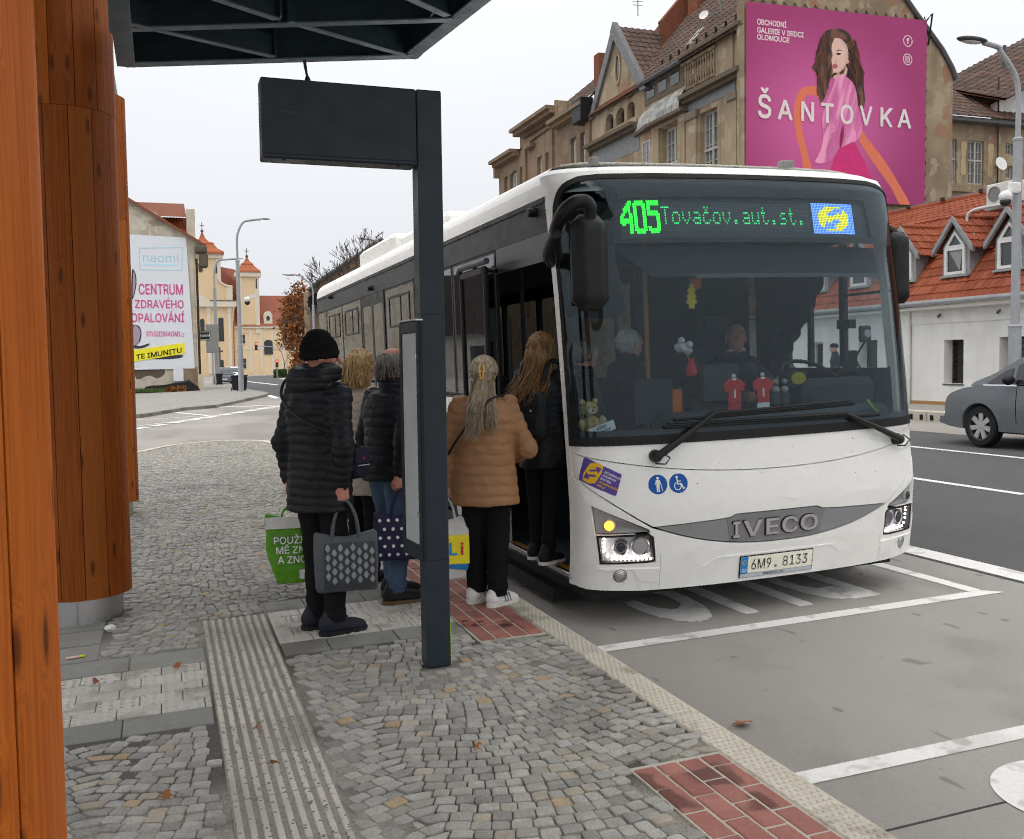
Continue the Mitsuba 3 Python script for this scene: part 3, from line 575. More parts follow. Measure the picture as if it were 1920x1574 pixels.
# information post with blank sign box and a display case
ip = thing('information_post', 'tall anthracite stop post with a blank horizontal sign box', 'stop sign'); F = frame(1.28, 4.99, 0.0)
put('post', bx(-.065, .065, -.055, .065, 0.0, 2.985, .005), fr=F, parent=ip, pal_='anthracite')
put('post_seam', bx(-.0665, .0665, -.0565, .0665, .565, .569, 0), fr=F, parent=ip, pal_='black'); put('post_seam', bx(-.0665, .0665, -.0565, .0665, 1.845, 1.849, 0), fr=F, parent=ip, pal_='black')
sbx = put('sign_box', bx(-.835, -.068, -.052, .075, 2.60, 2.985, .006), fr=F, parent=ip, pal_='anthracite')
put('front_panel', bx(-.825, -.070, -.0555, -.0525, 2.622, 2.981, .001), fr=F, parent=sbx, pal_='anthracite', tone=-.1); put('bottom_lip', bx(-.828, -.069, -.0585, -.045, 2.606, 2.618, .002), fr=F, parent=sbx, pal_='anthracite', tone=.25)
for x in (-.73, -.16): put('screw', mv(lathe([(.008, 0), (.008, .006)], 8), x, -.03, 2.594), fr=F, parent=sbx, pal_='black')
put('pale_smudge', bx(-.74, -.66, -.0562, -.0556, 2.82, 2.828, 0), fr=F, parent=sbx, pal_='anthracite', tone=.5)
an = put('antenna', [tube([(-.60, .01, 2.985), (-.60, .01, 3.005), (-.602, .01, 3.02)], [.014, .014, .009], 10), tube([(-.602, .01, 3.02), (-.608, .01, 3.055)], .0062, 8), tube([(-.608, .01, 3.055), (-.614, .01, 3.10)], [.0075, .0085], 8)], fr=F, parent=ip, pal_='black')
put('cable', tube([(.072, -.02, 0.0), (.074, -.02, .12), (.070, -.02, .22), (.066, -.01, .3)], .006, 8), fr=F, parent=ip, pal_='lime_cable', label='lime green cable end at the post foot')
ds = thing('display_case', 'narrow black framed timetable case with a white sheet, mounted on the post', 'timetable case'); F2 = frame(1.192, 5.06, 0.0, .08)
put('back_plate', bx(-.005, .010, -.150, .150, .575, 1.815, .003), fr=F2, parent=ds, pal_='black')
for nm, b_ in (('frame_side', (-.018, -.0051, -.150, -.128, .575, 1.815)), ('frame_side', (-.018, -.0051, .115, .150, .575, 1.815)), ('frame_top', (-.018, -.0051, -.1278, .1148, 1.755, 1.815)), ('frame_bottom', (-.018, -.0051, -.1278, .1148, .575, .655))): put(nm, bx(*b_, .003), fr=F2, parent=ds, pal_='anthracite', tone=-.3)
put('timetable_sheet', bx(-.010, -.0052, -.127, .114, .656, 1.754), fr=F2, parent=ds, pal_='paper')
put('cover_pane', TM([(-.015, -.127, .656), (-.015, .114, .656), (-.015, .114, 1.754), (-.015, -.127, 1.754)], [(0, 1, 2), (0, 2, 3)]), 'clear_matt', fr=F2, parent=ds)
put('metal_strip', bx(-.025, .015, -.155, .155, 1.816, 1.826, .002), 'brushed', fr=F2, parent=ds)
for z in (.80, 1.62): put('latch', bx(-.024, -.019, -.14, -.125, z, z + .03, .001), 'chrome', fr=F2, parent=ds)

# ================================================================== THE BUS (street frame)
BC, BHW, BYF, BD, BN = 3.80, 1.337, 5.50, .36, 2.4          # centre, half width, front, corner depth, corner power
XS, XR, YREAR, ZB = BC - BHW, BC + BHW, 16.45, .075
def yb(z): return np.interp(z, [-.2, .07, .3, .6, .95, 1.4, 2.0, 2.5, 2.7, 2.80, 2.86, 2.9], [.16, .06, .02, .0, .03, .07, .14, .22, .26, .33, .45, .6])
_th = np.linspace(0, np.pi / 2, 240); _u = np.sin(_th) ** (2 / BN); _c = BD * (1 - np.cos(_th) ** (2 / BN))
FX = np.r_[_u * BHW, BHW]; FY = np.r_[_c, BD + 3.0]; _a = np.r_[0, np.cumsum(np.hypot(np.diff(FX), np.diff(FY)))]; AF = _a[-2]
def a_of(x): x = np.asarray(x, float) - BC; return np.sign(x) * np.interp(np.abs(x), FX[:-1], _a[:-1])
def wrap(v):
    """(a along the front, z up, t out) -> street frame on the curved bus front"""
    v = np.asarray(v, float); a, z, t = v.T; s = np.sign(a); A = np.abs(a); e = .004
    x, y = np.interp(A, _a, FX), np.interp(A, _a, FY); tx, ty = np.interp(A + e, _a, FX) - np.interp(A - e, _a, FX) * (A > e), np.interp(A + e, _a, FY) - np.interp(A - e, _a, FY)
    tx = np.where(A <= e, 2 * e, tx); L = np.hypot(tx, ty); nx, ny = ty / L, -tx / L
    return np.stack([BC + s * (x + nx * t), BYF + y + yb(z) + ny * t, z], 1)
def FF(v): return GF(wrap(v))
def fslab(pl, t0, t1, L=.07, **k):
    ms = []
    for g in getattr(pl, 'geoms', [pl]):
        if g.area > 1e-7: ms.append(refined(manifold_of(prism(g.simplify(.0005), t0, t1)), L))
    return cat(ms)
def fsheet(pl, t, L=.06):
    m = fslab(pl, t - .01, t, L); keep = (m.face_normals[:, 2] > .9); return TM(m.vertices, m.faces[keep])
def mirror_poly(p): return affinity.scale(p, -1, 1, origin=(0, 0))
bus = thing('bus', 'white low floor bus with a green route display, standing at the kerb', 'bus')
def B(name, mesh, pal_=None, m='paint', parent=bus, fr=GF, smooth=35, **k): return put(name, mesh, m, fr=fr, parent=parent, smooth=smooth, pal_=pal_, **k)
a = lambda x: float(a_of(x))
AL, ARt = -AF, AF
# --- white front: flap, bumper, grille
g_tip = (a(2.893), .490)
gtop = [g_tip, (a(3.32), .508), (a(3.42), .516), (a(3.46), .534), (a(4.09), .534), (a(4.13), .516), (a(4.23), .508), (-g_tip[0], .490)]
gbot = [(g_tip[0] * math.cos(q), .490 - .158 * math.sin(q) ** .8) for q in np.linspace(math.pi, 0, 25)[1:-1]]; gbot = [(-g[0], g[1]) for g in gbot][::-1]
gbot = [(x, .490 - .160 * (1 - (abs(x) / abs(g_tip[0])) ** 2.3)) for x in np.linspace(-g_tip[0], g_tip[0], 25)[1:-1]]
grille = Polygon(gtop + gbot)
seamL = [(AL - .02, .885), (a(2.445), .850), (a(2.50), .775), (a(2.66), .642), (a(2.80), .545), g_tip]
crease = [(x, .815 + .175 * (abs(x) / AF) ** 2.1) for x in np.linspace(AL - .02, ARt + .02, 40)]
outer = Polygon([(AL - .02, 1.035)] + [(ARt + .02, 1.035)] + [(-x, z) for x, z in seamL] + [(x, z) for x, z in reversed(seamL)]).union(grille.buffer(.001)).buffer(0)
front = Polygon([(AL - .02, 1.035), (ARt + .02, 1.035)] + [(-x, z) for x, z in seamL] + gtop[::-1][1:-1] + seamL[::-1])
upper = front.intersection(Polygon(crease + [(ARt + .03, 1.2), (AL - .03, 1.2)])); lower = front.difference(Polygon(crease + [(ARt + .03, 1.2), (AL - .03, 1.2)]).buffer(.002))
B('wiper_panel', fslab(upper.buffer(-.0015), -.03, .001), 'bus_white', 'gloss', fr=FF)
flap = B('front_flap', fslab(lower.buffer(-.0025), -.03, .0), 'bus_white', 'gloss', fr=FF)
gr = B('grille', fslab(grille.buffer(-.004), -.03, -.004), 'grille_grey', fr=FF)
B('grille_ridge', fslab(Polygon([(a(3.40), .512), (a(3.46), .530), (a(4.09), .530), (a(4.15), .512), (a(4.11), .355), (a(3.42), .355)]).intersection(grille.buffer(-.006)), -.006, .001), 'grille_grey', parent=gr, fr=FF, tone=-.18)
for ch, x0, x1 in (('I', 3.434, 3.482), ('V', 3.512, 3.648), ('E', 3.680, 3.775), ('C', 3.803, 3.925), ('O', 3.948, 4.086)):
    m = fit(ch, a(x0), a(x1), .378, .486, .016, True); m = TM(m.vertices + [0, 0, .0015], m.faces); B('emblem_letter', m, m='chrome', parent=gr, fr=FF, smooth=20)
    m = fit(ch, a(x0) - .005, a(x1) + .006, .372, .490, .008, True); B('letter_edge', m, 'black', parent=gr, fr=FF, smooth=False)
bump = Polygon([(AL - .02, .876)] + [(x, z - .007) for x, z in seamL[1:-1]] + [(g_tip[0] - .002, g_tip[1] - .009)] + [(x, z - .004) for x, z in gbot[::-1]] + [(-g_tip[0] + .002, g_tip[1] - .009)] + [(-x, z - .007) for x, z in seamL[1:-1]][::-1] + [(ARt + .02, .876), (ARt + .02, .115), (a(5.05), .090), (a(4.75), ZB), (a(2.81), ZB), (a(2.51), .090), (AL - .02, .115)]).buffer(0)
hlp = Polygon([(a(2.553), .445), (a(2.86), .449), (a(2.892), .425), (a(2.905), .268), (a(2.86), .262), (a(2.572), .262)])
ind = Polygon([(a(2.526), .640), (a(2.545), .456), (a(2.872), .456), (a(2.862), .475)])
cut = unary_union([hlp, ind, mirror_poly(hlp), mirror_poly(ind), Point(a(2.690), .180).buffer(.041), Point(-a(2.690), .180).buffer(.041)])
split = unary_union([sbox(a(2.938), -1, a(2.938) + .0035, .31), sbox(-a(2.938) - .0035, -1, -a(2.938), .31)])
bm = B('bumper', fslab(bump.difference(cut.buffer(.004)).difference(split), -.045, .004, .06), 'bus_white', 'gloss', fr=FF)
# raised lips of the bumper: the ridge under the lamps and the plate recess
B('plate_recess', fslab(Polygon([(a(3.22), .205), (a(3.33), .262), (a(4.23), .262), (a(4.34), .205), (a(4.28), .20), (a(4.21), .252), (a(3.35), .252), (a(3.28), .20)]), .002, .0095), 'bus_white', 'gloss', parent=bm, fr=FF)
for s in (1, -1):
    q = Polygon([(a(2.56), .232), (a(2.93), .222), (a(2.93), .128), (a(2.82), .140), (a(2.76), .222), (a(2.62), .218)]); q = q if s > 0 else mirror_poly(q)
    B('bumper_step', fslab(q.difference(Point(s * a(2.690), .180).buffer(.048)), .002, .014), 'bus_white', 'gloss', parent=bm, fr=FF)
B('bumper_back', fslab(sbox(AL, .09, ARt, 1.0), -.15, -.11, .1), 'black', fr=FF)
# --- lamps
scene['em_amber'] = {'type': 'diffuse', 'reflectance': {'type': 'rgb', 'value': [.7, .2, .02]}}
def emitter(r): return {'type': 'area', 'radiance': {'type': 'rgb', 'value': list(r)}}
for s, side in ((1, 'left'), (-1, 'right')):
    f = (lambda p: p) if s > 0 else mirror_poly
    hl = B('headlight', fslab(f(hlp), -.12, -.105), 'black', fr=FF)
    B('housing', fslab(f(hlp.difference(hlp.buffer(-.011))), -.10, .001), 'black', parent=hl, fr=FF); B('reflector', fslab(f(hlp.buffer(-.010)), -.100, -.062, .03), 'silver', 'gloss', parent=hl, fr=FF, tone=.35)
    for x, z, r in ((2.692, .362, .056), (2.818, .368, .066)):
        cx_ = s * a(x)
        B('lens_ring', TM((lathe([(r, -.07), (r, -.028), (r - .006, -.022), (r - .015, -.03), (r - .018, -.07)], 28)).vertices + [cx_, z, 0], lathe([(r, -.07), (r, -.028), (r - .006, -.022), (r - .015, -.03), (r - .018, -.07)], 28).faces), m='chrome', parent=hl, fr=FF)
        if x < 2.75: B('projector_lens', TM(ball(0, 0, 0, r * .55, 3, sz=.7).vertices + [cx_, z, -.042], ball(0, 0, 0, r * .62, 3).faces), 'lens', parent=hl, fr=FF)
        else: B('lamp_bowl', TM(lathe([(r - .018, -.030), (r - .026, -.05), (.012, -.068)], 24).vertices + [cx_, z, 0], lathe([(r - .018, -.030), (r - .026, -.05), (.012, -.068)], 24).faces), m='chrome', parent=hl, fr=FF); 
        if x > 2.75: B('bulb_cap', TM(ball(0, 0, 0, .014, 2).vertices + [cx_, z, -.045], ball(0, 0, 0, .014, 2).faces), m='chrome', parent=hl, fr=FF)
    leds = [(2.590 + .0 * k, .425 - .028 * k) for k in range(4)] + [(2.612 + .027 * k, .290 - .001 * k + (.018 if k == 0 else 0)) for k in range(11)]
    m = cat([TM(ball(0, 0, 0, .0085, 1).vertices + [s * a(x), z, -.03], ball(0, 0, 0, .0085, 1).faces) for x, z in leds])
    B('daylight_strip', m, 'white', parent=hl, fr=FF, emitter=emitter((2.2, 2.0, 1.8)), label='row of small white daytime lamps', kind='stuff')
    B('lens_cover', fsheet(f(hlp.buffer(-.004)), -.004), m='clear', parent=hl, fr=FF)
    idc = B('indicator', fslab(f(ind.buffer(-.004)), -.06, -.022, .04), 'grille_grey', fr=FF, tone=.3)
    B('rib', fslab(f(Polygon([(a(2.66), .545), (a(2.86), .474), (a(2.86), .466), (a(2.70), .50), (a(2.66), .50)])), -.0215, -.014, .04), 'grille_grey', parent=idc, fr=FF, tone=-.2)
    cx_ = s * a(2.622); mb = lathe([(.046, -.022), (.044, -.012), (.036, -.004)], 24); B('lamp_ring', TM(mb.vertices + [cx_, .512, 0], mb.faces), 'grille_grey', parent=idc, fr=FF, tone=.5)
    mb = lathe([(.030, -.005), (.029, .002), (.018, .008), (.004, .0095)], 24)
    if s > 0: B('lamp', TM(mb.vertices + [cx_, .512, 0], mb.faces), 'orange', parent=idc, fr=FF, emitter=emitter((2.6, .70, .03)), label='lit orange indicator lamp')
    else: B('lamp', TM(mb.vertices + [cx_, .512, 0], mb.faces), 'dark_grey', parent=idc, fr=FF, label='unlit grey indicator lamp')
    fg = B('fog_lamp', TM(lathe([(.040, -.05), (.040, .006), (.034, .009), (.032, .003)], 28).vertices + [s * a(2.690), .180, 0], lathe([(.040, -.05), (.040, .006), (.034, .009), (.032, .003)], 28).faces), m='chrome', fr=FF)
    B('lens', TM(ball(0, 0, 0, .031, 3, sz=.35).vertices + [s * a(2.690), .180, .003], ball(0, 0, 0, .031, 3).faces), m='brushed', parent=fg, fr=FF)
# --- number plate
def fplate(x0, x1, z0, z1, t0, t1, r=.006): return fslab(sbox(a(x0) + r, z0 + r, a(x1) - r, z1 - r).buffer(r, 4), t0, t1, .08)
npk = B('number_plate', fplate(3.493, 4.062, .098, .247, .006, .012), 'black', fr=FF)
B('plate_face', fplate(3.500, 4.055, .128, .241, .0125, .0155), 'plate', parent=npk, fr=FF); B('country_band', fplate(3.500, 3.552, .128, .241, .0160, .0175, .002), 'plate_blue', parent=npk, fr=FF); B('holder_strip', fplate(3.500, 4.055, .101, .125, .0125, .0145, .002), 'poster_grey', parent=npk, fr=FF)
def ftext(s_, h, x, z, t, pal_, parent, bold=False, sx=1.0, fr=FF, depth=.0012, name='lettering'):
    m = text(s_, h, depth, bold); v = m.vertices * [sx, 1, 1] + [a(x), z, t]; return B(name, TM(v, m.faces), pal_, parent=parent, fr=fr, smooth=False)
ftext('6M9', .068, 3.655, .150, .0157, 'black', npk, False, .80); ftext('8133', .068, 3.918, .150, .0157, 'black', npk, False, .86)
B('seal', fslab(Point(a(3.765), .158).buffer(.011, 12), .0157, .0172), 'grey', parent=npk, fr=FF)
ftext('CZ', .020, 3.526, .139, .0177, 'white', npk, True); ftext('WWW.FTL.CZ', .013, 3.75, .107, .0147, 'black', npk, True, 1.35)
B('star_ring', cat([fslab(Point(a(3.526) + .014 * math.cos(q), .203 + .014 * math.sin(q)).buffer(.0028, 4), .0177, .0187) for q in np.arange(12) * math.pi / 6]), 'yellow', parent=npk, fr=FF, kind='stuff')
gch = np.random.default_rng(9); B('stone_chips', cat([fslab(Point(gch.uniform(-1.1, 1.1), gch.uniform(.62, .97)).buffer(gch.uniform(.0022, .0042), 4), -.001, .0022, .2) for _ in range(14)]), 'dark_grey', fr=FF, kind='stuff')
# --- stickers
def disc_sticker(x, parts, lab):
    k = B('sticker', fslab(Point(a(x), .763).buffer(.0625, 32), .001, .0025), 'blue_sign', fr=FF, label=lab, parent=bus)
    B('symbol', cat([fslab(affinity.translate(p, a(x), .763), .0027, .0042, .03) for p in parts]), 'white', parent=k, fr=FF)
man = [Point(0, .040).buffer(.0095, 10), Polygon([(-.012, .029), (.012, .029), (.021, .0), (.017, -.003), (.011, .012), (.010, -.048), (.002, -.048), (0, -.012), (-.002, -.048), (-.010, -.048), (-.011, .012), (-.017, -.003), (-.021, .0)]), Polygon([(.020, -.002), (.024, -.002), (.030, -.048), (.026, -.048)]), Polygon([(.018, 0), (.026, 0), (.026, -.004), (.018, -.004)])]
disc_sticker(2.932, man, 'round blue sticker showing a white walker with a stick')
wheel_ = Point(-.006, -.018).buffer(.026, 20).difference(Point(-.006, -.018).buffer(.0195, 20)).difference(Polygon([(-.006, -.018), (.03, .03), (-.02, .03)]))
chair_ = [Point(-.010, .040).buffer(.0085, 10), LineString([(-.010, .028), (-.006, -.004), (.018, -.004), (.030, -.034), (.040, -.030)]).buffer(.0038), LineString([(-.008, .014), (.014, .014)]).buffer(.0032), wheel_]
disc_sticker(3.068, chair_, 'round blue sticker showing a white wheelchair user')
stp = Polygon([(a(2.510), .957), (a(2.712), .838), (a(2.668), .700), (a(2.480), .808)]).buffer(-.012).buffer(.012, 6)
st = B('transit_sticker', fslab(stp.intersection(outer.union(bump)), .0015, .0030, .05), 'purple', fr=FF, label='purple and yellow transport system sticker at the corner')
sdir = np.array([a(2.712) - a(2.510), -.119]); sl = np.hypot(*sdir); sdir /= sl; sup = np.array([-sdir[1], sdir[0]]) * 1.0; so = np.array([a(2.480), .808])
def spt(u, v): return tuple(so + sdir * u + sup * v + np.array([.02, .0]) * v / .15)
B('logo_field', fslab(Polygon([spt(.012, .045), spt(.016, .125), spt(.05, .150), spt(.10, .148), spt(.112, .10), spt(.108, .03), spt(.07, .010), spt(.03, .012)]), .0032, .0042, .04), 'sticker_yellow', parent=st, fr=FF)
B('logo_arrows', cat([fslab(Polygon([spt(*q) for q in ps]), .0044, .0054, .04) for ps in ([(.03, .09), (.075, .112), (.06, .125), (.098, .130), (.095, .092), (.082, .103), (.045, .082)], [(.095, .07), (.05, .05), (.065, .036), (.024, .032), (.027, .070), (.04, .060), (.08, .078)])]), 'purple', parent=st, fr=FF)
for k, (w_, c_) in enumerate([('INTEGROVANÝ', 'white'), ('DOPRAVNÍ', 'white'), ('SYSTÉM', 'white'), ('OLOMOUCKÉHO', 'sticker_yellow'), ('KRAJE', 'sticker_yellow')]):
    m = text(w_, .0125, .001, True, False); v = m.vertices.copy(); xy = np.array([spt(.122 + p[0], .112 - .0225 * k + p[1]) for p in v]); B('lettering', TM(np.c_[xy, v[:, 2] + .0044], m.faces), c_, parent=st, fr=FF, smooth=False)

# --- windscreen with black edge, display band and glass
ws = Polygon([(-AF - .005, 1.045), (AF + .005, 1.045), (AF - .02, 2.40), (AF - .10, 2.66), (AF - .24, 2.745), (AF - .45, 2.768), (-AF + .45, 2.768), (-AF + .24, 2.745), (-AF + .10, 2.66), (-AF + .02, 2.40)])
ws = Polygon([(-AF + .03, 1.045), (AF - .03, 1.045)] + [(x, z) for x, z in [(AF - .045, 2.30)]] + [tuple(q) for q in smooth_curve([(AF - .05, 2.45), (AF - .075, 2.58), (AF - .14, 2.69), (AF - .25, 2.745), (AF - .40, 2.765)], 5, False)] + [tuple(q) for q in smooth_curve([(-AF + .40, 2.765), (-AF + .25, 2.745), (-AF + .14, 2.69), (-AF + .075, 2.58), (-AF + .05, 2.45)], 5, False)] + [(-AF + .045, 2.30)])
wk = B('windscreen', fsheet(ws.buffer(-.018), .0035), m='windscreen', fr=FF)
B('rubber_seal', fslab(ws.buffer(.012).difference(ws.buffer(-.022)), -.03, .008), 'rubber', parent=wk, fr=FF)
B('bottom_seal', fslab(sbox(-AF + .02, 1.02, AF - .02, 1.078), -.03, .010), 'rubber', parent=wk, fr=FF)
band_ = ws.intersection(sbox(-3, 2.292, 3, 3)).buffer(-.02); disp = Polygon([(a(2.828), 2.342), (a(4.812), 2.352), (a(4.772), 2.622), (a(2.846), 2.612)])
sw = [tuple(q) for q in smooth_curve([(a(2.80), 2.72), (a(2.83), 2.62), (a(2.80), 2.50), (a(2.775), 2.30), (a(2.80), 2.05), (a(2.80), 1.86), (a(2.70), 1.83)], 5, False)]
swoosh = Polygon(sw + [(-AF + .06, 1.86), (-AF + .06, 2.70)]).intersection(ws.buffer(-.02))
hole = blob([(-AF + .11, 2.64), (a(2.70), 2.70), (a(2.77), 2.62), (a(2.72), 2.50), (-AF + .12, 2.44)], 5)
fb = B('black_band', fslab(unary_union([band_, ws.buffer(-.02).difference(ws.buffer(-.07)).intersection(sbox(-3, 1.0, 3, 2.4))]).difference(disp).difference(swoosh.buffer(.002)), -.016, -.006), 'dark_grey', parent=wk, fr=FF, tone=-.35)
B('black_corner', fslab(swoosh.difference(hole).difference(disp), -.0155, -.005), 'black', parent=wk, fr=FF)
# the display: panel, green figures, blue and yellow square with the system's sign
dp = B('route_display', fslab(disp.buffer(.01), -.045, -.035, .08), 'interior_dark', fr=FF, label='grey dot matrix route display', tone=1.2)
FONT = {'T': '11111 00100 00100 00100 00100 00100 00100', 'o': '00000 00000 01110 10001 10001 10001 01110', 'v': '00000 00000 10001 10001 10001 01010 00100', 'a': '00000 00000 01110 00001 01111 10001 01111', 'č': '01010 00100 01110 10000 10000 10001 01110', 'u': '00000 00000 10001 10001 10001 10011 01101',
        't': '01000 01000 11100 01000 01000 01001 00110', 's': '00000 00000 01110 10000 01110 00001 11110', '.': '00000 00000 00000 00000 00000 01100 01100', 'r': '00000 00000 10110 11001 10000 10000 10000', 'n': '00000 00000 10110 11001 10001 10001 10001'}
FONT['ň'] = '01010 00100 10110 11001 10001 10001 10001'
BIG = {'4': ['0000011', '0000111', '0001110', '0011110', '0011010', '0110011', '1100011', '1111111', '1111111', '0110011', '0000011', '0000011', '0000011'], '0': ['0111110', '1111111', '1100011', '1100011', '1100011', '1100011', '1100011', '1100011', '1100011', '1100011', '1100011', '1111111', '0111110'], '5': ['1111111', '1111111', '1100000', '1100000', '1111110', '1111111', '0000011', '0000011', '0000011', '0000011', '1100011', '1111111', '0111110']}
def dots(pts, w, h):
    ms = [fq(x, z, w, h) for x, z in pts]; return cat(ms)
def fq(x, z, w, h): return TM([(x - w / 2, z - h / 2, 0), (x + w / 2, z - h / 2, 0), (x + w / 2, z + h / 2, 0), (x - w / 2, z + h / 2, 0)], [(0, 1, 2), (0, 2, 3)])
def ledput(name, pts, w, h, rad, t, lab):
    m = dots(pts, w, h); B(name, TM(m.vertices + [0, 0, t], m.faces), 'black', parent=dp, fr=FF, smooth=False, emitter=emitter(rad), label=lab, kind='stuff')
pts = []
for k, ch in enumerate('405'):
    x0 = a(2.846) + k * .094
    for r, row in enumerate(BIG[ch]):
        for c, bit in enumerate(row):
            if bit == '1': pts.append((x0 + c * .0122, 2.586 - r * .0168 - .0))
ledput('route_number', pts, .0095, .0125, (.012, 1.15, .03), -.034, 'bright green route number 405')
pts = []; x0 = a(3.125)
for k, ch in enumerate('Tovačov.aut.st.'):
    for r, row in enumerate(FONT[ch].split()):
        for c, bit in enumerate(row):
            if bit == '1': pts.append((x0 + k * .0745 + c * .0118, 2.548 - r * .0176))
ledput('destination', pts, .0068, .0092, (.015, .55, .13), -.034, 'small green destination lettering')
yel, blu = [], []
oct_ = [(.5 + .40 * math.cos(q), .5 + .44 * math.sin(q)) for q in np.arange(8) * math.pi / 4 + math.pi / 8]; oc = Polygon(oct_)
arr = [Polygon([(.34, .66), (.52, .80), (.46, .86), (.74, .84), (.70, .62), (.62, .70), (.50, .58), (.40, .58)]), Polygon([(.66, .40), (.50, .26), (.56, .18), (.26, .18), (.32, .42), (.40, .34), (.50, .46), (.60, .46)])]
for i in range(29):
    for j in range(19):
        u, v = (i + .5) / 29, (j + .5) / 19; pt = Point(u, v); q = (a(4.286) + u * .385, 2.378 + v * .215)
        (yel if oc.contains(pt) and not any(p.contains(pt) for p in arr) else blu).append(q)
ledput('sign_yellow', yel, .0092, .0082, (.60, .56, .02), -.034, 'yellow eight sided sign on the display'); ledput('sign_blue', blu, .0092, .0082, (.10, .24, .85), -.034, 'blue square behind the yellow sign')
off = [(a(3.11) + i * .0132, 2.398 + j * .0176) for i in range(88) for j in range(11)]
m = dots(off, .005, .005); B('unlit_dots', TM(m.vertices + [0, 0, -.0347], m.faces), 'grey', parent=dp, fr=FF, smooth=False, kind='stuff')

# --- body: pillars, roof, sides (all in the street frame)
def SIDE(v):   # (y, z, t out) on the kerb side
    y, z, t = np.asarray(v, float).T; return GF(np.stack([XS - t, y, z], 1))
def side(name, pl, t0, t1, pal_=None, m='paint', parent=bus, **k): return put(name, prism(pl, t0, t1) if False else sidem(pl, t0, t1), m, fr=SIDE, parent=parent, pal_=pal_, **k)
def sidem(pl, t0, t1):
    m = prism(pl, t0, t1); return TM(m.vertices, m.faces[:, ::-1])
def rect(y0, y1, z0, z1, r=.0): return sbox(y0 + r, z0 + r, y1 - r, z1 - r).buffer(r, 5) if r else sbox(y0, z0, y1, z1)
YC = BYF + BD
# corner pillars (white) between windscreen and door / driver's side, following the front's curve
pil = Polygon([(-AF - .055, 1.03), (-AF + .034, 1.03), (-AF + .050, 2.30), (-AF + .055, 2.45), (-AF + .085, 2.60), (-AF + .15, 2.71), (-AF + .26, 2.765), (-AF + .42, 2.785), (-AF + .42, 2.80), (-AF - .055, 2.80)])
B('corner_pillar', fslab(pil, -.05, .003, .06), 'bus_white', 'gloss', fr=FF); B('corner_pillar', fslab(mirror_poly(pil), -.05, .003, .06), 'bus_white', 'gloss', fr=FF)
B('corner_skirt', fslab(Polygon([(-AF - .055, .10), (-AF + .02, .10), (-AF + .02, 1.04), (-AF - .055, 1.04)]), -.05, .002, .06), 'bus_white', 'gloss', fr=FF)
# roof shell
def ring(z, ins, n=40):
    k = (BHW - ins) / BHW; fr_ = np.stack([np.r_[-FX[:-1][::-6], FX[:-1][::6]] * k, np.r_[FY[:-1][::-6], FY[:-1][::6]] * k], 1); y0 = BYF + float(yb(z)) + (ins if z > 2.86 else 0)
    ys = np.linspace(BYF + BD + .4, YREAR - ins, 14)
    L = np.stack([np.full(14, -(BHW - ins)), ys], 1)[::-1]; Rr = np.stack([np.full(14, BHW - ins), ys], 1)
    p = np.vstack([L, fr_ + [0, y0], Rr]); return np.c_[p[:, 0] + BC, p[:, 1], np.full(len(p), z)]
lv = [(2.665, 0.0), (2.72, .004), (2.765, .012), (2.80, .028), (2.84, .055), (2.875, .10), (2.900, .17), (2.918, .31), (2.928, .6), (2.932, 1.0), (2.933, 1.35)]
rg = [ring(z, i) for z, i in lv]; nr = len(rg[0]); V = np.vstack(rg); F = []
for i in range(len(rg) - 1):
    for j in range(nr):
        A_, B_ = i * nr + j, i * nr + (j + 1) % nr; F += [(A_, B_, B_ + nr), (A_, B_ + nr, A_ + nr)]
fr0 = ring(2.665, 0.0); 
yfront_ok = np.ones(len(F), bool)
Vm = V.copy(); lowf = (Vm[:, 2] < 2.785) & (Vm[:, 1] < YC + .2); Vm[lowf, 1] += .03
roof = B('roof', TM(Vm, F), 'bus_white', 'paint', smooth=9, tone=.02)
# forehead lip above the windscreen
B('forehead', fslab(sbox(-AF + .30, 2.772, AF - .30, 2.805), -.05, .004, .06), 'bus_white', 'gloss', fr=FF)
def pod(y0, y1, x0, x1, h):
    m = refined(manifold_of(bx(x0, x1, y0, y1, 2.88, 2.9 + h, .06)), .3); return m
B('roof_pod', pod(9.6, 11.6, 2.75, 4.8, .20), 'bus_white', 'gloss', parent=roof); B('roof_pod', pod(11.9, 14.0, 2.72, 4.8, .27), 'bus_white', 'gloss', parent=roof, tone=-.06); B('vent', bx(4.22, 4.32, 6.00, 6.08, 2.88, 2.928, .01), 'grey', parent=roof); B('vent', bx(2.76, 2.82, 6.06, 6.12, 2.86, 2.92, .01), 'grey', parent=roof)
# kerb side
DY0, DY1 = 5.925, 7.20
for y0, y1 in ((7.21, 7.95), (9.08, 10.3), (10.31, 11.28), (12.67, 13.05), (14.2, 15.3), (15.31, YREAR)): side('side_panel', rect(y0, y1 - .006, .10, 1.262), -.04, .0, 'bus_white', 'gloss')
for y0, y1 in ((7.955, 9.075), (13.055, 14.195)): side('wheel_arch', rect(y0, y1 - .006, .10, 1.262).difference(Point((y0 + y1) / 2, .28).buffer(.54, 24)), -.04, .0, 'bus_white', 'gloss')
side('waist_line', rect(7.21, YREAR, 1.264, 1.285), -.04, .003, 'black')
side('upper_band', rect(YC + .27, YREAR, 2.435, 2.628), -.04, .002, 'dark_grey', 'paint', tone=-.1); side('gutter', rect(YC + .30, YREAR, 2.630, 2.664), -.04, .012, 'black')
side('door_header', rect(YC + .22, DY1 + .02, 2.245, 2.433), -.04, .001, 'black', 'gloss')
wins = [(7.25, 8.42), (8.46, 9.82), (9.86, 11.24), (12.72, 14.1), (14.14, 15.5), (15.54, 16.36)]
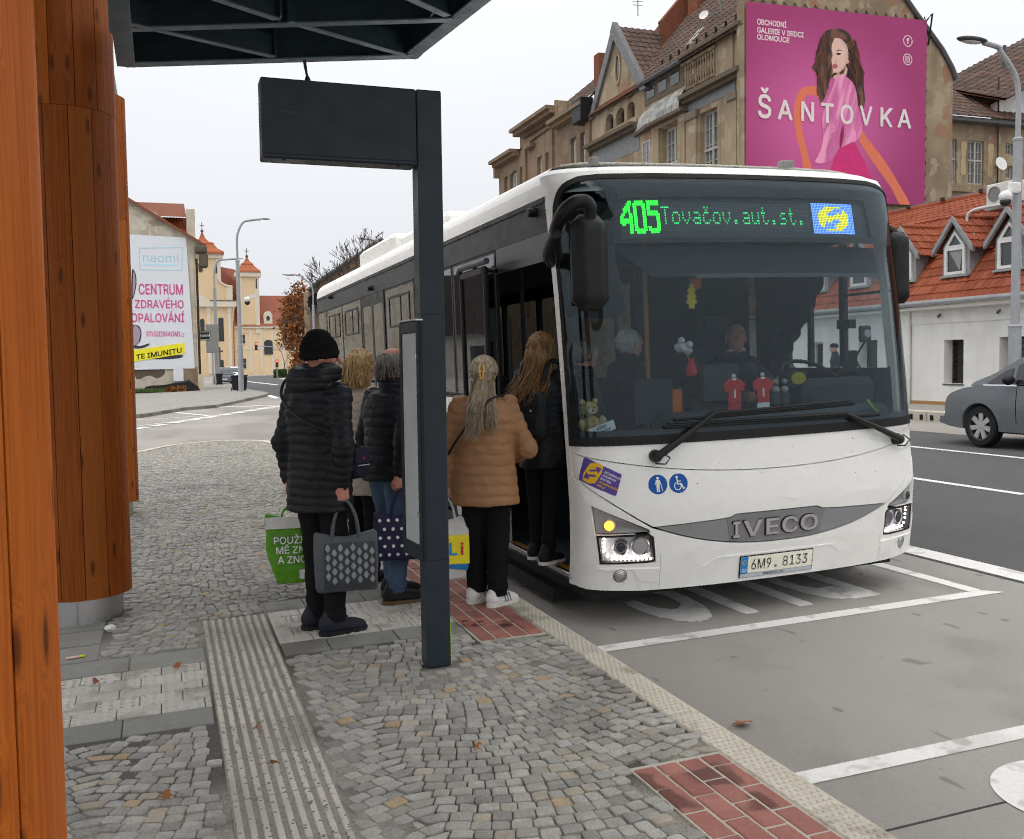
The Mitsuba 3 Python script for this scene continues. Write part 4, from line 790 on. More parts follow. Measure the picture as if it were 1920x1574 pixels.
for k, (y0, y1) in enumerate(wins):
    w = side('side_window', rect(y0, y1, 1.29, 2.43).difference(rect(y0 + .045, y1 - .045, 1.34, 2.385, .05)), -.03, -.002, 'black')
    put('pane', TM([(y0 + .03, 1.31, -.001), (y1 - .03, 1.31, -.001), (y1 - .03, 2.41, -.001), (y0 + .03, 2.41, -.001)], [(0, 2, 1), (0, 3, 2)]), 'tinted', fr=SIDE, parent=w)
    if k in (2, 3, 4):
        side('top_vent', rect(y0 + .2, y1 - .2, 1.98, 2.33).difference(rect(y0 + .225, y1 - .225, 2.005, 2.305)), .0, .006, 'black', parent=w); side('vent_bar', rect(y0 + .6, y0 + .622, 2.006, 2.304), .0, .005, 'black', parent=w)
    side('window_gap', rect(y1 + .002, y1 + .038, 1.29, 2.43), -.03, -.006, 'black')
# middle doors
md = side('middle_door', rect(11.30, 12.66, .12, 2.43).difference(unary_union([rect(11.38, 11.93, .34, 2.30, .04), rect(12.03, 12.58, .34, 2.30, .04)])), -.03, .004, 'black')
for y0, y1 in ((11.38, 11.93), (12.03, 12.58)): put('door_pane', TM([(y0, .34, 0), (y1, .34, 0), (y1, 2.3, 0), (y0, 2.3, 0)], [(0, 2, 1), (0, 3, 2)]), 'tinted', fr=SIDE, parent=md)
for y, z in ((6.33, 2.585), (11.9, 2.50), (14.9, 2.6)): B('side_camera', mv(lathe([(.032, 0), (.032, .05), (.026, .065)], 16), XS, y, z, ry=-math.pi / 2), 'black')
for y in (7.06, 10.0, 15.0): side('side_marker', rect(y + .2, y + .32, .205, .245, .008), .001, .008, 'reflector_amber')
# open front door: rear leaf swung out and back along the side
dl = thing_parent = B('front_door', cat([bx(XS - .145, XS - .105, 7.10, 7.142, .20, 2.30, .012), bx(XS - .145, XS - .105, 7.72, 7.762, .20, 2.30, .012), bx(XS - .145, XS - .105, 7.143, 7.719, .20, .30, .01), bx(XS - .146, XS - .104, 7.143, 7.719, 2.24, 2.302, .012)]), 'black', label='open black framed glass door leaf folded back along the side')
put('door_pane', TM([(XS - .125, 7.14, .29), (XS - .125, 7.72, .29), (XS - .125, 7.72, 2.25), (XS - .125, 7.14, 2.25)], [(0, 1, 2), (0, 2, 3)]), 'tinted', fr=GF, parent=dl)
B('top_bar', tube([(XS - .13, 7.06, 2.335), (XS - .14, 7.72, 2.335), (XS - .14, 7.77, 2.30)], .024, 10), 'zinc_dark', parent=dl); B('hinge_arm', tube([(XS - .02, 7.16, 2.27), (XS - .12, 7.4, 2.30)], .02, 8), 'black', parent=dl)
B('grab_rail', tube([(XS + .05, 7.12, .55), (XS + .05, 7.12, 1.9)], .016, 10), 'interior_dark', parent=dl)
B('step_edge', bx(XS - .015, XS + .06, DY0, DY1, .135, .172, .006), m='brushed'); B('step_strip', bx(XS + .02, XS + .06, DY0 + .03, DY1 - .03, .1725, .176), 'yellow_pole')
# far side: driver's window clear, the rest dark framed panes
def RS(v): y, z, t = np.asarray(v, float).T; return GF(np.stack([XR + t, y, z], 1))
def rside(name, pl, t0, t1, pal_=None, m='paint', **k): return put(name, prism(pl, t0, t1), m, fr=RS, parent=bus, pal_=pal_, **k)
rw = [(5.93, 7.22, 1.42, 2.40), (7.34, 8.6, 1.30, 2.40), (8.7, 10.1, 1.30, 2.40), (10.2, 11.6, 1.30, 2.40), (11.7, 13.1, 1.30, 2.40), (13.2, 14.6, 1.30, 2.40), (14.7, 16.2, 1.30, 2.40)]
lean = lambda z0, z1: [(YC + .02 + float(yb(z)), z) for z in np.linspace(z0, z1, 9)]
rside('far_side_wall', Polygon(lean(.1, 2.665) + [(YREAR, 2.665), (YREAR, .1)]).difference(unary_union([rect(*w, .06) for w in rw])), -.06, 0.0, 'black')
for k, w in enumerate(rw):
    put('far_window', TM([(w[0], w[2], -.03), (w[1], w[2], -.03), (w[1], w[3], -.03), (w[0], w[3], -.03)], [(0, 1, 2), (0, 2, 3)]), 'clear' if k == 0 else 'tinted', fr=RS, parent=bus)
rside('driver_window_bar', rect(6.47, 6.53, 1.43, 2.39), -.05, -.01, 'black'); rside('driver_window_bar', rect(6.90, 6.94, 1.43, 2.39), -.05, -.01, 'black'); rside('driver_window_rail', rect(5.95, 6.469, 1.98, 2.0), -.045, -.015, 'black'); rside('window_latch', rect(6.40, 6.56, 1.73, 1.80), -.0505, -.052 + .06, 'black')
B('rear_wall', bx(XS + .02, XR - .02, YREAR - .06, YREAR, .2, 2.70), 'black'); B('floor', bx(XS + .02, XR - .06, BYF + .42, YREAR - .06, .10, .170), 'interior_dark'); B('ceiling', bx(XS + .02, XR - .06, BYF + .55, YREAR - .06, 2.56, 2.62), 'interior_grey'); B('underbody_shade_box', bx(XS + .12, XR - .12, BYF + .4, YREAR - .2, -.02, .099), 'black')
B('underbody_shade_box', bx(XS + .03, XR - .03, 6.36, YREAR - .3, -.115, -.021), 'black'); B('inner_side', bx(XS + .045, XS + .05, 7.22, YREAR - .06, .2, 1.26), 'interior_dark')  # lower box is unseen, added to deepen the shadow beneath the bus
for i, y in enumerate((8.515, 13.625)):
    for x0 in (XS + .03, XR - .31):
        wh = B('wheel', mv(lathe([(.20, -.13), (.44, -.13), (.475, -.09), (.475, .09), (.44, .13), (.20, .13)], 40, False), x0 + .14, y, ROAD + .475, ry=math.pi / 2), 'rubber'); B('rim', mv(lathe([(.05, -.05), (.14, -.02), (.22, -.10), (.235, -.131)], 32), x0 + .14 if x0 < 3 else x0 + .14, y, ROAD + .475, ry=math.pi / 2 if x0 < 3 else -math.pi / 2), 'silver', parent=wh)
# wipers
def wiper(piv, elbow, tip, lab):
    zf = lambda p, t: (a(p[0]), p[1], t); c = lambda p, q, s_: (p[0] + (q[0] - p[0]) * s_, p[1] + (q[1] - p[1]) * s_)
    w = B('wiper', tube([zf(piv, .05), zf(c(piv, elbow, .35), .052), zf(c(piv, elbow, .8), .045), zf(elbow, .04)], [.026, .022, .015, .011], 10), 'black', fr=FF)
    B('pivot', cat([TM(lathe([(.042, 0), (.040, .03), (.030, .06), (.02, .07)], 18).vertices + [a(piv[0]), piv[1], 0], lathe([(.042, 0), (.040, .03), (.030, .06), (.02, .07)], 18).faces)]), 'black', parent=w, fr=FF)
    n_ = 14; pts = [zf(c(elbow, tip, s_), .035 - .012 * s_) for s_ in np.linspace(0, 1, n_)]; B('arm', tube(pts, np.linspace(.011, .007, n_), 8), 'black', parent=w, fr=FF)
    B('hose', tube([zf((piv[0] + .02, piv[1] + .03), .06), zf((piv[0] + .075, piv[1] - .01), .07), zf((piv[0] + .05, piv[1] - .05), .05), zf((piv[0] - .01, piv[1] - .045), .03)], .005, 6), 'black', parent=w, fr=FF)
    bl = [(c(elbow, tip, s_)[0], c(elbow, tip, s_)[1] - .025 - .03 * math.sin(math.pi * (s_ * .8 + .1)) * 0) for s_ in np.linspace(-.25, 1.02, 16)]
    B('blade', tube([zf(p, .016) for p in bl], .011, 6), 'rubber', parent=w, fr=FF)
wiper((2.926, .945), (3.335, 1.200), (4.42, 1.225), 'l'); wiper((4.835, .930), (4.345, 1.140), (3.02, 1.150), 'r')
# mirrors
def mirror_box(x0, x1, y0, y1, z0, z1, parent, r=.045): return B('mirror_housing', refined(manifold_of(bx(x0, x1, y0, y1, z0, z1, r)), .08), 'black', parent=parent, smooth=60)
ma = B('mirror', tube(smooth_curve([(2.44, 5.93, 2.24), (2.30, 5.62, 2.33), (2.26, 5.42, 2.42), (2.31, 5.35, 2.49), (2.385, 5.34, 2.505), (2.42, 5.34, 2.46), (2.42, 5.36, 2.38)], 6, False), [.040] * 31 + [.035] * 6, 12), 'black', label='big black mirror on a curved arm beside the open door')
B('mirror_housing', refined(manifold_of(bx(2.295, 2.525, 5.29, 5.44, 1.865, 2.43, .06)), .05), 'black', parent=ma, smooth=60); put('mirror_glass', TM([(2.32, 5.4405, 1.9), (2.50, 5.4405, 1.9), (2.50, 5.4405, 2.4), (2.32, 5.4405, 2.4)], [(0, 2, 1), (0, 3, 2)]), 'chrome', fr=GF, parent=ma)
B('arm_fairing', tube(smooth_curve([(2.43, 6.02, 2.21), (2.28, 5.70, 2.25), (2.24, 5.45, 2.33)], 5, False), .032, 10), 'black', parent=ma)
mb_ = B('mirror', tube(smooth_curve([(5.12, 6.22, 2.50), (5.22, 6.16, 2.49), (5.31, 6.12, 2.42)], 6, False), .03, 10), 'black', label='black mirror on the driver side, half hidden by the bus corner'); B('mirror_housing', refined(manifold_of(bx(5.20, 5.395, 6.04, 6.18, 1.90, 2.44, .05)), .06), 'black', parent=mb_, smooth=60)

# --- interior seen through the windscreen
B('dashboard', cat([refined(manifold_of(bx(3.25, XR - .12, BYF + .36, 6.25, .9, 1.17, .04)), .2)]), 'dash', smooth=40); B('front_shelf', fslab(sbox(-AF + .02, .35, AF - .05, 1.06), -.22, -.19, .1), 'dash', fr=FF); B('front_ledge', fslab(sbox(-AF + .05, 1.035, AF - .08, 1.06), -.34, -.05, .1), 'dash', fr=FF)
B('instrument_hood', refined(manifold_of(bx(4.36, 5.0, 5.98, 6.3, 1.12, 1.36, .05)), .1), 'interior_dark', smooth=40)
B('steering_wheel', mv(trimesh.creation.torus(.225, .016, 32, 10), 4.72, 6.42, 1.36, rx=math.radians(35)), 'black', smooth=True); B('steering_column', tube([(4.72, 6.3, 1.0), (4.72, 6.42, 1.34)], .04, 10), 'black')
B('cab_partition', cat([bx(3.66, 3.70, 6.35, 7.75, .17, 1.15), bx(3.66, XR - .1, 7.72, 7.76, .17, 1.3)]), 'interior_grey'); B('cab_screen', cat([bx(3.9, XR - .1, 7.725, 7.755, 1.3, 2.5)]), 'interior_dark')
B('driver_seat', cat([bx(4.18, 4.74, 6.85, 7.35, .88, 1.02, .05), refined(manifold_of(bx(4.20, 4.72, 7.30, 7.44, 1.02, 1.68, .05)), .2), bx(4.30, 4.62, 7.31, 7.43, 1.70, 1.90, .04)]), 'interior_dark', smooth=40)
B('roller_blind', fslab(Polygon([(a(3.05), 2.10), (AF - .16, 2.09), (AF - .18, 2.30), (a(2.78), 2.30)]), -.13, -.12, .1), 'sun_shade', fr=FF, tone=.5); B('blind_bar', fslab(sbox(a(3.36), 2.085, AF - .17, 2.112), -.14, -.115, .1), 'interior_grey', fr=FF)
cv = [(y, z) for y, z in [(6.66, 2.10), (6.72, 2.0), (6.85, 1.85), (6.98, 1.70), (7.15, 1.50), (7.32, 1.35), (7.36, 1.30), (7.60, 1.30), (7.60, 2.40), (6.66, 2.40)]]
m = prism(Polygon(cv), 0, .02); m = refined(manifold_of(m), .05); v = m.vertices; v[:, 2] += .018 * np.sin(v[:, 0] * 60); B('curtain', TM(np.stack([XR - .10 - v[:, 2], v[:, 0], v[:, 1]], 1), m.faces[:, ::-1]), 'sun_shade', smooth=60, tone=-.3)
B('handrail', tube([(3.285, 6.35, .17), (3.285, 6.35, 2.55)], .017, 10), 'yellow_pole'); B('handrail', tube([(2.75, 7.45, .17), (2.75, 7.45, 2.55)], .017, 10), 'interior_dark'); B('handrail', tube([(3.6, 7.5, .17), (3.6, 7.5, 2.55)], .017, 10), 'interior_dark')
for r_ in range(5):
    for x0 in (2.50, 4.30):
        y = 8.3 + r_ * 1.35; s_ = B('seat', cat([bx(x0, x0 + .78, y, y + .45, .58, .68, .04), bx(x0, x0 + .37, y + .40, y + .50, .68, 1.30, .05), bx(x0 + .41, x0 + .78, y + .40, y + .50, .68, 1.30, .05)]), 'seat_blue'); B('seat_foot', bx(x0 + .2, x0 + .6, y + .1, y + .35, .17, .579), 'dark_grey', parent=s_)
B('ticket_machine', cat([bx(3.70, 4.00, 6.28, 6.36, 1.22, 1.50, .01), bx(3.66, 3.98, 6.37, 6.5, 1.15, 1.25, .01)]), 'dark_grey'); B('cash_tray', refined(manifold_of(Polygon and bx(3.31, 3.52, 6.25, 6.45, 1.10, 1.33, .03)), .1), 'orange'); B('cash_rim', bx(3.30, 3.325, 6.22, 6.25, 1.25, 1.38, .005), 'white'); B('paper_holder', bx(3.10, 3.40, 6.20, 6.215, 1.10, 1.42, .003), 'interior_dark')
B('side_display', bx(4.25, 4.42, 6.12, 6.15, 1.31, 1.43, .004), 'black'); 
# small things on the ledge and hanging in the cab
def ornament(lab, cat_, name, mesh, pal_, **k): return single(name, mesh, lab, cat_, fr=GF, pal_=pal_, **k)
def vplane(pl, x, y, z, d=.012): return mv(upright(prism(pl, 0, d), 'y'), x, y, z)
jersey = Polygon([(-.035, .20), (-.012, .185), (.012, .185), (.035, .20), (.085, .16), (.075, .105), (.05, .115), (.05, .02), (-.05, .02), (-.05, .115), (-.075, .105), (-.085, .16)]); shorts = Polygon([(-.048, .017), (.048, .017), (.055, -.055), (.008, -.055), (0, -.02), (-.008, -.055), (-.055, -.055)])
for x, lab, ex in ((3.775, 'red mini football shirt hanging in the middle of the windscreen', False), (4.01, 'red mini football shirt with white shorts hanging right of its twin', True)):
    k = ornament(lab, 'ornament', 'mini_shirt', vplane(jersey, x, 6.0, 1.20), 'red', tone=.1); put('collar', vplane(Polygon([(-.02, .199), (.02, .199), (0, .165)]), x, 5.995, 1.20, .004), fr=GF, parent=k, pal_='white'); put('shorts', vplane(shorts, x, 6.0, 1.20), fr=GF, parent=k, pal_='white' if ex else 'red'); put('suction_cup', ball(x, 6.0, 1.415, .016, 2), fr=GF, parent=k, pal_='plastic_white', smooth=True); put('number', vplane(text('4' if False else '1', .05, .003), x, 5.99, 1.255, 1) if False else vplane(Polygon([(-.006, .06), (.006, .06), (.006, .12), (-.006, .12)]), x, 5.99, 1.2, .003), fr=GF, parent=k, pal_='white')
ornament('yellow tree shaped air freshener hanging from the blind', 'air freshener', 'air_freshener', vplane(Polygon([(-.022, 0), (.022, 0), (.022, .03), (.045, .035), (.025, .07), (.04, .075), (.02, .11), (.034, .115), (.012, .15), (.016, .165), (-.016, .165), (-.012, .15), (-.034, .115), (-.02, .11), (-.04, .075), (-.025, .07), (-.045, .035), (-.022, .03)]), 3.455, 6.0, 1.895, .006), 'yellow')
ornament('small red and orange pennant behind the yellow air freshener', 'pennant', 'pennant', vplane(Polygon([(-.045, 0), (.04, .02), (.05, .085), (-.045, .085)]), 3.50, 6.02, 2.015, .006), 'orange')
fl = ornament('pale flower bunch standing on the ticket counter', 'flowers', 'flower_bunch', cat([ball(3.42 + dx, 6.05 + dy, 1.62 + dz, .026, 1) for dx, dy, dz in rng.normal(0, 1, (14, 3)) * [.032, .015, .026]]), 'lace', smooth=True); put('vase', mv(lathe([(.03, 0), (.042, .03), (.02, .10), (.024, .12)], 14), 3.47, 6.05, 1.43), fr=GF, parent=fl, pal_='red', smooth=40); put('stem', tube([(3.46, 6.05, 1.52), (3.43, 6.05, 1.61)], .004, 6), fr=GF, parent=fl, pal_='pale_green')
ov = ornament('yellow oval company sign on black behind the windscreen', 'sign', 'oval_sign', vplane(sbox(-.085, -.06, .085, .06), 4.335, 6.05, 1.375, .006), 'black'); put('oval', vplane(affinity.scale(Point(0, 0).buffer(1, 24), .062, .045), 4.345, 6.043, 1.375, .003), fr=GF, parent=ov, pal_='yellow', tone=-.55)
for dx in (0, .075):
    k = ornament('small glass figure on the ledge, %s of a pair' % ('left' if dx == 0 else 'right'), 'ornament', 'glass_figure', cat([ball(4.12 + dx, 6.0, 1.30, .028, 2), ball(4.12 + dx, 6.0, 1.36, .02, 2)]), 'lace', smooth=True, tone=-.5); put('foot', bx(4.09 + dx, 4.15 + dx, 5.98, 6.02, 1.20, 1.275, .004), fr=GF, parent=k, pal_='dark_grey')
ornament('lime green ribbon lying at the right end of the windscreen ledge', 'ribbon', 'ribbon', tube(smooth_curve([(4.80, 5.86, 1.20), (4.84, 5.85, 1.14), (4.90, 5.87, 1.11), (4.95, 5.9, 1.09)], 4, False), .010, 6), 'pale_green')
dc = ornament('small camera fixed inside the driver side of the windscreen', 'dash camera', 'dash_camera', bx(4.86, 4.95, 5.98, 6.03, 1.62, 1.74, .012), 'dark_grey'); put('lens', mv(lathe([(.03, 0), (.028, .012)], 16), 4.905, 5.98, 1.68, rx=math.pi / 2), fr=GF, parent=dc, pal_='silver'); put('cable', tube(smooth_curve([(4.90, 6.0, 1.62), (4.86, 6.05, 1.50), (4.90, 6.05, 1.4), (4.84, 6.1, 1.30), (4.90, 6.1, 1.2)], 5, False), .008, 6), fr=GF, parent=dc, pal_='black')
ph = ornament('black phone holder with arms on the dashboard by the driver window', 'phone holder', 'phone_holder', cat([tube([(4.70, 6.15, 1.18), (4.74, 6.1, 1.40), (4.80, 6.05, 1.48)], .012, 8), bx(4.76, 4.86, 6.03, 6.05, 1.40, 1.56, .006), tube([(4.66, 6.1, 1.34), (4.80, 6.1, 1.30)], .014, 8)]), 'black')
# teddy bear with its little sign
def bearm(c, r, sx=1, sy=1, sz=1): 
    m = ball(0, 0, 0, r, 3, sx, sy, sz); v = m.vertices * (1 + .06 * (meshkit.noise(m.vertices * 90)[:, None] - .5)); return TM(v + c, m.faces)
bx0, by0, bz0 = 2.625, 5.90, 1.065
tb = single('teddy_bear', cat([bearm((bx0, by0, bz0 + .075), .062, 1, .85, 1.15), bearm((bx0 - .01, by0 - .005, bz0 + .185), .052, 1.08, .95, .95), bearm((bx0 - .075, by0 - .02, bz0 + .085), .024, 1, 1, 1.5), bearm((bx0 + .075, by0 - .02, bz0 + .10), .026, 1, 1, 1.5), bearm((bx0 - .045, by0 - .06, bz0 + .022), .030, .9, 1.5, .9), bearm((bx0 + .055, by0 - .06, bz0 + .022), .030, .9, 1.5, .9), bearm((bx0 - .055, by0, bz0 + .232), .020, 1, .6, 1), bearm((bx0 + .035, by0, bz0 + .235), .020, 1, .6, 1)]), 'small olive teddy bear with a printed card in the corner of the windscreen', 'teddy bear', fr=GF, pal_='teddy', smooth=True)
put('muzzle', bearm((bx0 - .012, by0 - .050, bz0 + .172), .021, 1.1, .8, .85), fr=GF, parent=tb, pal_='off_white', smooth=True); put('nose', bearm((bx0 - .012, by0 - .069, bz0 + .178), .0065, 1.3, .8, 1), fr=GF, parent=tb, pal_='black', smooth=True)
for dx in (-.032, .010): put('eye', bearm((bx0 + dx, by0 - .048, bz0 + .197), .0055), fr=GF, parent=tb, pal_='black', smooth=True)
card = bx(-.095, .095, -.004, 0, -.032, .032, .002); R_ = lambda m: mv(m, bx0 + .035, by0 - .096, bz0 + .055, ry=-.30)
put('card', R_(card), fr=GF, parent=tb, pal_='poster_white')
for s_, z, h in (('KING', .004, .020), ('OF THE ROAD', -.020, .013)): put('card_lettering', R_(mv(upright(text(s_, h, .0015, True), 'y'), 0, -.0045, z)), fr=GF, parent=tb, pal_='black')

# ================================================================== PEOPLE
def seg(p, a, b, ra, rb):
    a, b = np.asarray(a, float), np.asarray(b, float); ba = b - a; q = p - a; t = np.clip(q @ ba / (ba @ ba + 1e-12), 0, 1)
    return np.linalg.norm(q - t[:, None] * ba, axis=1) - (ra + (rb - ra) * t)
def ell(p, c, r, R=None):
    q = p - np.asarray(c, float)
    if R is not None: q = q @ R
    r = np.asarray(r, float); k0 = np.linalg.norm(q / r, axis=1); k1 = np.linalg.norm(q / r ** 2, axis=1) + 1e-9
    return k0 * (k0 - 1) / k1
def smin(a, b, k): h = np.clip(.5 + .5 * (b - a) / k, 0, 1); return b + (a - b) * h - k * h * (1 - h)
def blend(ds, k):
    d = ds[0]
    for e in ds[1:]: d = smin(d, e, k)
    return d
def sdf_mesh(fn, lo, hi, h):
    """sparse surface nets of fn(points) = 0"""
    lo, hi = np.asarray(lo, float), np.asarray(hi, float); B_ = 8; nb = np.ceil((hi - lo) / (h * B_)).astype(int); n = nb * B_ + 1
    bi = np.stack(np.meshgrid(*[np.arange(k) for k in nb], indexing='ij'), -1).reshape(-1, 3); c = lo + (bi + .5) * B_ * h; act = np.abs(fn(c)) < h * B_ * 1.05
    G = np.full(n, np.nan, np.float32); off = np.stack(np.meshgrid(*[np.arange(B_ + 1)] * 3, indexing='ij'), -1).reshape(-1, 3)
    idx = (bi[act][:, None] * B_ + off[None]).reshape(-1, 3); flat_ = np.unique(np.ravel_multi_index(idx.T, n)); ijk = np.stack(np.unravel_index(flat_, n), 1)
    G[tuple(ijk.T)] = fn(lo + ijk * h)
    C = np.stack([G[i:n[0] - 1 + i, j:n[1] - 1 + j, k:n[2] - 1 + k] for i in (0, 1) for j in (0, 1) for k in (0, 1)], 0)
    s = (C < 0).sum(0); okc = np.isfinite(C).all(0) & (s > 0) & (s < 8); cells = np.argwhere(okc); cv = C[:, okc]; vid = np.full(okc.shape, -1); vid[okc] = np.arange(len(cells))
    corner = np.array([(i, j, k) for i in (0, 1) for j in (0, 1) for k in (0, 1)]); pos = np.zeros((len(cells), 3)); cnt = np.zeros(len(cells))
    for a_ in range(8):
        for b_ in range(a_ + 1, 8):
            if np.abs(corner[a_] - corner[b_]).sum() != 1: continue
            va, vb = cv[a_], cv[b_]; m = (va < 0) != (vb < 0); t = va[m] / (va[m] - vb[m]); pos[m] += corner[a_] + t[:, None] * (corner[b_] - corner[a_]); cnt[m] += 1
    V = lo + (cells + pos / np.maximum(cnt, 1)[:, None]) * h; F = []
    for ax in range(3):
        u, w = [(1, 2), (2, 0), (0, 1)][ax]; sl0 = [slice(0, n[k] - 1) if k == ax else slice(1, n[k] - 1) for k in range(3)]; sl1 = list(sl0); sl1[ax] = slice(1, n[ax])
        A_, B2 = G[tuple(sl0)], G[tuple(sl1)]; e = np.argwhere(((A_ < 0) != (B2 < 0)) & np.isfinite(A_) & np.isfinite(B2)); base = e.copy(); base[:, u] += 1; base[:, w] += 1
        inside = (A_ < 0)[tuple(e.T)]
        def cell(du, dw): q = base.copy(); q[:, u] -= du; q[:, w] -= dw; return vid[tuple(q.T)]
        q = np.stack([cell(1, 1), cell(0, 1), cell(0, 0), cell(1, 0)], 1); g = (q >= 0).all(1); q, ins = q[g], inside[g]; q[~ins] = q[~ins][:, ::-1]; F.append(q)
    F = np.vstack(F); return TM(V, np.vstack([F[:, [0, 1, 2]], F[:, [0, 2, 3]]]))
def normals_of(m): return meshkit.arrays(m, True)[2]
def smooth_it(m, n=4):
    m = trimesh.Trimesh(m.vertices, m.faces, process=False); trimesh.smoothing.filter_taubin(m, iterations=n); return TM(m.vertices, m.faces)
def rotz(a_): c, s = math.cos(a_), math.sin(a_); return np.array([[c, -s, 0], [s, c, 0], [0, 0, 1.0]])

def hand(w, d, palm_n, side, closed=True, k=1.0):
    """bones of a hand hanging at wrist w along d, palm facing palm_n; side +1 right hand: list of (a, b, ra, rb)"""
    d = np.asarray(d, float) / np.linalg.norm(d); pn = np.asarray(palm_n, float); pn = pn - d * (pn @ d); pn /= np.linalg.norm(pn); ac = np.cross(d, pn) * side; w = np.asarray(w, float); out = []
    for i in range(4):
        o = (i - 1.5) * .0195 * k; base = w + d * (.082 + .004 * (1 - abs(i - 1.2))) * k + ac * o; out.append((w + d * .015 + ac * o * .6, base, .015 * k, .0115 * k)); L = (.040, .045, .042, .033)[i] * k
        if closed:
            p1 = base + d * L * .55 + pn * L * .65; p2 = p1 - d * L * .35 + pn * L * .45; p3 = p2 - d * L * .6 - pn * L * .15
        else:
            p1 = base + d * L * .95 + pn * L * .25; p2 = p1 + d * L * .55 + pn * L * .35; p3 = p2 + d * L * .35 + pn * L * .3
        out += [(base, p1, .0105 * k, .0096 * k), (p1, p2, .0096 * k, .0088 * k), (p2, p3, .0088 * k, .0075 * k)]
    t0 = w + d * .022 * k - ac * .026 * k; t1 = t0 + d * .035 * k - ac * .020 * k + pn * .014 * k; t2 = t1 + d * .030 * k + pn * .018 * k + ac * .006 * k
    return out + [(w + d * .015 * k, t0, .016 * k, .014 * k), (t0, t1, .0135 * k, .0115 * k), (t1, t2, .0112 * k, .009 * k)]

def head_sdf(p, c, R, s=1.0):
    """face towards local +y of R"""
    q = (p - c) @ R / s
    d = blend([ell(q, (0, -.012, .030), (.076, .096, .088)), ell(q, (0, .018, -.045), (.056, .068, .070)), ell(q, (0, .050, -.085), (.030, .030, .026)), seg(q, (0, -.015, -.06), (0, -.03, -.16), .054, .058)], .03)
    d = smin(d, seg(q, (0, .088, .018), (0, .112, -.028), .009, .0145), .012)
    for sx in (-1, 1):
        d = smin(d, ell(q, (sx * .030, .076, .034), (.026, .018, .010)), .012); d = -smin(-d, ell(q, (sx * .031, .097, .012), (.017, .012, .009)), .010); d = smin(d, ell(q, (sx * .042, .055, -.018), (.024, .025, .022)), .02)
        d = smin(d, ell(q, (sx * .079, -.014, -.004), (.010, .022, .034)), .006)
    d = smin(d, ell(q, (0, .086, -.056), (.022, .011, .0065)), .006); d = smin(d, ell(q, (0, .083, -.068), (.019, .011, .006)), .006); d = -smin(-d, ell(q, (0, .098, -.0618), (.022, .010, .0022)), .003)
    return d * s

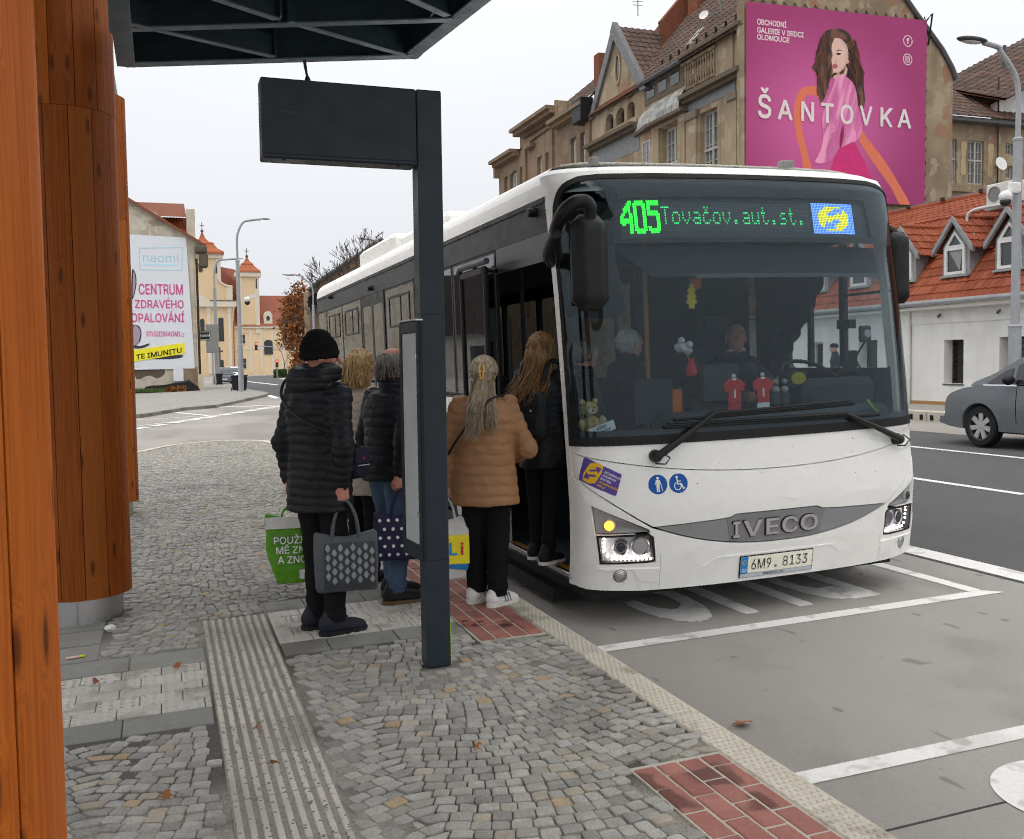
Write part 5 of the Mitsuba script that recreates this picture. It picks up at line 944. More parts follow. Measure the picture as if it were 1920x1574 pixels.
def person(label, x, y, heading, H=1.75, z=0.0, feet=((.10, .02, .15), (-.10, -.02, -.1)), arms=None, head_yaw=0.0, head_pitch=0.0, build=1.0, lean=0.0, palette=None, closed=(True, True), sit=False, group=None, hem=.62, sleeve=.060, jacket='jacket_black', trousers=('cloth', 'trousers_black'),
           shoes='shoe_black', sole='sole_brown', quilt=.055, amp=.008, skin='skin', hood=False, collar=True, coat_r=None, shoe_r=1.0, leg_r=1.0, wide=1.0, flare=1.0, stance=None):
    t = thing('person', label, 'person', group); Fm = frame(x, y, z, -heading); k = H / 1.75; P_ = lambda *v: np.array(v, float) * k
    hip, chest, neck = P_(0, -.01, .93), P_(0, lean * .75, 1.30), P_(0, lean, 1.475); hc = P_(0, lean + .035, 1.635); sh = [P_(sx * .175 * build, lean - .01, 1.415) for sx in (1, -1)]
    if sit: hip, chest, neck = P_(0, 0, .50), P_(0, .02, .88), P_(0, .02, 1.06); hc = P_(0, .05, 1.215); sh = [P_(sx * .18 * build, .01, .995) for sx in (1, -1)]
    R = rotz(-head_yaw) @ np.array(T4.euler_matrix(-head_pitch, 0, 0)[:3, :3]); ab = []
    arms = arms or [(.27, .0, 1.13, .27, .06, .86), (-.27, .0, 1.13, -.27, .06, .86)]
    for i, ar in enumerate(arms):
        e, w = P_(*ar[:3]), P_(*ar[3:6]); hd = np.array(ar[6:9]) if len(ar) >= 9 else (w - e); ab.append((sh[i], e, w, hd))
    legs = []
    for i, (fx, fy, fa) in enumerate(feet):
        hp = hip + P_((.088 if i == 0 else -.088), 0, -.02); an = P_(fx, fy, .085); kn = (hp + an) / 2 + P_(0, .03, .01)
        if sit: kn = hp + P_((.06 if i == 0 else -.06), .42, .02); an = kn + P_(0, .05, -.40)
        legs.append((hp, kn, an, fa))
    hb = []
    for i, (s0, e, w, hd) in enumerate(ab):
        pn = np.array([-1 if i == 0 else 1, .25, 0]); hb += hand(w, hd, pn, 1 if i == 0 else -1, closed[i], k)
    def body(p):
        d = blend([head_sdf(p, hc, R, k), seg(p, neck, chest, .075 * k, .10 * k), seg(p, chest, hip, .10 * k, .10 * k)] + [seg(p, l[0], l[1], .065 * k, .045 * k) for l in legs] + [seg(p, l[1], l[2], .045 * k, .035 * k) for l in legs] + [seg(p, chest + (0, 0, .06), a_[0], .07 * k, .05 * k) for a_ in ab] + [seg(p, a_[0], a_[1], .042 * k, .036 * k) for a_ in ab] + [seg(p, a_[1], a_[2], .036 * k, .025 * k) for a_ in ab], .03)
        m = np.full(len(p), 9.0)
        near = d < .25
        if near.any(): m[near] = blend([seg(p[near], *b_) for b_ in hb], .006)
        return smin(d, m, .012)
    allp = np.array([hc + P_(0, 0, .13), hip] + [a_[1] for a_ in ab] + [a_[2] for a_ in ab] + [l[2] for l in legs] + [l[1] for l in legs]); lo, hi = allp.min(0) - .22, allp.max(0) + .22; lo[2] = min(lo[2], -.02) if not sit else lo[2]
    bm_ = sdf_mesh(body, lo, hi, .0085); put('body', bm_, fr=Fm, parent=t, smooth=True, pal_=skin)
    q = lambda *v: hc + R @ (np.array(v) * k)
    for sx in (-1, 1):
        ey = put('eye', ball(*q(sx * .031, .0855, .013), .0115 * k, 2), fr=Fm, parent=t, smooth=True, pal_='plastic_white'); put('pupil', ball(*q(sx * .031, .0945, .013), .0058 * k, 1), fr=Fm, parent=ey, smooth=True, pal_='black')
    # jacket with its sleeves
    tr = coat_r or (.165, .125); cuff = [a_[1] + (a_[2] - a_[1]) * .96 for a_ in ab]; hz = hem * k if not sit else hip[2] - .06
    def jacket_f(p):
        tp = np.array([neck[0], neck[1], 0]); zc = np.clip((p[:, 2] - hz) / (neck[2] - hz), 0, 1); ax = np.stack([0 * zc, hip[1] + (neck[1] - hip[1]) * zc ** 1.5, p[:, 2]], 1)
        w = np.interp(zc, [0, .25, .5, .8, .93, 1.0], [tr[0] * 1.04 * flare, tr[0] * 1.0 * flare, tr[0] * .97, tr[0] * 1.06, tr[0] * .80, .085]) * k * wide; dp = np.interp(zc, [0, .25, .5, .8, .93, 1.0], [tr[1] * 1.06, tr[1] * 1.05, tr[1], tr[1] * 1.05, tr[1] * .9, .08]) * k
        qx = (p[:, 0] - ax[:, 0]) / w; qy = (p[:, 1] - ax[:, 1]) / dp; kk = np.sqrt(qx ** 2 + qy ** 2) + 1e-9; g = np.sqrt((qx / w) ** 2 + (qy / dp) ** 2) + 1e-9; d = kk * (kk - 1) / g
        d = np.maximum(d, hz - p[:, 2]); d = np.maximum(d, p[:, 2] - (neck[2] + .035 * k))
        for i, a_ in enumerate(ab): arm = smin(seg(p, a_[0] * [.93, 1, 1], a_[1], (sleeve + .012) * k, (sleeve + .002) * k), seg(p, a_[1], cuff[i], (sleeve + .002) * k, (sleeve - .016) * k), .02); d = smin(d, arm, .030)
        if collar: d = smin(d, np.abs(ell(p, neck + P_(0, .012, .03), P_(.088, .088, .070))) - .012, .02) if False else smin(d, np.maximum(ell(p, neck + P_(0, .005, .015), P_(.092, .092, .085)), p[:, 2] - neck[2] - .075 * k), .02)
        if hood: d = smin(d, blend([ell(p, neck + P_(0, -.085, .015), P_(.150, .095, .095)), ell(p, neck + P_(.085, -.005, .065), P_(.05, .11, .065)), ell(p, neck + P_(-.085, -.005, .065), P_(.05, .11, .065))], .05), .02)
        return d
    jm = sdf_mesh(jacket_f, np.minimum(lo, -.4), hi + .05, .0095); jm = smooth_it(jm, 3); v = jm.vertices.copy(); n = normals_of(jm)
    darm = [np.minimum(seg(v, a_[0], a_[1], .0, .0), seg(v, a_[1], a_[2], .0, .0)) for a_ in ab]; tz = v[:, 2].copy(); dtor = np.abs(v[:, 0]) - .145 * k
    for i, a_ in enumerate(ab):
        isarm = (darm[i] < (sleeve + .035) * k) & (np.abs(v[:, 0]) > .15 * k * build); u1 = (a_[1] - a_[0]) / np.linalg.norm(a_[1] - a_[0]); u2 = (a_[2] - a_[1]) / np.linalg.norm(a_[2] - a_[1]); L1 = np.linalg.norm(a_[1] - a_[0])
        t1 = np.where(seg(v, a_[0], a_[1], 0, 0) < seg(v, a_[1], a_[2], 0, 0), (v - a_[0]) @ u1, L1 + (v - a_[1]) @ u2); tz = np.where(isarm, t1, tz)
    wob = .012 * (meshkit.noise(v * 9, 3) - .5) * 2; bul = amp * (np.abs(np.sin(math.pi * (tz + wob) / quilt)) ** .35 - 1) if quilt else 0
    fold = .026 * (meshkit.fbm(v * [9, 9, 7], 4) - .5) + (.004 * (meshkit.noise(v * 45) - .5))
    put('jacket', TM(v + n * (bul + fold)[:, None], jm.faces), 'nylon', fr=Fm, parent=t, smooth=True, pal_=jacket)
    if trousers:
        def trou(p):
            d = blend([seg(p, l[0], l[1], .092 * k * leg_r, .070 * k * leg_r) for l in legs] + [seg(p, l[1], l[2] + (0, 0, -.01), .070 * k * leg_r, .058 * k * leg_r) for l in legs] + [ell(p, hip, P_(.16, .12, .13))], .02); cutz = .075 * k if not sit else -1; return np.maximum(d, cutz - p[:, 2])
        tm_ = smooth_it(sdf_mesh(trou, lo, np.array([hi[0], hi[1], hip[2] + .2]), .0095), 3); v = tm_.vertices.copy(); n = normals_of(tm_); an_ = np.exp(-((v[:, 2] - .13) / .12) ** 2) + .5 * np.exp(-((v[:, 2] - .48 * k) / .10) ** 2)
        v = v + n * (.016 * (meshkit.fbm(v * [9, 9, 16], 3) - .5) + .014 * an_ * (meshkit.noise(v * [7, 7, 42]) - .5))[:, None]; put('trousers', TM(v, tm_.faces), trousers[0], fr=Fm, parent=t, smooth=True, pal_=trousers[1])
    for hp, kn, an, fa in legs:
        fr_ = rotz(-fa); o = np.array([an[0], an[1], an[2] - .085 * k]) if not sit else an - (0, 0, .085)
        def shoe(p):
            q_ = (p - o) @ fr_ / (k * shoe_r); d = blend([ell(q_, (0, -.035, .055), (.040, .055, .052)), ell(q_, (0, .06, .042), (.046, .085, .040)), ell(q_, (0, .125, .034), (.043, .060, .030)), seg(q_, (0, -.03, .06), (0, -.02, .115), .042, .040)], .03); return np.maximum(d, .006 - q_[:, 2]) * k
        sm_ = sdf_mesh(shoe, o + np.array([-.22, -.22, -.02]), o + np.array([.22, .22, .19]), .0075); s_ = put('shoe', smooth_it(sm_, 2), fr=Fm, parent=t, smooth=True, pal_=shoes)
        op = blob([(-.040, -.06), (-.046, .02), (-.050, .09), (-.042, .16), (0, .192), (.042, .16), (.050, .09), (.046, .02), (.040, -.06), (0, -.092)], 4); so_ = prism(op, 0, .024); put('sole', TM(so_.vertices * k * shoe_r @ fr_.T + o, so_.faces), fr=Fm, parent=s_, smooth=30, pal_=sole)
    return dict(key=t, F=Fm, hc=hc, R=R, k=k, ab=ab, legs=legs, neck=neck, q=q)

def locks(per, kind, n, starts, flow, rad=(.006, .011), seglen=9, seed=1, wave=.008, spread=.5):
    """hair: n locks as tapering tubes; starts(rng) -> (point, outward) in head space, flow(point, outward, rng) -> list of points"""
    g = np.random.default_rng(seed); V, F, U, at = [], [], [], 0
    for i in range(n):
        p0, o = starts(g); pts = np.array(flow(p0, o, g)); pts = smooth_curve(pts, 4, False); ph = g.uniform(0, 6.28, 2); s_ = np.linspace(0, 1, len(pts)); off = np.stack([np.sin(s_ * 13 + ph[0]), np.cos(s_ * 11 + ph[1]), 0 * s_], 1) * wave * s_[:, None]; r = g.uniform(*rad) * np.interp(s_, [0, .15, .7, 1], [.55, 1, .9, .15])
        m = tube(pts + off, r, 5); V.append(m.vertices); F.append(m.faces + at); at += len(m.vertices); tone = np.clip(g.normal(.5, .2), 0, 1); U.append(np.tile((kind, tone), (len(m.vertices), 1)))
    v = np.vstack(V) * per['k'] @ per['R'].T + per['hc']; return put('hair', TM(v, np.vstack(F)), 'hair', fr=per['F'], parent=per['key'], smooth=True, uv=np.vstack(U))
def cap_hair(per, kind, fn, tone=.4, h=.008, amp_=.006):
    lo, hi = np.array([-.16, -.20, -.30]), np.array([.16, .16, .18]); m = smooth_it(sdf_mesh(fn, lo, hi, h), 2); v = m.vertices; n = normals_of(m); v = v + n * (amp_ * 2 * (meshkit.noise(v * [70, 70, 18]) - .5))[:, None]; tn = np.clip(tone + .9 * (meshkit.noise(v * [85, 85, 16], 4) - .5), 0, 1)
    return put('hair', TM(v * per['k'] @ per['R'].T + per['hc'], m.faces), 'hair', fr=per['F'], parent=per['key'], smooth=True, uv=np.stack([np.full(len(v), kind), tn], 1))

# --- first man: hat, long quilted jacket, bags in both hands
m1 = person('person in a black knitted hat and long black hooded quilted jacket, seen from behind', .83, 5.93, math.radians(52), 1.77, feet=((.105, -.02, .45), (-.085, .03, .5)), arms=[(.250, -.07, 1.12, .205, -.03, .895, 0, .02, -1), (-.245, -.05, 1.13, -.235, -.02, .905, 0, 0, -1)], head_yaw=math.radians(38), build=1.05, hem=.735, hood=True, jacket='jacket_black', quilt=.052, amp=.013, sleeve=.064, coat_r=(.198, .165), flare=1.06, shoes='shoe_navy', sole='shoe_black', shoe_r=1.08, leg_r=1.06, skin='skin_red', group=None)
def hatf(p): return np.maximum(smin(ell(p, (0, -.014, .045), (.094, .112, .098)), ell(p, (0, -.02, .135), (.05, .06, .03)), .05), -.012 + .22 * (p[:, 1]) * .35 - p[:, 2])
hm = smooth_it(sdf_mesh(hatf, (-.16, -.17, -.1), (.16, .16, .24), .007), 2); v = hm.vertices; n = normals_of(hm); an_ = np.arctan2(v[:, 0], v[:, 1]); v = v + n * (.0028 * np.sin(an_ * 44))[:, None] * (v[:, 2:] < .12); put('knitted_hat', TM(v * m1['k'] @ m1['R'].T + m1['hc'], hm.faces), 'cloth', fr=m1['F'], parent=m1['key'], smooth=True, pal_='hat_black')
hb_ = smooth_it(sdf_mesh(lambda p: np.maximum(np.abs(ell(p, (0, -.014, .04), (.099, .117, .10))) - .005, np.abs(p[:, 2] - .012 - .075 * p[:, 1]) - .024), (-.16, -.17, -.1), (.16, .16, .24), .006), 1); put('hat_brim', TM(hb_.vertices * m1['k'] @ m1['R'].T + m1['hc'], hb_.faces), 'cloth', fr=m1['F'], parent=m1['key'], smooth=True, pal_='hat_black', tone=.3)
lc = [m1['q'](0, 0, 0) * 0 + q_ for q_ in ()]
put('shoe_lace', [tube([np.array([.105, .10, .078]) + (dx * .02, dy, 0), np.array([.135, .16, .055]) + (dx * .02, dy, 0)], .003, 5) for dx, dy in ((0, 0),)], fr=m1['F'], parent=m1['key'], pal_='white')
# cross body bag on its strap
cb = thing('shoulder_bag', 'small navy shoulder bag hanging at the hip of the person in the hat', 'shoulder bag'); Fb = m1['F']
put('pouch', refined(manifold_of(bx(.17, .245, .03, .17, .93, 1.12, .02)), .05), fr=Fb, parent=cb, smooth=50, pal_='navy', tone=-.6); put('flap', bx(.242, .254, .035, .165, 1.02, 1.115, .005), fr=Fb, parent=cb, pal_='navy', tone=-.5); put('zip', tube([(.256, .05, 1.01), (.256, .15, 1.01)], .003, 5), fr=Fb, parent=cb, pal_='silver'); put('emblem', bx(.254, .256, .10, .112, 1.045, 1.057), fr=Fb, parent=cb, pal_='red')
put('strap', tube(smooth_curve([(.22, .12, 1.11), (.235, -.10, 1.20), (.06, -.215, 1.30), (-.10, -.20, 1.42), (-.17, -.08, 1.53), (-.14, .06, 1.50)], 6, False), .009, 6), fr=Fb, parent=cb, pal_='black')

def carrier(name, label, top, w, h, d, rot, pal_, taper=.85, parent_frame=None, crumple=.012, handle=.14, hp=None, group=None, mat_='paint', hr=.006):
    """a soft bag hanging below the point top (street frame, upright)"""
    Fm = frame(top[0], top[1], top[2], rot); t = thing(name, label, 'bag', group); q = refined(manifold_of(bx(-w / 2, w / 2, -d / 2, d / 2, -handle - h, -handle, .012)), .025); v = q.vertices.copy(); s_ = np.clip(-(v[:, 2] + handle) / h, 0, 1)
    v[:, 1] *= np.interp(s_, [0, .3, .8, 1], [.45, .95, 1.1, .9]); v[:, 0] *= np.interp(s_, [0, .5, 1], [1, 1.0, taper]); v[:, 2] -= .02 * (1 - s_) * np.cos(v[:, 0] / w * 5) ; nn = meshkit.fbm(v * 14 + 7, 3) - .5; v[:, 1] += np.sign(v[:, 1]) * crumple * nn * 2; v[:, 0] += crumple * .8 * (meshkit.noise(v * 11) - .5)
    body_ = put('bag_body', TM(v, q.faces), mat_, fr=Fm, parent=t, smooth=45, pal_=pal_)
    for sy in (-1, 1): put('handle', tube(smooth_curve([(-w * .22, sy * d * .22, -handle - .04), (-w * .17, sy * d * .2, -handle * .5), (-.02, sy * .006, -.006), (.02, sy * .006, -.006), (w * .17, sy * d * .2, -handle * .5), (w * .22, sy * d * .22, -handle - .04)], 5, False), hr, 6), fr=Fm, parent=t, pal_=pal_)
    return t, Fm, w, h, d, handle
def hand_point(per, i, drop=.10):
    a_ = per['ab'][i]; w = a_[2] + np.array([0, .01, -drop]) * per['k']; return np.linalg.inv(RW) @ per['F'](w[None])[0]
def face_y(bag, pl, depth=.004, y=None, scale_top=1.0):   # print on the side of the bag that faces -y, laid on the bulged cloth
    t, Fm, w, h, d, hd = bag; m = refined(manifold_of(prism(pl.simplify(.0004), 0, depth)), .03); v = m.vertices; s_ = np.clip(-(v[:, 1] + hd) / h, 0, 1); yy = -(d / 2 * np.interp(s_, [0, .3, .8, 1], [.45, .95, 1.1, .9]) + .010) - v[:, 2]; return TM(np.stack([v[:, 0], yy, v[:, 1]], 1), m.faces)
g1 = carrier('patterned_bag', 'grey shopping bag with a silver lattice pattern held by the person in the hat', hand_point(m1, 0), .37, .335, .13, math.radians(-4), 'bag_grey', .95, handle=.19, hr=.010)
pan = sbox(-.125, -.505, .165, -.235); pk = put('pattern_panel', face_y(g1, pan, .003), fr=g1[1], parent=g1[0], pal_='bag_grey', tone=-.45)
cells = []
for i in range(8):
    for j in range(5):
        cx_, cy_ = -.11 + i * .0365 + .0, -.262 - j * .054 - (.027 if i % 2 else 0)
        if -.50 < cy_ - .024: cells.append(Polygon([(cx_, cy_ + .024), (cx_ + .011, cy_ + .008), (cx_ + .015, cy_), (cx_ + .011, cy_ - .010), (cx_, cy_ - .024), (cx_ - .011, cy_ - .010), (cx_ - .015, cy_), (cx_ - .011, cy_ + .008)]))
for c_ in cells: put('lattice_cell', TM(face_y(g1, c_, .002).vertices - [0, .0045, 0], face_y(g1, c_, .002).faces), fr=g1[1], parent=g1[0], pal_='bag_grey2', tone=.25)
g2 = carrier('green_bag', 'green carrier bag with white lettering beside the legs of the person in the hat', hand_point(m1, 1) + np.array([.02, .12, -.09]), .34, .42, .16, math.radians(-6), 'green_bag', .62, handle=.05)
put('white_top', face_y(g2, sbox(-.168, -.125, .168, -.055), .003), fr=g2[1], parent=g2[0], pal_='off_white')
for k_, (w_, yy) in enumerate((('POUŽIJ', -.215), ('MĚ ZNOVU', -.275), ('A ZNOVU', -.335))):
    m = text(w_, .042, .002, True, False); v = m.vertices * [1, 1, 1] + [-.125 + .012 * k_, yy, 0]; s_ = np.clip(-(v[:, 1] + .05) / .42, 0, 1); put('lettering', TM(np.stack([v[:, 0], -(.08 * np.interp(s_, [0, .3, .8, 1], [.45, .95, 1.1, .9]) + .018) - v[:, 2], v[:, 1]], 1), m.faces), fr=g2[1], parent=g2[0], pal_='white')
put('small_label', face_y(g2, sbox(.03, -.44, .09, -.38), .003), fr=g2[1], parent=g2[0], pal_='white')

# --- second man, balding, jeans
m2 = person('balding person in a black quilted jacket and blue jeans', 1.38, 6.50, math.radians(62), 1.70, feet=((.11, -.06, .45), (-.10, .10, .35)), arms=[(.26, -.10, 1.12, .215, -.10, .90, 0, .05, -1), (-.27, 0, 1.12, -.26, .05, .88)], head_yaw=math.radians(18), head_pitch=-.10, build=1.1, hem=.84, jacket='jacket_black2', quilt=.062, amp=.012, sleeve=.064, coat_r=(.20, .165), trousers=('denim', None), shoes='shoe_black', sole='sole_brown', shoe_r=1.1, leg_r=1.12, skin='skin_red', lean=.03)
cap_hair(m2, 3, lambda p: np.maximum(np.maximum(ell(p, (0, -.020, .012), (.090, .112, .100)), p[:, 1] - .045 + .3 * np.abs(p[:, 2])), np.maximum(-ell(p, (0, -.030, .130), (.060, .075, .052)), -.135 - p[:, 2])), .25, .006, .012)
locks(m2, 3, 130, lambda g: (lambda th, ph: (np.array([0, -.02, .0]) + np.array([math.sin(th) * math.sin(ph) * .088, -math.cos(th) * math.sin(ph) * .108, math.cos(ph) * .098]), np.array([math.sin(th), -math.cos(th), 0])))(g.uniform(-2.0, 2.0), g.uniform(.75, 1.9)), lambda p0, o, g: [p0, p0 + o * .012 + [0, 0, -.035], p0 + o * .006 + [g.normal(0, .01), 0, -.075]], rad=(.004, .007), wave=.006, seed=12)
nbk = carrier('polka_dot_bag', 'navy shopping bag with white polka dots held by the person in jeans', hand_point(m2, 0) + np.array([0.02, 0, 0]), .40, .30, .13, math.radians(-8), 'navy', .95, handle=.16, hr=.010)
for i in range(7):
    for j in range(5):
        put('dot', face_y(nbk, Point(-.165 + i * .056 + (.028 if j % 2 else 0), -.195 - j * .055).buffer(.0105, 8), .003), fr=nbk[1], parent=nbk[0], pal_='white')
# --- blonde woman behind him
w1 = person('blonde person in a beige coat standing behind the balding one', 1.32, 7.20, math.radians(62), 1.70, feet=((.10, .0, .3), (-.10, 0, .2)), head_yaw=.25, hem=.66, jacket='coat_beige', quilt=.05, amp=.007, coat_r=(.175, .14), skin='skin', shoes='shoe_black', sole='shoe_black')
cap_hair(w1, 0, lambda p: np.maximum(blend([ell(p, (0, -.022, .020), (.098, .115, .105)), ell(p, (.03, -.06, -.09), (.085, .065, .085)), ell(p, (-.03, -.06, -.09), (.085, .065, .085))], .03), p[:, 1] - .065 + .55 * np.maximum(-p[:, 2], 0)), .5, .007, .014)
def crown_start(g):
    th, ph = g.uniform(-2.5, 2.5), g.uniform(.15, 1.25); o = np.array([math.sin(th) * math.sin(ph), -math.cos(th) * math.sin(ph) - .1, math.cos(ph)]); return np.array([0, -.02, .02]) + o * [.088, .106, .098], o
def fall(length, spreadx=.0, back=.0, base=-.10, w=1.0):
    def fl(p0, o, g):
        mid = np.array([0, -.02, -.02]) + np.array([o[0] * .108 * w, o[1] * .125 if o[1] < .3 else o[1] * .09, -.02]); L = length * g.uniform(.72, 1.05); return [p0, (p0 + mid) / 2 + o * .012, mid, mid + np.array([o[0] * .012 + g.normal(0, .008), -.012 + back * .3, -L * .5]), mid + np.array([o[0] * spreadx + g.normal(0, .016), -.02 + back, -L])]
    return fl
locks(w1, 0, 420, crown_start, fall(.15, .03), rad=(.0035, .007), wave=.014, seed=3)
# --- woman in the tan jacket
w2 = person('person in a tan quilted jacket with long fair hair in a gold clip', 1.92, 6.08, math.radians(22), 1.62, feet=((.075, -.06, .75), (-.075, .05, .75)), arms=[(.295, .0, 1.10, .20, .23, 1.02, -.3, 1, .1), (-.285, -.02, 1.10, -.27, .02, .86, 0, 0, -1)], head_yaw=math.radians(2), build=1.0, hem=.715, jacket='jacket_tan', quilt=.066, amp=.012, sleeve=.066, coat_r=(.215, .185), flare=1.08, trousers=('cloth', 'leggings'), shoes='shoe_white', sole='sole_white', shoe_r=1.06, leg_r=1.2)
cap_hair(w2, 1, lambda p: np.maximum(ell(p, (0, -.022, .018), (.096, .114, .106)), p[:, 1] - .050 + .4 * np.maximum(-p[:, 2], 0)), .6, .007, .005)
def half_up(p0, o, g):   # drawn back from the face to the clip
    e = np.array([g.normal(0, .012), -.135, .000 + g.normal(0, .012)]); return [p0 + o * .006, (p0 + e) / 2 + o * [.03, .03, .022], e]
locks(w2, 1, 300, lambda g: (lambda th: (np.array([0, -.02, .02]) + np.array([math.sin(th) * .094, .035 - abs(g.normal(0, .03)), math.cos(th) * .100]), np.array([math.sin(th), 0, math.cos(th)])))(g.uniform(-1.9, 1.9)), half_up, rad=(.0022, .0048), wave=.002, seed=4)
def tail(p0, o, g):
    L = g.uniform(.26, .47); x = g.normal(0, .013); e = x * 1.8 - .055 * L / .4 + g.normal(0, .012); return [np.array([x * .6, -.132, .0]), np.array([x, -.165, -.05]), np.array([x * 1.5 - .012, -.205, -.14]), np.array([(x * 1.5 + e) / 2 - .01, -.262, -.14 - (L - .14) * .45]), np.array([e, -.285, -L])]
locks(w2, 1, 420, crown_start, tail, rad=(.0026, .0050), wave=.008, seed=5)
locks(w2, 1, 220, lambda g: (np.array([g.choice([-1, 1]) * g.uniform(.03, .085), -.085, -.05 - g.uniform(0, .03)]), np.array([0, -1, 0])), lambda p0, o, g: [p0, p0 + [0, -.04, -.07], p0 * [1.15, 1, 1] + [0, -.12, -.16], p0 * [1.2, 1, 1] + [0, -.17, -.23 - g.uniform(0, .13)]], rad=(.0026, .005), wave=.008, seed=6)
Cq = lambda m: TM(m.vertices * w2['k'] @ w2['R'].T + w2['hc'], m.faces)
put('hair_clip', Cq(cat([tube(smooth_curve([(-.012 + s_ * .022, -.140, .055), (-.016 + s_ * .03, -.162, .03), (-.010 + s_ * .02, -.168, -.01), (-.004 + s_ * .008, -.160, -.045)], 5, False), .0065, 8) for s_ in (0, 1)] + [tube([(-.03, -.152, .01), (.03, -.152, .01)], .008, 8)])), fr=w2['F'], parent=w2['key'], smooth=True, pal_='gold')
put('bag_strap', tube(smooth_curve([(.14, -.02, 1.37), (.04, -.165, 1.34), (-.10, -.215, 1.18), (-.215, -.10, 1.02), (-.25, .03, .95)], 6, False), .008, 6), fr=w2['F'], parent=w2['key'], pal_='black')
for i, (fx, fy, fa) in enumerate(((.075, -.06, .75), (-.075, .05, .75))):
    r_ = rotz(-fa); an = np.array([fx, fy, 0]) * w2['k']
    st_ = []
    for s_ in range(3): q_ = np.array([[.047, .035 + s_ * .022, .028], [.040, .030 + s_ * .022, .068], [.028, .028 + s_ * .022, .082]]) * 1.0; st_.append(tube(q_ @ r_.T + an, .0052, 5))
    put('shoe_stripes', st_, fr=w2['F'], parent=w2['key'], pal_='grey'); put('sock', mv(lathe([(.046, .07), (.042, .13)], 16), an[0], an[1], 0), fr=w2['F'], parent=w2['key'], pal_='white', smooth=40)
lb = carrier('plastic_bag', 'white, yellow and blue plastic carrier bag held beside the tan jacket', hand_point(w2, 1) + np.array([-.03, -.03, 0]), .30, .40, .15, math.radians(-10), 'off_white', .8, handle=.13, crumple=.022)
put('yellow_band', face_y(lb, sbox(-.145, -.42, .145, -.235), .003), fr=lb[1], parent=lb[0], pal_='yellow', tone=.1); put('blue_band', face_y(lb, Polygon([(-.14, -.425), (.14, -.425), (.13, -.465), (.0, -.445), (-.13, -.475)]), .003), fr=lb[1], parent=lb[0], pal_='plate_blue', tone=-.3)
for ch, x_, c_ in (('L', .040, 'plate_blue'), ('i', .098, 'red')):
    m = text(ch, .075, .002, True); v = m.vertices + [x_, -.36, 0]; s_ = np.clip(-(v[:, 1] + .13) / .40, 0, 1); put('logo_letter', TM(np.stack([v[:, 0], -(.075 * np.interp(s_, [0, .3, .8, 1], [.45, .95, 1.1, .9]) + .020) - v[:, 2], v[:, 1]], 1), m.faces), fr=lb[1], parent=lb[0], pal_=c_)
# --- woman stepping into the bus
w3 = person('person with long brown hair and dark clothes stepping into the bus', 2.45, 6.40, math.radians(48), 1.60, z=.172, feet=((.085, -.10, .25), (-.085, .05, .3)), arms=[(.25, .05, 1.13, .17, .25, 1.10, -.2, 1, 0), (-.25, .05, 1.13, -.17, .25, 1.08, .2, 1, 0)], head_yaw=.15, build=.98, hem=.72, jacket='jacket_black', quilt=None, coat_r=(.170, .135), sleeve=.055, trousers=('cloth', 'trousers_black'), shoes='shoe_black', sole='shoe_white', leg_r=.9)
cap_hair(w3, 2, lambda p: np.maximum(blend([ell(p, (0, -.022, .018), (.096, .114, .106)), ell(p, (0, -.10, -.12), (.10, .06, .16))], .04), p[:, 1] - .045 + .4 * np.maximum(-p[:, 2], 0)), .25, .007, .008)
locks(w3, 2, 520, crown_start, fall(.38, .05, -.20, w=1.05), rad=(.0032, .0062), wave=.016, seed=8)
bp = thing('backpack', 'black backpack on the back of the person stepping into the bus', 'backpack'); put('pack', refined(manifold_of(bx(-.14, .14, -.25, -.15, .86, 1.20, .04)), .06), fr=w3['F'], parent=bp, smooth=60, pal_='jacket_black'); put('front_pocket', refined(manifold_of(bx(-.11, .11, -.275, -.24, .90, 1.05, .015)), .06), fr=w3['F'], parent=bp, smooth=60, pal_='jacket_black'); put('zip_pull', bx(.05, .06, -.28, -.275, 1.06, 1.075), fr=w3['F'], parent=bp, pal_='silver')
for sx in (-1, 1): put('strap', tube(smooth_curve([(sx * .09, -.16, 1.24), (sx * .10, -.08, 1.39), (sx * .11, .06, 1.38), (sx * .12, .13, 1.25)], 5, False), .016, 6), fr=w3['F'], parent=bp, pal_='black')
# --- people inside the bus
d1 = person('driver in a dark jacket with a white collar, sitting behind the windscreen', 4.45, 7.12, math.radians(180), 1.76, z=.47, sit=True, feet=((0, 0, 0), (0, 0, 0)), arms=[(.30, .18, .72, .18, .42, .75, -.2, 1, 0), (-.30, .22, .74, -.28, .52, .83, .1, 1, .1)], head_yaw=math.radians(24), head_pitch=-.12, jacket='driver_dark', quilt=None, skin='skin_red', coat_r=(.20, .15), closed=(True, True))
cap_hair(d1, 3, lambda p: np.maximum(np.maximum(ell(p, (0, -.022, .026), (.083, .104, .094)), p[:, 1] - .035 - .3 * np.maximum(p[:, 2], 0)), -.05 - p[:, 2]), .2, .006, .002); put('shirt_collar', mv(trimesh.creation.torus(.072, .014, 24, 8), *(d1['neck'] + [0, .015, .045]), rx=.25), fr=d1['F'], parent=d1['key'], pal_='shirt_white', smooth=True)
o1 = person('white haired person in a dark coat buying a ticket from the driver', 3.34, 6.95, math.radians(84), 1.62, z=.172, arms=[(.26, .08, 1.14, .20, .38, 1.20, -.1, 1, .1), (-.26, .06, 1.14, -.2, .28, 1.12, .1, 1, 0)], head_pitch=-.25, lean=.05, jacket='driver_dark', quilt=None, coat_r=(.19, .155), hem=.7)
cap_hair(o1, 4, lambda p: np.maximum(np.maximum(ell(p, (0, -.022, .022), (.090, .112, .102)), p[:, 1] - .040 - .25 * np.maximum(p[:, 2], 0)), -.085 - p[:, 2]), .7, .006, .008)
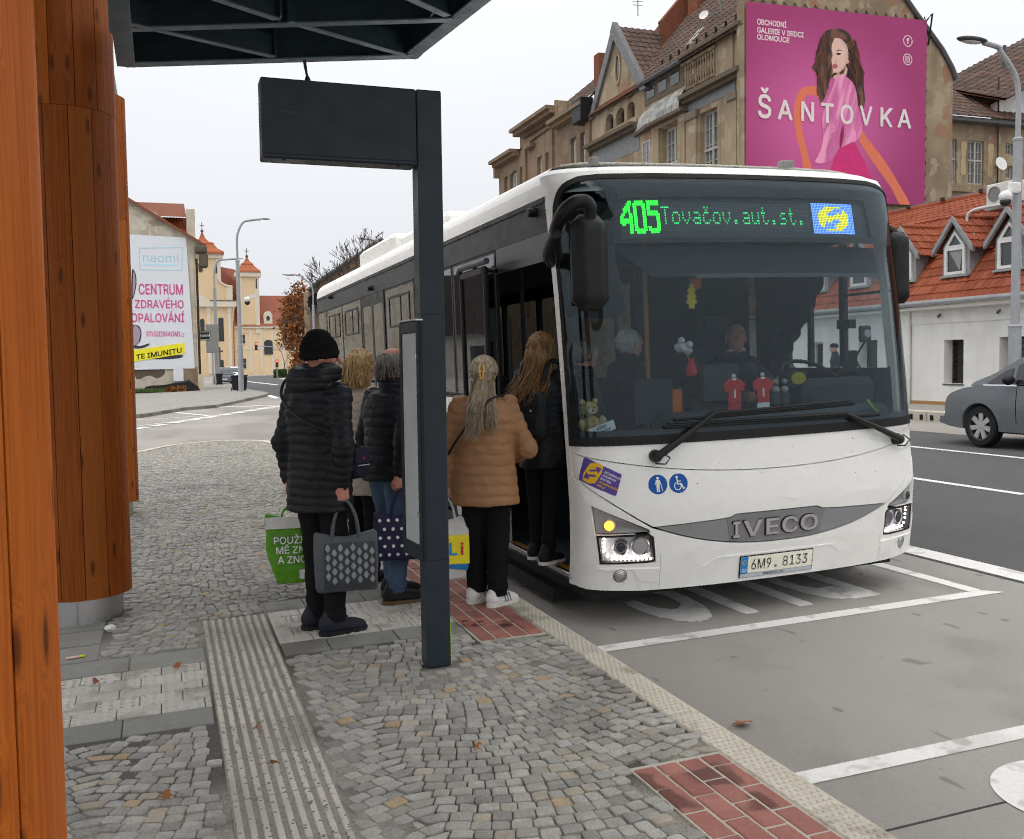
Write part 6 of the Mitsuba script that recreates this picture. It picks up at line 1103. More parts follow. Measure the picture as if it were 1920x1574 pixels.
w4 = person('dark haired person in a dark coat waiting inside the bus at its left corner', 2.93, 6.78, math.radians(86), 1.53, z=.172, jacket='driver_dark', quilt=None, coat_r=(.165, .13), hem=.7)
cap_hair(w4, 3, lambda p: np.maximum(blend([ell(p, (0, -.024, .022), (.090, .114, .102)), ell(p, (0, -.10, .0), (.04, .04, .045))], .02), p[:, 1] - .030 - .25 * np.maximum(p[:, 2], 0)), .15, .006, .004)
pd = person('pedestrian in a dark cap on the far pavement, seen through the bus window', 16.3, 21.15, math.radians(-60), 1.72, z=-.12, jacket='driver_dark', quilt=None)
put('cap', sdf_mesh(lambda p: np.maximum(ell(p, (0, -.01, .04), (.092, .112, .098)), .01 - p[:, 2]), (-.15, -.15, -.05), (.15, .15, .2), .01) if False else TM(ball(0, 0, 0, 1, 2).vertices * [.093, .113, .075] + pd['hc'] + [0, -.01, .055], ball(0, 0, 0, 1, 2).faces), fr=pd['F'], parent=pd['key'], smooth=True, pal_='hat_black')
D = {'ad_hair':[(19.505,11.696),(19.782,11.814),(20.116,11.847),(20.398,11.737),(20.625,11.507),(20.769,11.199),(20.857,10.884),(20.974,10.525),(20.977,10.155),(21.025,9.788),(20.982,9.46),(20.897,9.384),(20.781,9.584),(20.694,9.855),(20.635,10.082),(20.408,10.202),(20.294,10.33),(20.321,10.608),(20.124,10.5),(19.845,10.431),(19.679,10.234),(19.569,9.952),(19.487,9.672),(19.377,9.527),(19.294,9.703),(19.21,9.924),(19.264,10.201),(19.18,10.466),(19.043,10.581),(19.179,10.828),(19.232,11.15),(19.341,11.431)],'ad_face':[(19.784,11.51),(20.062,11.545),(20.259,11.427),(20.356,11.253),(20.38,11.026),(20.336,10.816),(20.208,10.621),(20.04,10.493),(19.873,10.479),(19.789,10.563),(19.743,10.741),(19.72,10.967),(19.74,11.242)],'ad_neck':[(19.845,10.522),(20.319,10.791),(20.321,10.47),(20.125,10.362),(19.902,10.298),(19.79,10.38)],'ad_fringe':[(19.478,11.648),(19.838,11.728),(19.894,11.62),(19.784,11.382),(19.752,11.197),(19.786,11.018),(19.732,10.786),(19.8,10.564),(19.707,10.282),(19.487,9.672),(19.321,9.75),(19.237,10.108),(19.279,10.474),(19.125,10.597),(19.261,10.926),(19.276,11.289)],'ad_blouse':[(20.125,10.454),(20.35,10.381),(20.578,10.215),(20.693,9.948),(20.752,9.582),(20.87,9.127),(20.901,8.758),(20.703,8.466),(20.476,8.383),(20.138,8.224),(20.026,8.148),(19.803,7.858),(19.58,7.708),(19.164,7.709),(19.274,7.921),(19.384,8.156),(19.465,8.573),(19.407,9.027),(19.516,9.4),(19.626,9.728),(19.791,10.015),(19.902,10.298)],'ad_sleeve_fold':[(20.135,8.8),(20.202,8.897),(20.226,8.622),(20.165,8.341),(20.082,8.197),(20.069,8.473)],'ad_skirt':[(20.647,8.393),(20.774,8.192),(21.005,7.879),(21.122,7.651),(21.23,7.188),(19.695,7.115),(19.832,7.722),(19.915,7.957),(20.082,8.197),(20.363,8.33)],'ad_ribbon_loop':[(19.348,9.98),(19.017,10.022),(18.69,9.928),(18.473,9.641),(18.394,9.138),(18.449,8.599),(18.642,7.976),(18.78,7.437),(19.055,7.451),(18.805,8.258),(18.694,8.706),(18.665,9.157),(18.719,9.478),(18.854,9.715),(19.073,9.754),(19.349,9.684)],'ad_ribbon_tail':[(20.901,8.804),(21.161,8.541),(21.746,7.967),(22.341,7.241),(22.824,6.548),(22.437,6.532),(22.047,7.085),(21.457,7.716),(20.991,8.251),(20.817,8.52)],'ad_eye1':[(19.92,11.067),(20.009,11.107),(20.11,11.084),(20.02,11.039)],'ad_brow':[(19.908,11.143),(20.019,11.204),(20.154,11.175),(20.031,11.177)],'ad_lip':[(19.788,10.709),(19.871,10.752),(19.989,10.717),(19.922,10.638),(19.811,10.619)],'ad_ear':[(20.347,10.885),(20.414,10.914),(20.432,10.824),(20.37,10.786)],'ad_corners':[(16.628,12.279),(23.344,12.376),(23.324,6.558),(16.623,5.985)],'ad_logo1':[(22.678,11.724)],'ad_logo2':[(22.673,11.146)],'ad_t1':[(17.085,11.813),(18.118,11.717)],'ad_t2':[(17.085,11.593),(18.739,11.464)],'ad_t3':[(17.085,11.386),(18.226,11.263)],'ad_big':[(17.112,8.914),(22.827,9.001),(17.535,9.569),(22.821,9.569)],'na_sheet':[(-1.891,10.604),(1.959,10.68),(1.973,1.836),(-2.077,2.05)],'na_logo':[(-1.343,10.19),(1.582,10.309),(1.509,8.63),(-1.365,8.629)],'na_naomi':[(-1.119,9.211),(1.274,9.845)],'na_line':[(-1.009,8.92),(1.15,9.132)],'na_c1':[(-1.472,6.896),(1.51,7.672)],'na_c2':[(-1.751,5.926),(1.531,6.692)],'na_c3':[(-2.031,4.937),(1.552,5.753)],'na_c4':[(-1.074,3.923),(1.232,4.299)],'na_cz':[(1.281,3.914),(1.513,4.17)],'na_yel':[(-2.047,2.957),(1.482,3.474),(1.509,2.702),(-2.075,2.134)],'na_yt':[(-1.799,2.385),(1.28,3.208)],'na_shade1':[(-1.86,8.568),(-1.667,8.467),(-1.586,7.944),(-1.679,7.208),(-1.927,6.576)],'na_shade2':[(-1.991,4.632),(-1.545,4.685),(-1.382,4.21),(-1.481,3.629),(-1.788,3.314),(-2.039,3.21)],'na_strap':[(-1.887,3.315),(-1.493,3.259),(-0.94,3.435),(-0.914,3.308),(-1.399,3.1),(-1.894,3.104)],'na_strap2':[(-0.723,2.436),(1.199,2.598),(1.255,2.415),(0.48,2.316),(-0.726,2.33)],'na_wall':[(-4.584,15.193),(-1.842,13.518),(-0.095,12.596),(2.585,11.102),(3.179,10.372),(2.451,10.087),(2.361,9.818),(2.351,0.049),(-5.112,0.212)],'na_roofedge':[(-1.861,13.549),(-0.045,12.598),(1.899,12.671),(1.918,11.983),(2.337,11.36),(2.634,11.05)],'na_plaq':[(0.663,1.694),(1.357,1.77),(1.324,0.717),(0.683,0.729)],'na_chim':[(1.912,13.094),(2.421,13.093),(2.281,11.199),(1.904,11.506)],'na_peel':[(-1.793,1.676),(0.612,1.673),(0.558,0.946),(-0.065,1.064),(-1.811,1.147)],'na_grass':[(-1.901,-0.07),(-0.085,0.423)],'na_tarp':[(-1.982,0.462),(1.852,0.545),(2.349,-0.005),(-1.996,0.038)],'ch_t1':[(6.799,22.58),(10.696,22.674),(10.571,18.429),(6.671,18.365)],'ch_t1eave':[(6.15,23.381),(11.243,22.64)],'ch_cap1':[(7.609,27.041),(8.127,25.538),(8.678,25.086),(9.573,24.713),(9.522,24.524),(10.222,23.603),(11.251,22.923),(11.243,22.64),(5.705,23.487)],'ch_cross1':[(7.662,28.793),(7.609,27.041)],'ch_win1':[(6.746,20.825),(7.421,19.315)],'ch_win1b':[(9.75,20.723),(9.995,19.008)],'ch_wall1':[(6.684,15.081),(12.905,13.482),(12.528,0.36),(6.24,0.465)],'ch_nave':[(10.63,20.434),(13.778,19.786),(17.249,15.07),(12.692,14.074),(12.683,15.38),(11.621,16.79),(10.567,18.311)],'ch_gab':[(8.492,18.865),(9.514,18.882),(10.162,17.714),(11.618,16.671),(12.533,16.565),(12.721,13.481),(8.33,13.449)],'ch_t2':[(14.111,19.317),(17.603,19.38),(17.417,15.192),(13.993,15.156)],'ch_cap2':[(15.357,22.43),(15.682,21.606),(16.411,21.026),(16.361,20.906),(17.041,20.205),(17.726,19.621),(17.673,19.381),(13.435,19.898),(14.159,20.979),(14.279,21.148),(14.993,21.828)],'ch_cross2':[(15.398,23.855),(15.357,22.43)],'ch_win2':[(16.87,18.245),(17.075,16.384)],'ch_wing':[(12.785,9.316),(21.466,9.434),(21.219,0.093),(12.524,0.24)],'ch_wingroof':[(13.989,15.037),(24.729,15.194),(26.272,9.433),(12.738,9.293)],'ch_oc':[(18.106,12.079),(19.932,9.796)],'ch_oval':[(18.943,10.807)],'ch_w1':[(13.712,7.764),(14.642,6.133)],'ch_w2':[(13.586,3.339),(14.743,1.477)],'ch_warch':[(18.078,6.786),(19.659,4.07)],'ch_band':[(12.9,5.259),(17.793,4.98)],'ch_ch_win':[(9.907,10.621),(10.863,6.536)],'ch_ch_win2':[(6.699,10.379),(7.473,7.548)],'ch_door':[(10.03,3.141),(10.669,1.465)],'ch_pil':[(7.824,13.21),(8.51,0.427)],'ch_pil2':[(11.518,13.235),(12.195,0.844)],'ch_corn':[(6.648,13.907),(13.015,13.293)],'ch_lp':[(15.443,8.956),(15.728,0.788)],'ch_lp2':[(17.08,8.955),(17.371,0.762)],'ch_lp3':[(19.554,8.952),(20.163,0.718)],'ch_cross':[(9.878,5.758),(9.769,2.073)]}

# ================================================================== BUILDINGS (world frame, upright)
def XF(m, x0=0.0):   # drawn (y, z, t) -> facade facing -x at x0, t going out of the wall
    m = to_tm(m); y, z, t = m.vertices.T; return TM(np.stack([x0 - t, y, z], 1), m.faces[:, ::-1])
def YFm(m, y0=0.0):  # drawn (x, z, t) -> wall facing -y
    m = to_tm(m); x, z, t = m.vertices.T; return TM(np.stack([x, y0 - t, z], 1), m.faces)
def slope_tiles(o, du, dv, nu, nv, kind, keep=None, seed=0, rows=None, th=.022):
    """tiles on a roof plane: o corner, du one tile along the eave, dv one tile up the slope; each tile a curved pan with a lip"""
    g = np.random.default_rng(seed); o, du, dv = [np.asarray(q, float) for q in (o, du, dv)]; n = np.cross(du, dv); n /= np.linalg.norm(n); n = n if n[2] > 0 else -n
    ss = np.array([0, .18, .36, .62, .82, 1.0]); hh = np.array([.25, 1.0, .9, .05, .0, .25]); V, F, U, at = [], [], [], 0
    for j in range(nv):
        for i in range(nu):
            c = o + du * (i + .5) + dv * (j + .5)
            if keep is not None and not keep(c): continue
            jit = g.normal(0, .002); ln = np.linalg.norm(du); p = []
            for s_, h_ in zip(ss, hh): p.append(o + du * (i + s_) + dv * (j - .10) + n * (h_ * ln * .12 + th + jit))
            for s_, h_ in zip(ss, hh): p.append(o + du * (i + s_) + dv * (j + 1.0) + n * (h_ * ln * .12 - .002 + jit))
            for s_, h_ in zip(ss, hh): p.append(o + du * (i + s_) + dv * (j - .10) + n * (-.01))
            f = []
            for k in range(5): f += [(k, k + 1, k + 7), (k, k + 7, k + 6), (12 + k, 13 + k, k + 1), (12 + k, k + 1, k)]
            V.append(p); F.append(np.array(f) + at); at += 18; r = g.random(); U.append(np.tile((kind + r * .98, 0), (18, 1)))
    return TM(np.vstack(V), np.vstack(F)), np.vstack(U)
def tiles(name, parent, *args, **k):
    m, u = slope_tiles(*args, **k); return put(name, m, 'roof_tile', parent=parent, smooth=False, uv=u, kind='stuff')
def window(parent, w, x0, wallf, cols=2, rows=2, fr_=.06, depth=.18, framepal='window_frame', bars=.03, glass='window_glass', curtain=None, name='window', cross=None):
    """w = (u0, u1, z0, z1); wallf maps a (u, z, t) mesh onto the wall"""
    u0, u1, z0, z1 = w; pl = sbox(u0, z0, u1, z1).difference(sbox(u0 + fr_, z0 + fr_, u1 - fr_, z1 - fr_)); ms = [prism(pl, -depth, -depth + .06)]
    for i in range(1, cols): u = u0 + (u1 - u0) * i / cols; ms.append(bx(u - bars / 2, u + bars / 2, z0 + fr_, z1 - fr_, -depth + .005, -depth + .05))
    for j in range(1, rows): z = z0 + (z1 - z0) * j / rows; ms.append(bx(u0 + fr_, u1 - fr_, z - bars / 2, z + bars / 2, -depth + .007, -depth + .047))
    if cross: z = z0 + (z1 - z0) * cross; ms.append(bx(u0 + .01, u1 - .01, z - fr_ * .6, z + fr_ * .6, -depth + .01, -depth + .085)); u = (u0 + u1) / 2; ms.append(bx(u - fr_ * .6, u + fr_ * .6, z0 + .01, z1 - .01, -depth + .012, -depth + .08))
    k = put(name, wallf(cat(ms)), parent=parent, pal_=framepal, tone=rng.uniform(-.15, .1)); put('pane', wallf(bx(u0 + .01, u1 - .01, z0 + .01, z1 - .01, -depth - .02, -depth - .001)), glass, parent=k)
    if curtain is not None: put('curtain', wallf(bx(u0 + .05, u1 - .05, z0 + (z1 - z0) * curtain, z1 - .05, -depth - .0005, -depth + .002)), parent=k, pal_='curtain', tone=-.45)
    return k

# ---- low white house with the red tiled roof
HX = 16.85
wh = thing('white_house', 'low white house with an orange red tiled roof and gabled dormers', 'house'); WX = lambda m: XF(m, HX)
ops = [(17.40, 17.98, 1.03, 2.03), (15.55, 16.40, 1.00, 2.05), (13.3, 14.1, 1.0, 2.05), (20.2, 20.9, 1.0, 2.1), (22.35, 23.05, .45, 2.1), (23.9, 24.6, 1.0, 2.0)]
put('wall', WX(prism(sbox(6, .0, 19.02, 2.80).difference(unary_union([sbox(a_, c_, b_, d_) for a_, b_, c_, d_ in ops if a_ < 19])), -.35, 0)), 'plaster_white', parent=wh)
put('wall', WX(prism(sbox(19.06, .0, 25.95, 3.2).difference(unary_union([sbox(a_, c_, b_, d_) for a_, b_, c_, d_ in ops if a_ > 19])), -.35, .02)), 'plaster_white', parent=wh, tone=-.05)
put('fascia', WX(prism(sbox(6, 2.42, 19.0, 2.79), .001, .035)), 'plaster_white', parent=wh); put('fascia', WX(prism(sbox(19.08, 2.55, 25.9, 3.1), .021, .05)), 'plaster_white', parent=wh)
put('plinth', WX(prism(sbox(6, .30, 19.0, .62), .001, .03)), parent=wh, pal_='plinth_ochre'); put('downpipe', tube([(HX - .06, 19.04, .5), (HX - .06, 19.04, 2.8)], .035, 8), parent=wh, pal_='off_white')
put('back', bx(HX + .36, 24, 6, 25.9, .2, 2.75), parent=wh, pal_='black_matt')
for k, (a_, b_, c_, d_) in enumerate(ops):
    w_ = window(wh, (a_ + .001, b_ - .001, c_ + .001, d_ - .001), HX, WX, 1, 1, .05, .30, 'shutter' if k != 4 else 'window_frame', glass='paint' if k == 4 else 'window_glass')
    if k < 3:
        for j in range(7):
            z = c_ + .06 + j * (d_ - c_) / 7.5; put('grille_bar', WX(tube([(a_ + .06, z + .17, -.22), (b_ - .06, z - .06, -.22)], .011, 5)), parent=w_, pal_='shutter')
    put('sill', WX(bx(a_ - .02, b_ + .02, c_ - .035, c_ - .001, -.2, .02)), parent=w_, pal_='zinc_dark')
for y in (16.35, 18.05): put('wall_lamp', cat([tube([(HX - .036, y, 2.62), (HX - .10, y, 2.60)], .02, 8), ball(HX - .11, y, 2.57, .035, 1)]), parent=wh, pal_='zinc_dark')
# roof: lower steep slope with dormers, upper slope to the ridge
E0, K0, R0 = (16.55, 2.90), (18.15, 5.03), (20.3, 5.84)
put('roof', TM([(E0[0], 6, E0[1]), (E0[0], 25.9, E0[1]), (K0[0], 25.9, K0[1]), (K0[0], 6, K0[1]), (R0[0], 25.9, R0[1]), (R0[0], 6, R0[1])], [(0, 1, 2), (0, 2, 3), (3, 2, 4), (3, 4, 5)]), parent=wh, pal_='brick_dark')
rf = wh + '__roof'
lenL = math.hypot(K0[0] - E0[0], K0[1] - E0[1]); nl = 10; dvL = np.array([(K0[0] - E0[0]) / nl, 0, (K0[1] - E0[1]) / nl]); lenU = math.hypot(R0[0] - K0[0], R0[1] - K0[1]); nu_ = 6; dvU = np.array([(R0[0] - K0[0]) / nu_, 0, (R0[1] - K0[1]) / nu_])
dorm = [17.74, 16.22, 14.7, 13.18, 19.4, 21.0, 22.7]
def keepd(c): return not any(abs(c[1] - d_) < .33 and 3.50 < c[2] < 4.25 for d_ in dorm)
TW = .195
tiles('roof_tiles', rf, (E0[0], 8, E0[1]), (0, TW, 0), dvL, int(17.9 / TW), nl, 0, keep=keepd, seed=1)
tiles('roof_tiles', rf, (K0[0], 8, K0[1]), (0, TW, 0), dvU, int(17.9 / TW), nu_, 0, seed=2)
for k in range(44): put('ridge_tile', mv(lathe([(.10, 0), (.115, .40)], 10), R0[0], 8.2 + k * .40, R0[1] + .0, rx=-math.pi / 2), 'roof_tile', parent=rf, smooth=40, uv=(.1 + .8 * rng.random(), 0))
put('ridge_flashing', bx(R0[0] + .08, R0[0] + .5, 6, 25.9, R0[1] + .0, R0[1] + .16), parent=rf, pal_='zinc', tone=-.3)
for k in range(12): put('vent_cap', bx(R0[0] - .2, R0[0] - .1, 9.6 + k * 1.33, 9.68 + k * 1.33, R0[1] + .05, R0[1] + .15, .01), parent=rf, pal_='shutter')
put('gutter', tube([(E0[0] - .07, 6, E0[1] - .02), (E0[0] - .07, 25.9, E0[1] - .02)], .065, 8), parent=wh, pal_='zinc'); put('eave_board', bx(E0[0] - .02, HX + .0, 6, 25.9, E0[1] - .16, E0[1] - .10), parent=wh, pal_='off_white')
for k, y in enumerate(dorm):
    DX = 16.93; d_ = put('dormer', cat([bx(DX + .005, 18.2, y - .40, y + .40, 3.30, 4.14), TM([(DX + .005, y - .40, 4.14), (DX + .005, y + .40, 4.14), (DX + .005, y, 4.60), (18.3, y - .40, 4.14), (18.3, y + .40, 4.14), (18.3, y, 4.60)], [(0, 1, 2), (3, 5, 4), (0, 2, 5), (0, 5, 3), (1, 4, 5), (1, 5, 2)])]), parent=wh, pal_='zinc')
    DF = lambda m: XF(m, DX)
    fr1 = prism(sbox(y - .30, 3.50, y + .30, 4.11).difference(sbox(y - .235, 3.565, y + .235, 4.045)), .0, .05); fr2 = prism(Polygon([(y - .30, 4.112), (y + .30, 4.112), (y, 4.47)]).difference(Polygon([(y - .20, 4.155), (y + .20, 4.155), (y, 4.40)])), .0, .05)
    w_ = put('window', DF(cat([fr1, fr2])), parent=d_, pal_='window_frame'); put('pane', DF(cat([bx(y - .29, y + .29, 3.51, 4.10, .001, .012), prism(Polygon([(y - .27, 4.12), (y + .27, 4.12), (y, 4.44)]), .001, .012)])), 'window_glass', parent=d_)
    if k == 0: put('curtain', DF(prism(Polygon([(y - .20, 4.04), (y + .20, 4.04), (y - .13, 3.57)]), .0125, .014)), parent=d_, pal_='curtain', tone=-.3)
    put('sill', DF(bx(y - .44, y + .40, 3.44, 3.49, .0, .09)), parent=d_, pal_='zinc')
    for s_ in (-1, 1):
        a3 = np.array([y + s_ * .60, 3.96]); b3 = np.array([y, 4.68]); put('barge_board', DF(prism(Polygon([a3, a3 + [0, .13], b3 + [0, .13], b3]), .06, .14)), parent=d_, pal_='zinc', tone=-.05)
        du = np.array([.165, 0, 0]); dv = np.array([0, -s_ * .60 / 4, .72 / 4.0]); m, u = slope_tiles((DX - .10, y + s_ * .62, 4.05), du, dv, 9, 4, 0, seed=10 + k); put('roof_tiles', m, 'roof_tile', parent=d_, uv=u, kind='stuff')
        put('roof_deck', TM([(DX - .08, y + s_ * .62, 4.03), (DX - .08, y, 4.77), (18.4, y, 4.77), (18.4, y + s_ * .62, 4.03)], [(0, 1, 2), (0, 2, 3)]), parent=d_, pal_='brick_dark')
    for j in range(5): put('ridge_tile', mv(lathe([(.055, 0), (.065, .30)], 8), DX - .1 + j * .3, y, 4.80, ry=math.pi / 2), 'roof_tile', parent=d_, smooth=40, uv=(.2 + .6 * rng.random(), 0))
ac = thing('air_conditioner', 'white air conditioning unit fixed on the red roof beside the lamp post', 'air conditioner'); put('case', bx(17.55, 17.95, 16.72, 17.52, 5.02, 5.48, .02), parent=ac, pal_='off_white'); put('fan_grille', mv(lathe([(.17, 0), (.17, .02), (.15, .02), (.15, .005), (.10, .006), (.10, .012), (.05, .012), (.05, .005)], 24), 17.552, 17.28, 5.25, ry=-math.pi / 2), parent=ac, pal_='grey', smooth=30); put('bracket', bx(17.5, 18.3, 16.75, 17.5, 4.90, 5.0), parent=ac, pal_='zinc'); put('pipe', tube(smooth_curve([(17.5, 16.9, 4.98), (17.2, 17.5, 4.92), (17.15, 17.66, 4.75), (17.15, 17.6, 4.45), (17.1, 17.42, 4.38), (17.0, 17.3, 4.1)], 5, False), .035, 8), parent=ac, pal_='plastic_white', smooth=True)

# ---- the big ochre house with the advertisement
oh = thing('ochre_house', 'old weathered ochre town house with a tall gable, oriel and steep brown roof', 'building'); OX = 17.0; FX_ = lambda m: XF(m, OX)
big = [(27.99, 29.12, 6.6, 9.80)]; mid = [(30.44, 31.72, 6.6, 9.88)]; arcs = [(35.72, 36.42), (34.72, 35.44), (33.84, 34.50)]
def archw(a_, b_, z0, z1): return unary_union([sbox(a_, z0, b_, z1 - (b_ - a_) * .35), affinity.scale(Point((a_ + b_) / 2, z1 - (b_ - a_) * .35).buffer((b_ - a_) / 2, 12), 1, .7)])
arch_ops = unary_union([archw(a_, b_, 10.86, 11.47) for a_, b_ in arcs]); low = unary_union([sbox(33.9, 6.5, 34.8, 9.2), sbox(35.2, 6.5, 36.2, 9.3)])
gablep = Polygon([(32.75, 11.70), (37.72, 11.78), (35.35, 14.6)])
put('wall', FX_(prism(unary_union([sbox(26.0, 0, 37.75, 11.75), gablep]).difference(unary_union([sbox(*w_[:1], w_[2], w_[1], w_[3]) for w_ in big + mid] + [arch_ops, low, sbox(28.05, 10.78, 30.05, 11.62)])), -.4, 0)), 'plaster_old', parent=oh)
put('inner_dark', bx(OX + .6, OX + .7, 26.2, 37.5, 4, 11.7), parent=oh, pal_='black_matt'); put('loggia_back', bx(OX + .405, OX + .45, 27.9, 30.2, 10.7, 11.7), parent=oh, pal_='stone_dark')
for w_ in big: window(oh, w_, OX, FX_, 4, 6, .07, .26, 'wood_frame', .028, glass='window_old', cross=.62)
for w_ in mid: window(oh, w_, OX, FX_, 4, 6, .07, .26, 'wood_frame', .028, glass='window_old', cross=.62)
for a_, b_ in arcs:
    k = put('arched_window', FX_(prism(archw(a_ + .02, b_ - .02, 10.88, 11.45).difference(archw(a_ + .08, b_ - .08, 10.94, 11.39)), -.25, -.2)), parent=oh, pal_='stone_dark'); put('pane', FX_(prism(archw(a_, b_, 10.86, 11.47), -.29, -.26)), 'window_glass', parent=k); put('glazing_bar', FX_(bx((a_ + b_) / 2 - .015, (a_ + b_) / 2 + .015, 10.9, 11.4, -.255, -.215)), parent=k, pal_='stone_dark')
for a_, b_, z1 in ((33.9, 34.8, 9.2), (35.2, 36.2, 9.3)): window(oh, (a_, b_, 6.5, z1), OX, FX_, 4, 4, .06, .22, 'wood_frame', .025, glass='window_old')
# oriel with its slate dome
pl = Polygon([(29.95, OX - .001), (29.95, OX - .16), (32.05, OX - .16), (33.35, OX - .0005)])
m = prism(Polygon([(p[1], p[0]) for p in pl.exterior.coords]).difference(Polygon()), 4, 10.05); 
put('oriel', TM(m.vertices, m.faces).slice_plane if False else prism(Polygon([(OX, 29.9), (OX - .12, 29.9), (OX - .12, 30.40), (OX, 30.40)]), 4, 10.05), 'plaster_old', parent=oh)
put('oriel', prism(Polygon([(OX, 31.76), (OX - .12, 31.76), (OX - .12, 32.2), (OX + .10, 33.45), (OX + .2, 33.4)]), 4, 10.05), 'plaster_old', parent=oh); put('oriel', cat([bx(OX - .12, OX, 30.4, 31.76, 9.92, 10.05), bx(OX - .12, OX, 30.4, 31.76, 4, 6.5)]), 'plaster_old', parent=oh)
put('oriel_window', XF(cat([prism(sbox(32.45, 6.6, 33.05, 9.7).difference(sbox(32.5, 6.65, 33.0, 9.65)), .06, .09)] + [bx(32.5, 33.0, z, z + .03, .062, .085) for z in (7.4, 8.2, 8.9, 9.3)] + [bx(32.73, 32.76, 6.65, 9.65, .062, .087)]), OX), parent=oh, pal_='wood_frame'); put('oriel_pane', XF(bx(32.46, 33.04, 6.61, 9.69, .045, .06), OX), 'window_old', parent=oh)
put('oriel_cornice', cat([bx(OX - .34, OX - .001, 29.8, 32.3, 10.06, 10.2, .02), prism(Polygon([(OX - .34, 32.3), (OX - .1, 33.8), (OX + .1, 33.8), (OX, 32.3)]), 10.06, 10.2)]), parent=oh, pal_='stone_dark')
dome = []
for k in range(6):
    q0, q1 = k / 6, (k + 1) / 6; z0, z1 = 10.2 + .95 * math.sin(q0 * 1.35), 10.2 + .95 * math.sin(q1 * 1.35); x0, x1 = OX - .33 + .85 * (1 - math.cos(q0 * 1.35)), OX - .33 + .85 * (1 - math.cos(q1 * 1.35)); e0, e1 = 33.7 - .9 * q0, 33.7 - .9 * q1
    for j in range(7):
        a0, a1 = 29.9 + (e0 - 29.9) * j / 7, 29.9 + (e0 - 29.9) * (j + 1) / 7; b0, b1 = 29.9 + (e1 - 29.9) * j / 7, 29.9 + (e1 - 29.9) * (j + 1) / 7; bend = lambda y, q: .0 + max(0, y - 32.3) * .16
        v = np.array([(x0 + bend(a0, 0), a0 + .02, z0), (x0 + bend(a1, 0), a1 - .02, z0), (x1 + bend(b1, 0), b1 - .02, z1), (x1 + bend(b0, 0), b0 + .02, z1)]); v = np.vstack([v, v + [.0, 0, -.05]]); put('dome_sheet', TM(v, [(0, 1, 2), (0, 2, 3), (4, 6, 5), (4, 7, 6), (0, 4, 5), (0, 5, 1), (1, 5, 6), (1, 6, 2), (2, 6, 7), (2, 7, 3), (3, 7, 4), (3, 4, 0)]), parent=oh, pal_='lead_roof', tone=rng.uniform(-.35, .35))
put('attic', bx(OX - .02, OX + .5, 30.1, 33.0, 11.0, 11.75), parent=oh, pal_='stone_dark'); put('attic_roof', cat([bx(OX - .30, OX + .5, 29.9, 33.15, 11.76, 11.84), bx(OX - .28, OX - .2, 29.95, 33.1, 11.70, 11.76)]), parent=oh, pal_='zinc_dark')
for y in (30.4, 31.3, 32.2): put('attic_window', bx(OX - .04, OX - .021, y, y + .6, 11.2, 11.62), 'window_glass', parent=oh)
# cornices, pilasters, balustrade
wob = lambda a_, b_, z0, z1, h, t_: put('cornice', FX_(prism(Polygon([(a_, z0), (b_, z1), (b_, z1 + h), (a_, z0 + h)]), .001, t_)), parent=oh, pal_='stone_dark')
wob(26.3, 29.9, 10.42, 10.42, .14, .38); wob(26.4, 29.9, 10.30, 10.30, .12, .22); wob(33.4, 37.75, 10.42, 10.42, .13, .42); wob(33.4, 37.7, 10.30, 10.30, .12, .25); wob(26.2, 29.95, 11.78, 11.78, .10, .35)
put('blue_frieze', FX_(bx(26.9, 29.9, 9.98, 10.29, .001, .02)), parent=oh, pal_='zinc', tone=-.35); put('blue_frieze', FX_(bx(33.45, 37.6, 9.55, 10.29, .001, .02)), parent=oh, pal_='zinc', tone=-.35); put('brick_strip', FX_(bx(33.6, 37.4, 10.56, 10.80, .001, .06)), 'plaster_old', parent=oh, tone=-.1)
wav = [(32.75, 11.62)] + [(y, 11.66 + .10 * abs(math.sin((y - 32.75) * 2.2)) + .02 * (y - 32.75)) for y in np.linspace(32.9, 37.7, 30)]; put('wavy_cornice', FX_(tube([(y, z, .07) for y, z in wav], .075, 8)), parent=oh, pal_='stone_dark', smooth=True)
for k in range(12):
    y = 28.16 + k * .163; put('baluster', mv(lathe([(.055, 0), (.05, .06), (.03, .14), (.062, .36), (.05, .55), (.03, .68), (.05, .76), (.055, .82)], 10), OX - .01, y, 10.79), 'plaster_old', parent=oh, smooth=40)
put('balustrade_rail', bx(OX - .12, OX + .12, 27.95, 30.15, 11.621, 11.72), 'plaster_old', parent=oh)
for y0, y1 in ((26.75, 27.0), (29.2, 29.6)): put('pilaster', FX_(prism(sbox(y0, 4, y1 + .25, 9.7), .001, .09)), 'plaster_old', parent=oh); put('capital', FX_(bx(y0 - .06, y1 + .31, 9.7, 9.98, .001, .15, .03)), parent=oh, pal_='stone_dark', tone=.6)
put('downpipe', tube([(OX - .16, 26.42, 5), (OX - .16, 26.42, 11.6), (OX - .3, 26.42, 11.75)], .07, 8), parent=oh, pal_='zinc_dark'); put('pier', FX_(prism(sbox(27.0, 10.55, 28.0, 11.77), .001, .06)), 'plaster_old', parent=oh)
# tall gable: barge boards and oval window
for (a_, za), s_ in (((32.55, 11.55), 1), ((37.9, 11.6), -1)): put('gable_edge', FX_(prism(Polygon([(a_, za), (a_ + s_ * .42, za + .02), (35.35 + s_ * .16, 14.45), (35.35 - s_ * .10, 14.78)]), .002, .22 if s_ > 0 else .12)), parent=oh, pal_='zinc', tone=-.45)
ow = put('oval_window', FX_(prism(affinity.scale(Point(35.22, 13.0).buffer(1, 20), .27, .62).difference(affinity.scale(Point(35.22, 13.0).buffer(1, 20), .17, .50)), .001, .06)), 'plaster_old', parent=oh); put('pane', FX_(prism(affinity.scale(Point(35.22, 13.0).buffer(1, 20), .17, .50), .001, .012)), 'window_glass', parent=ow)
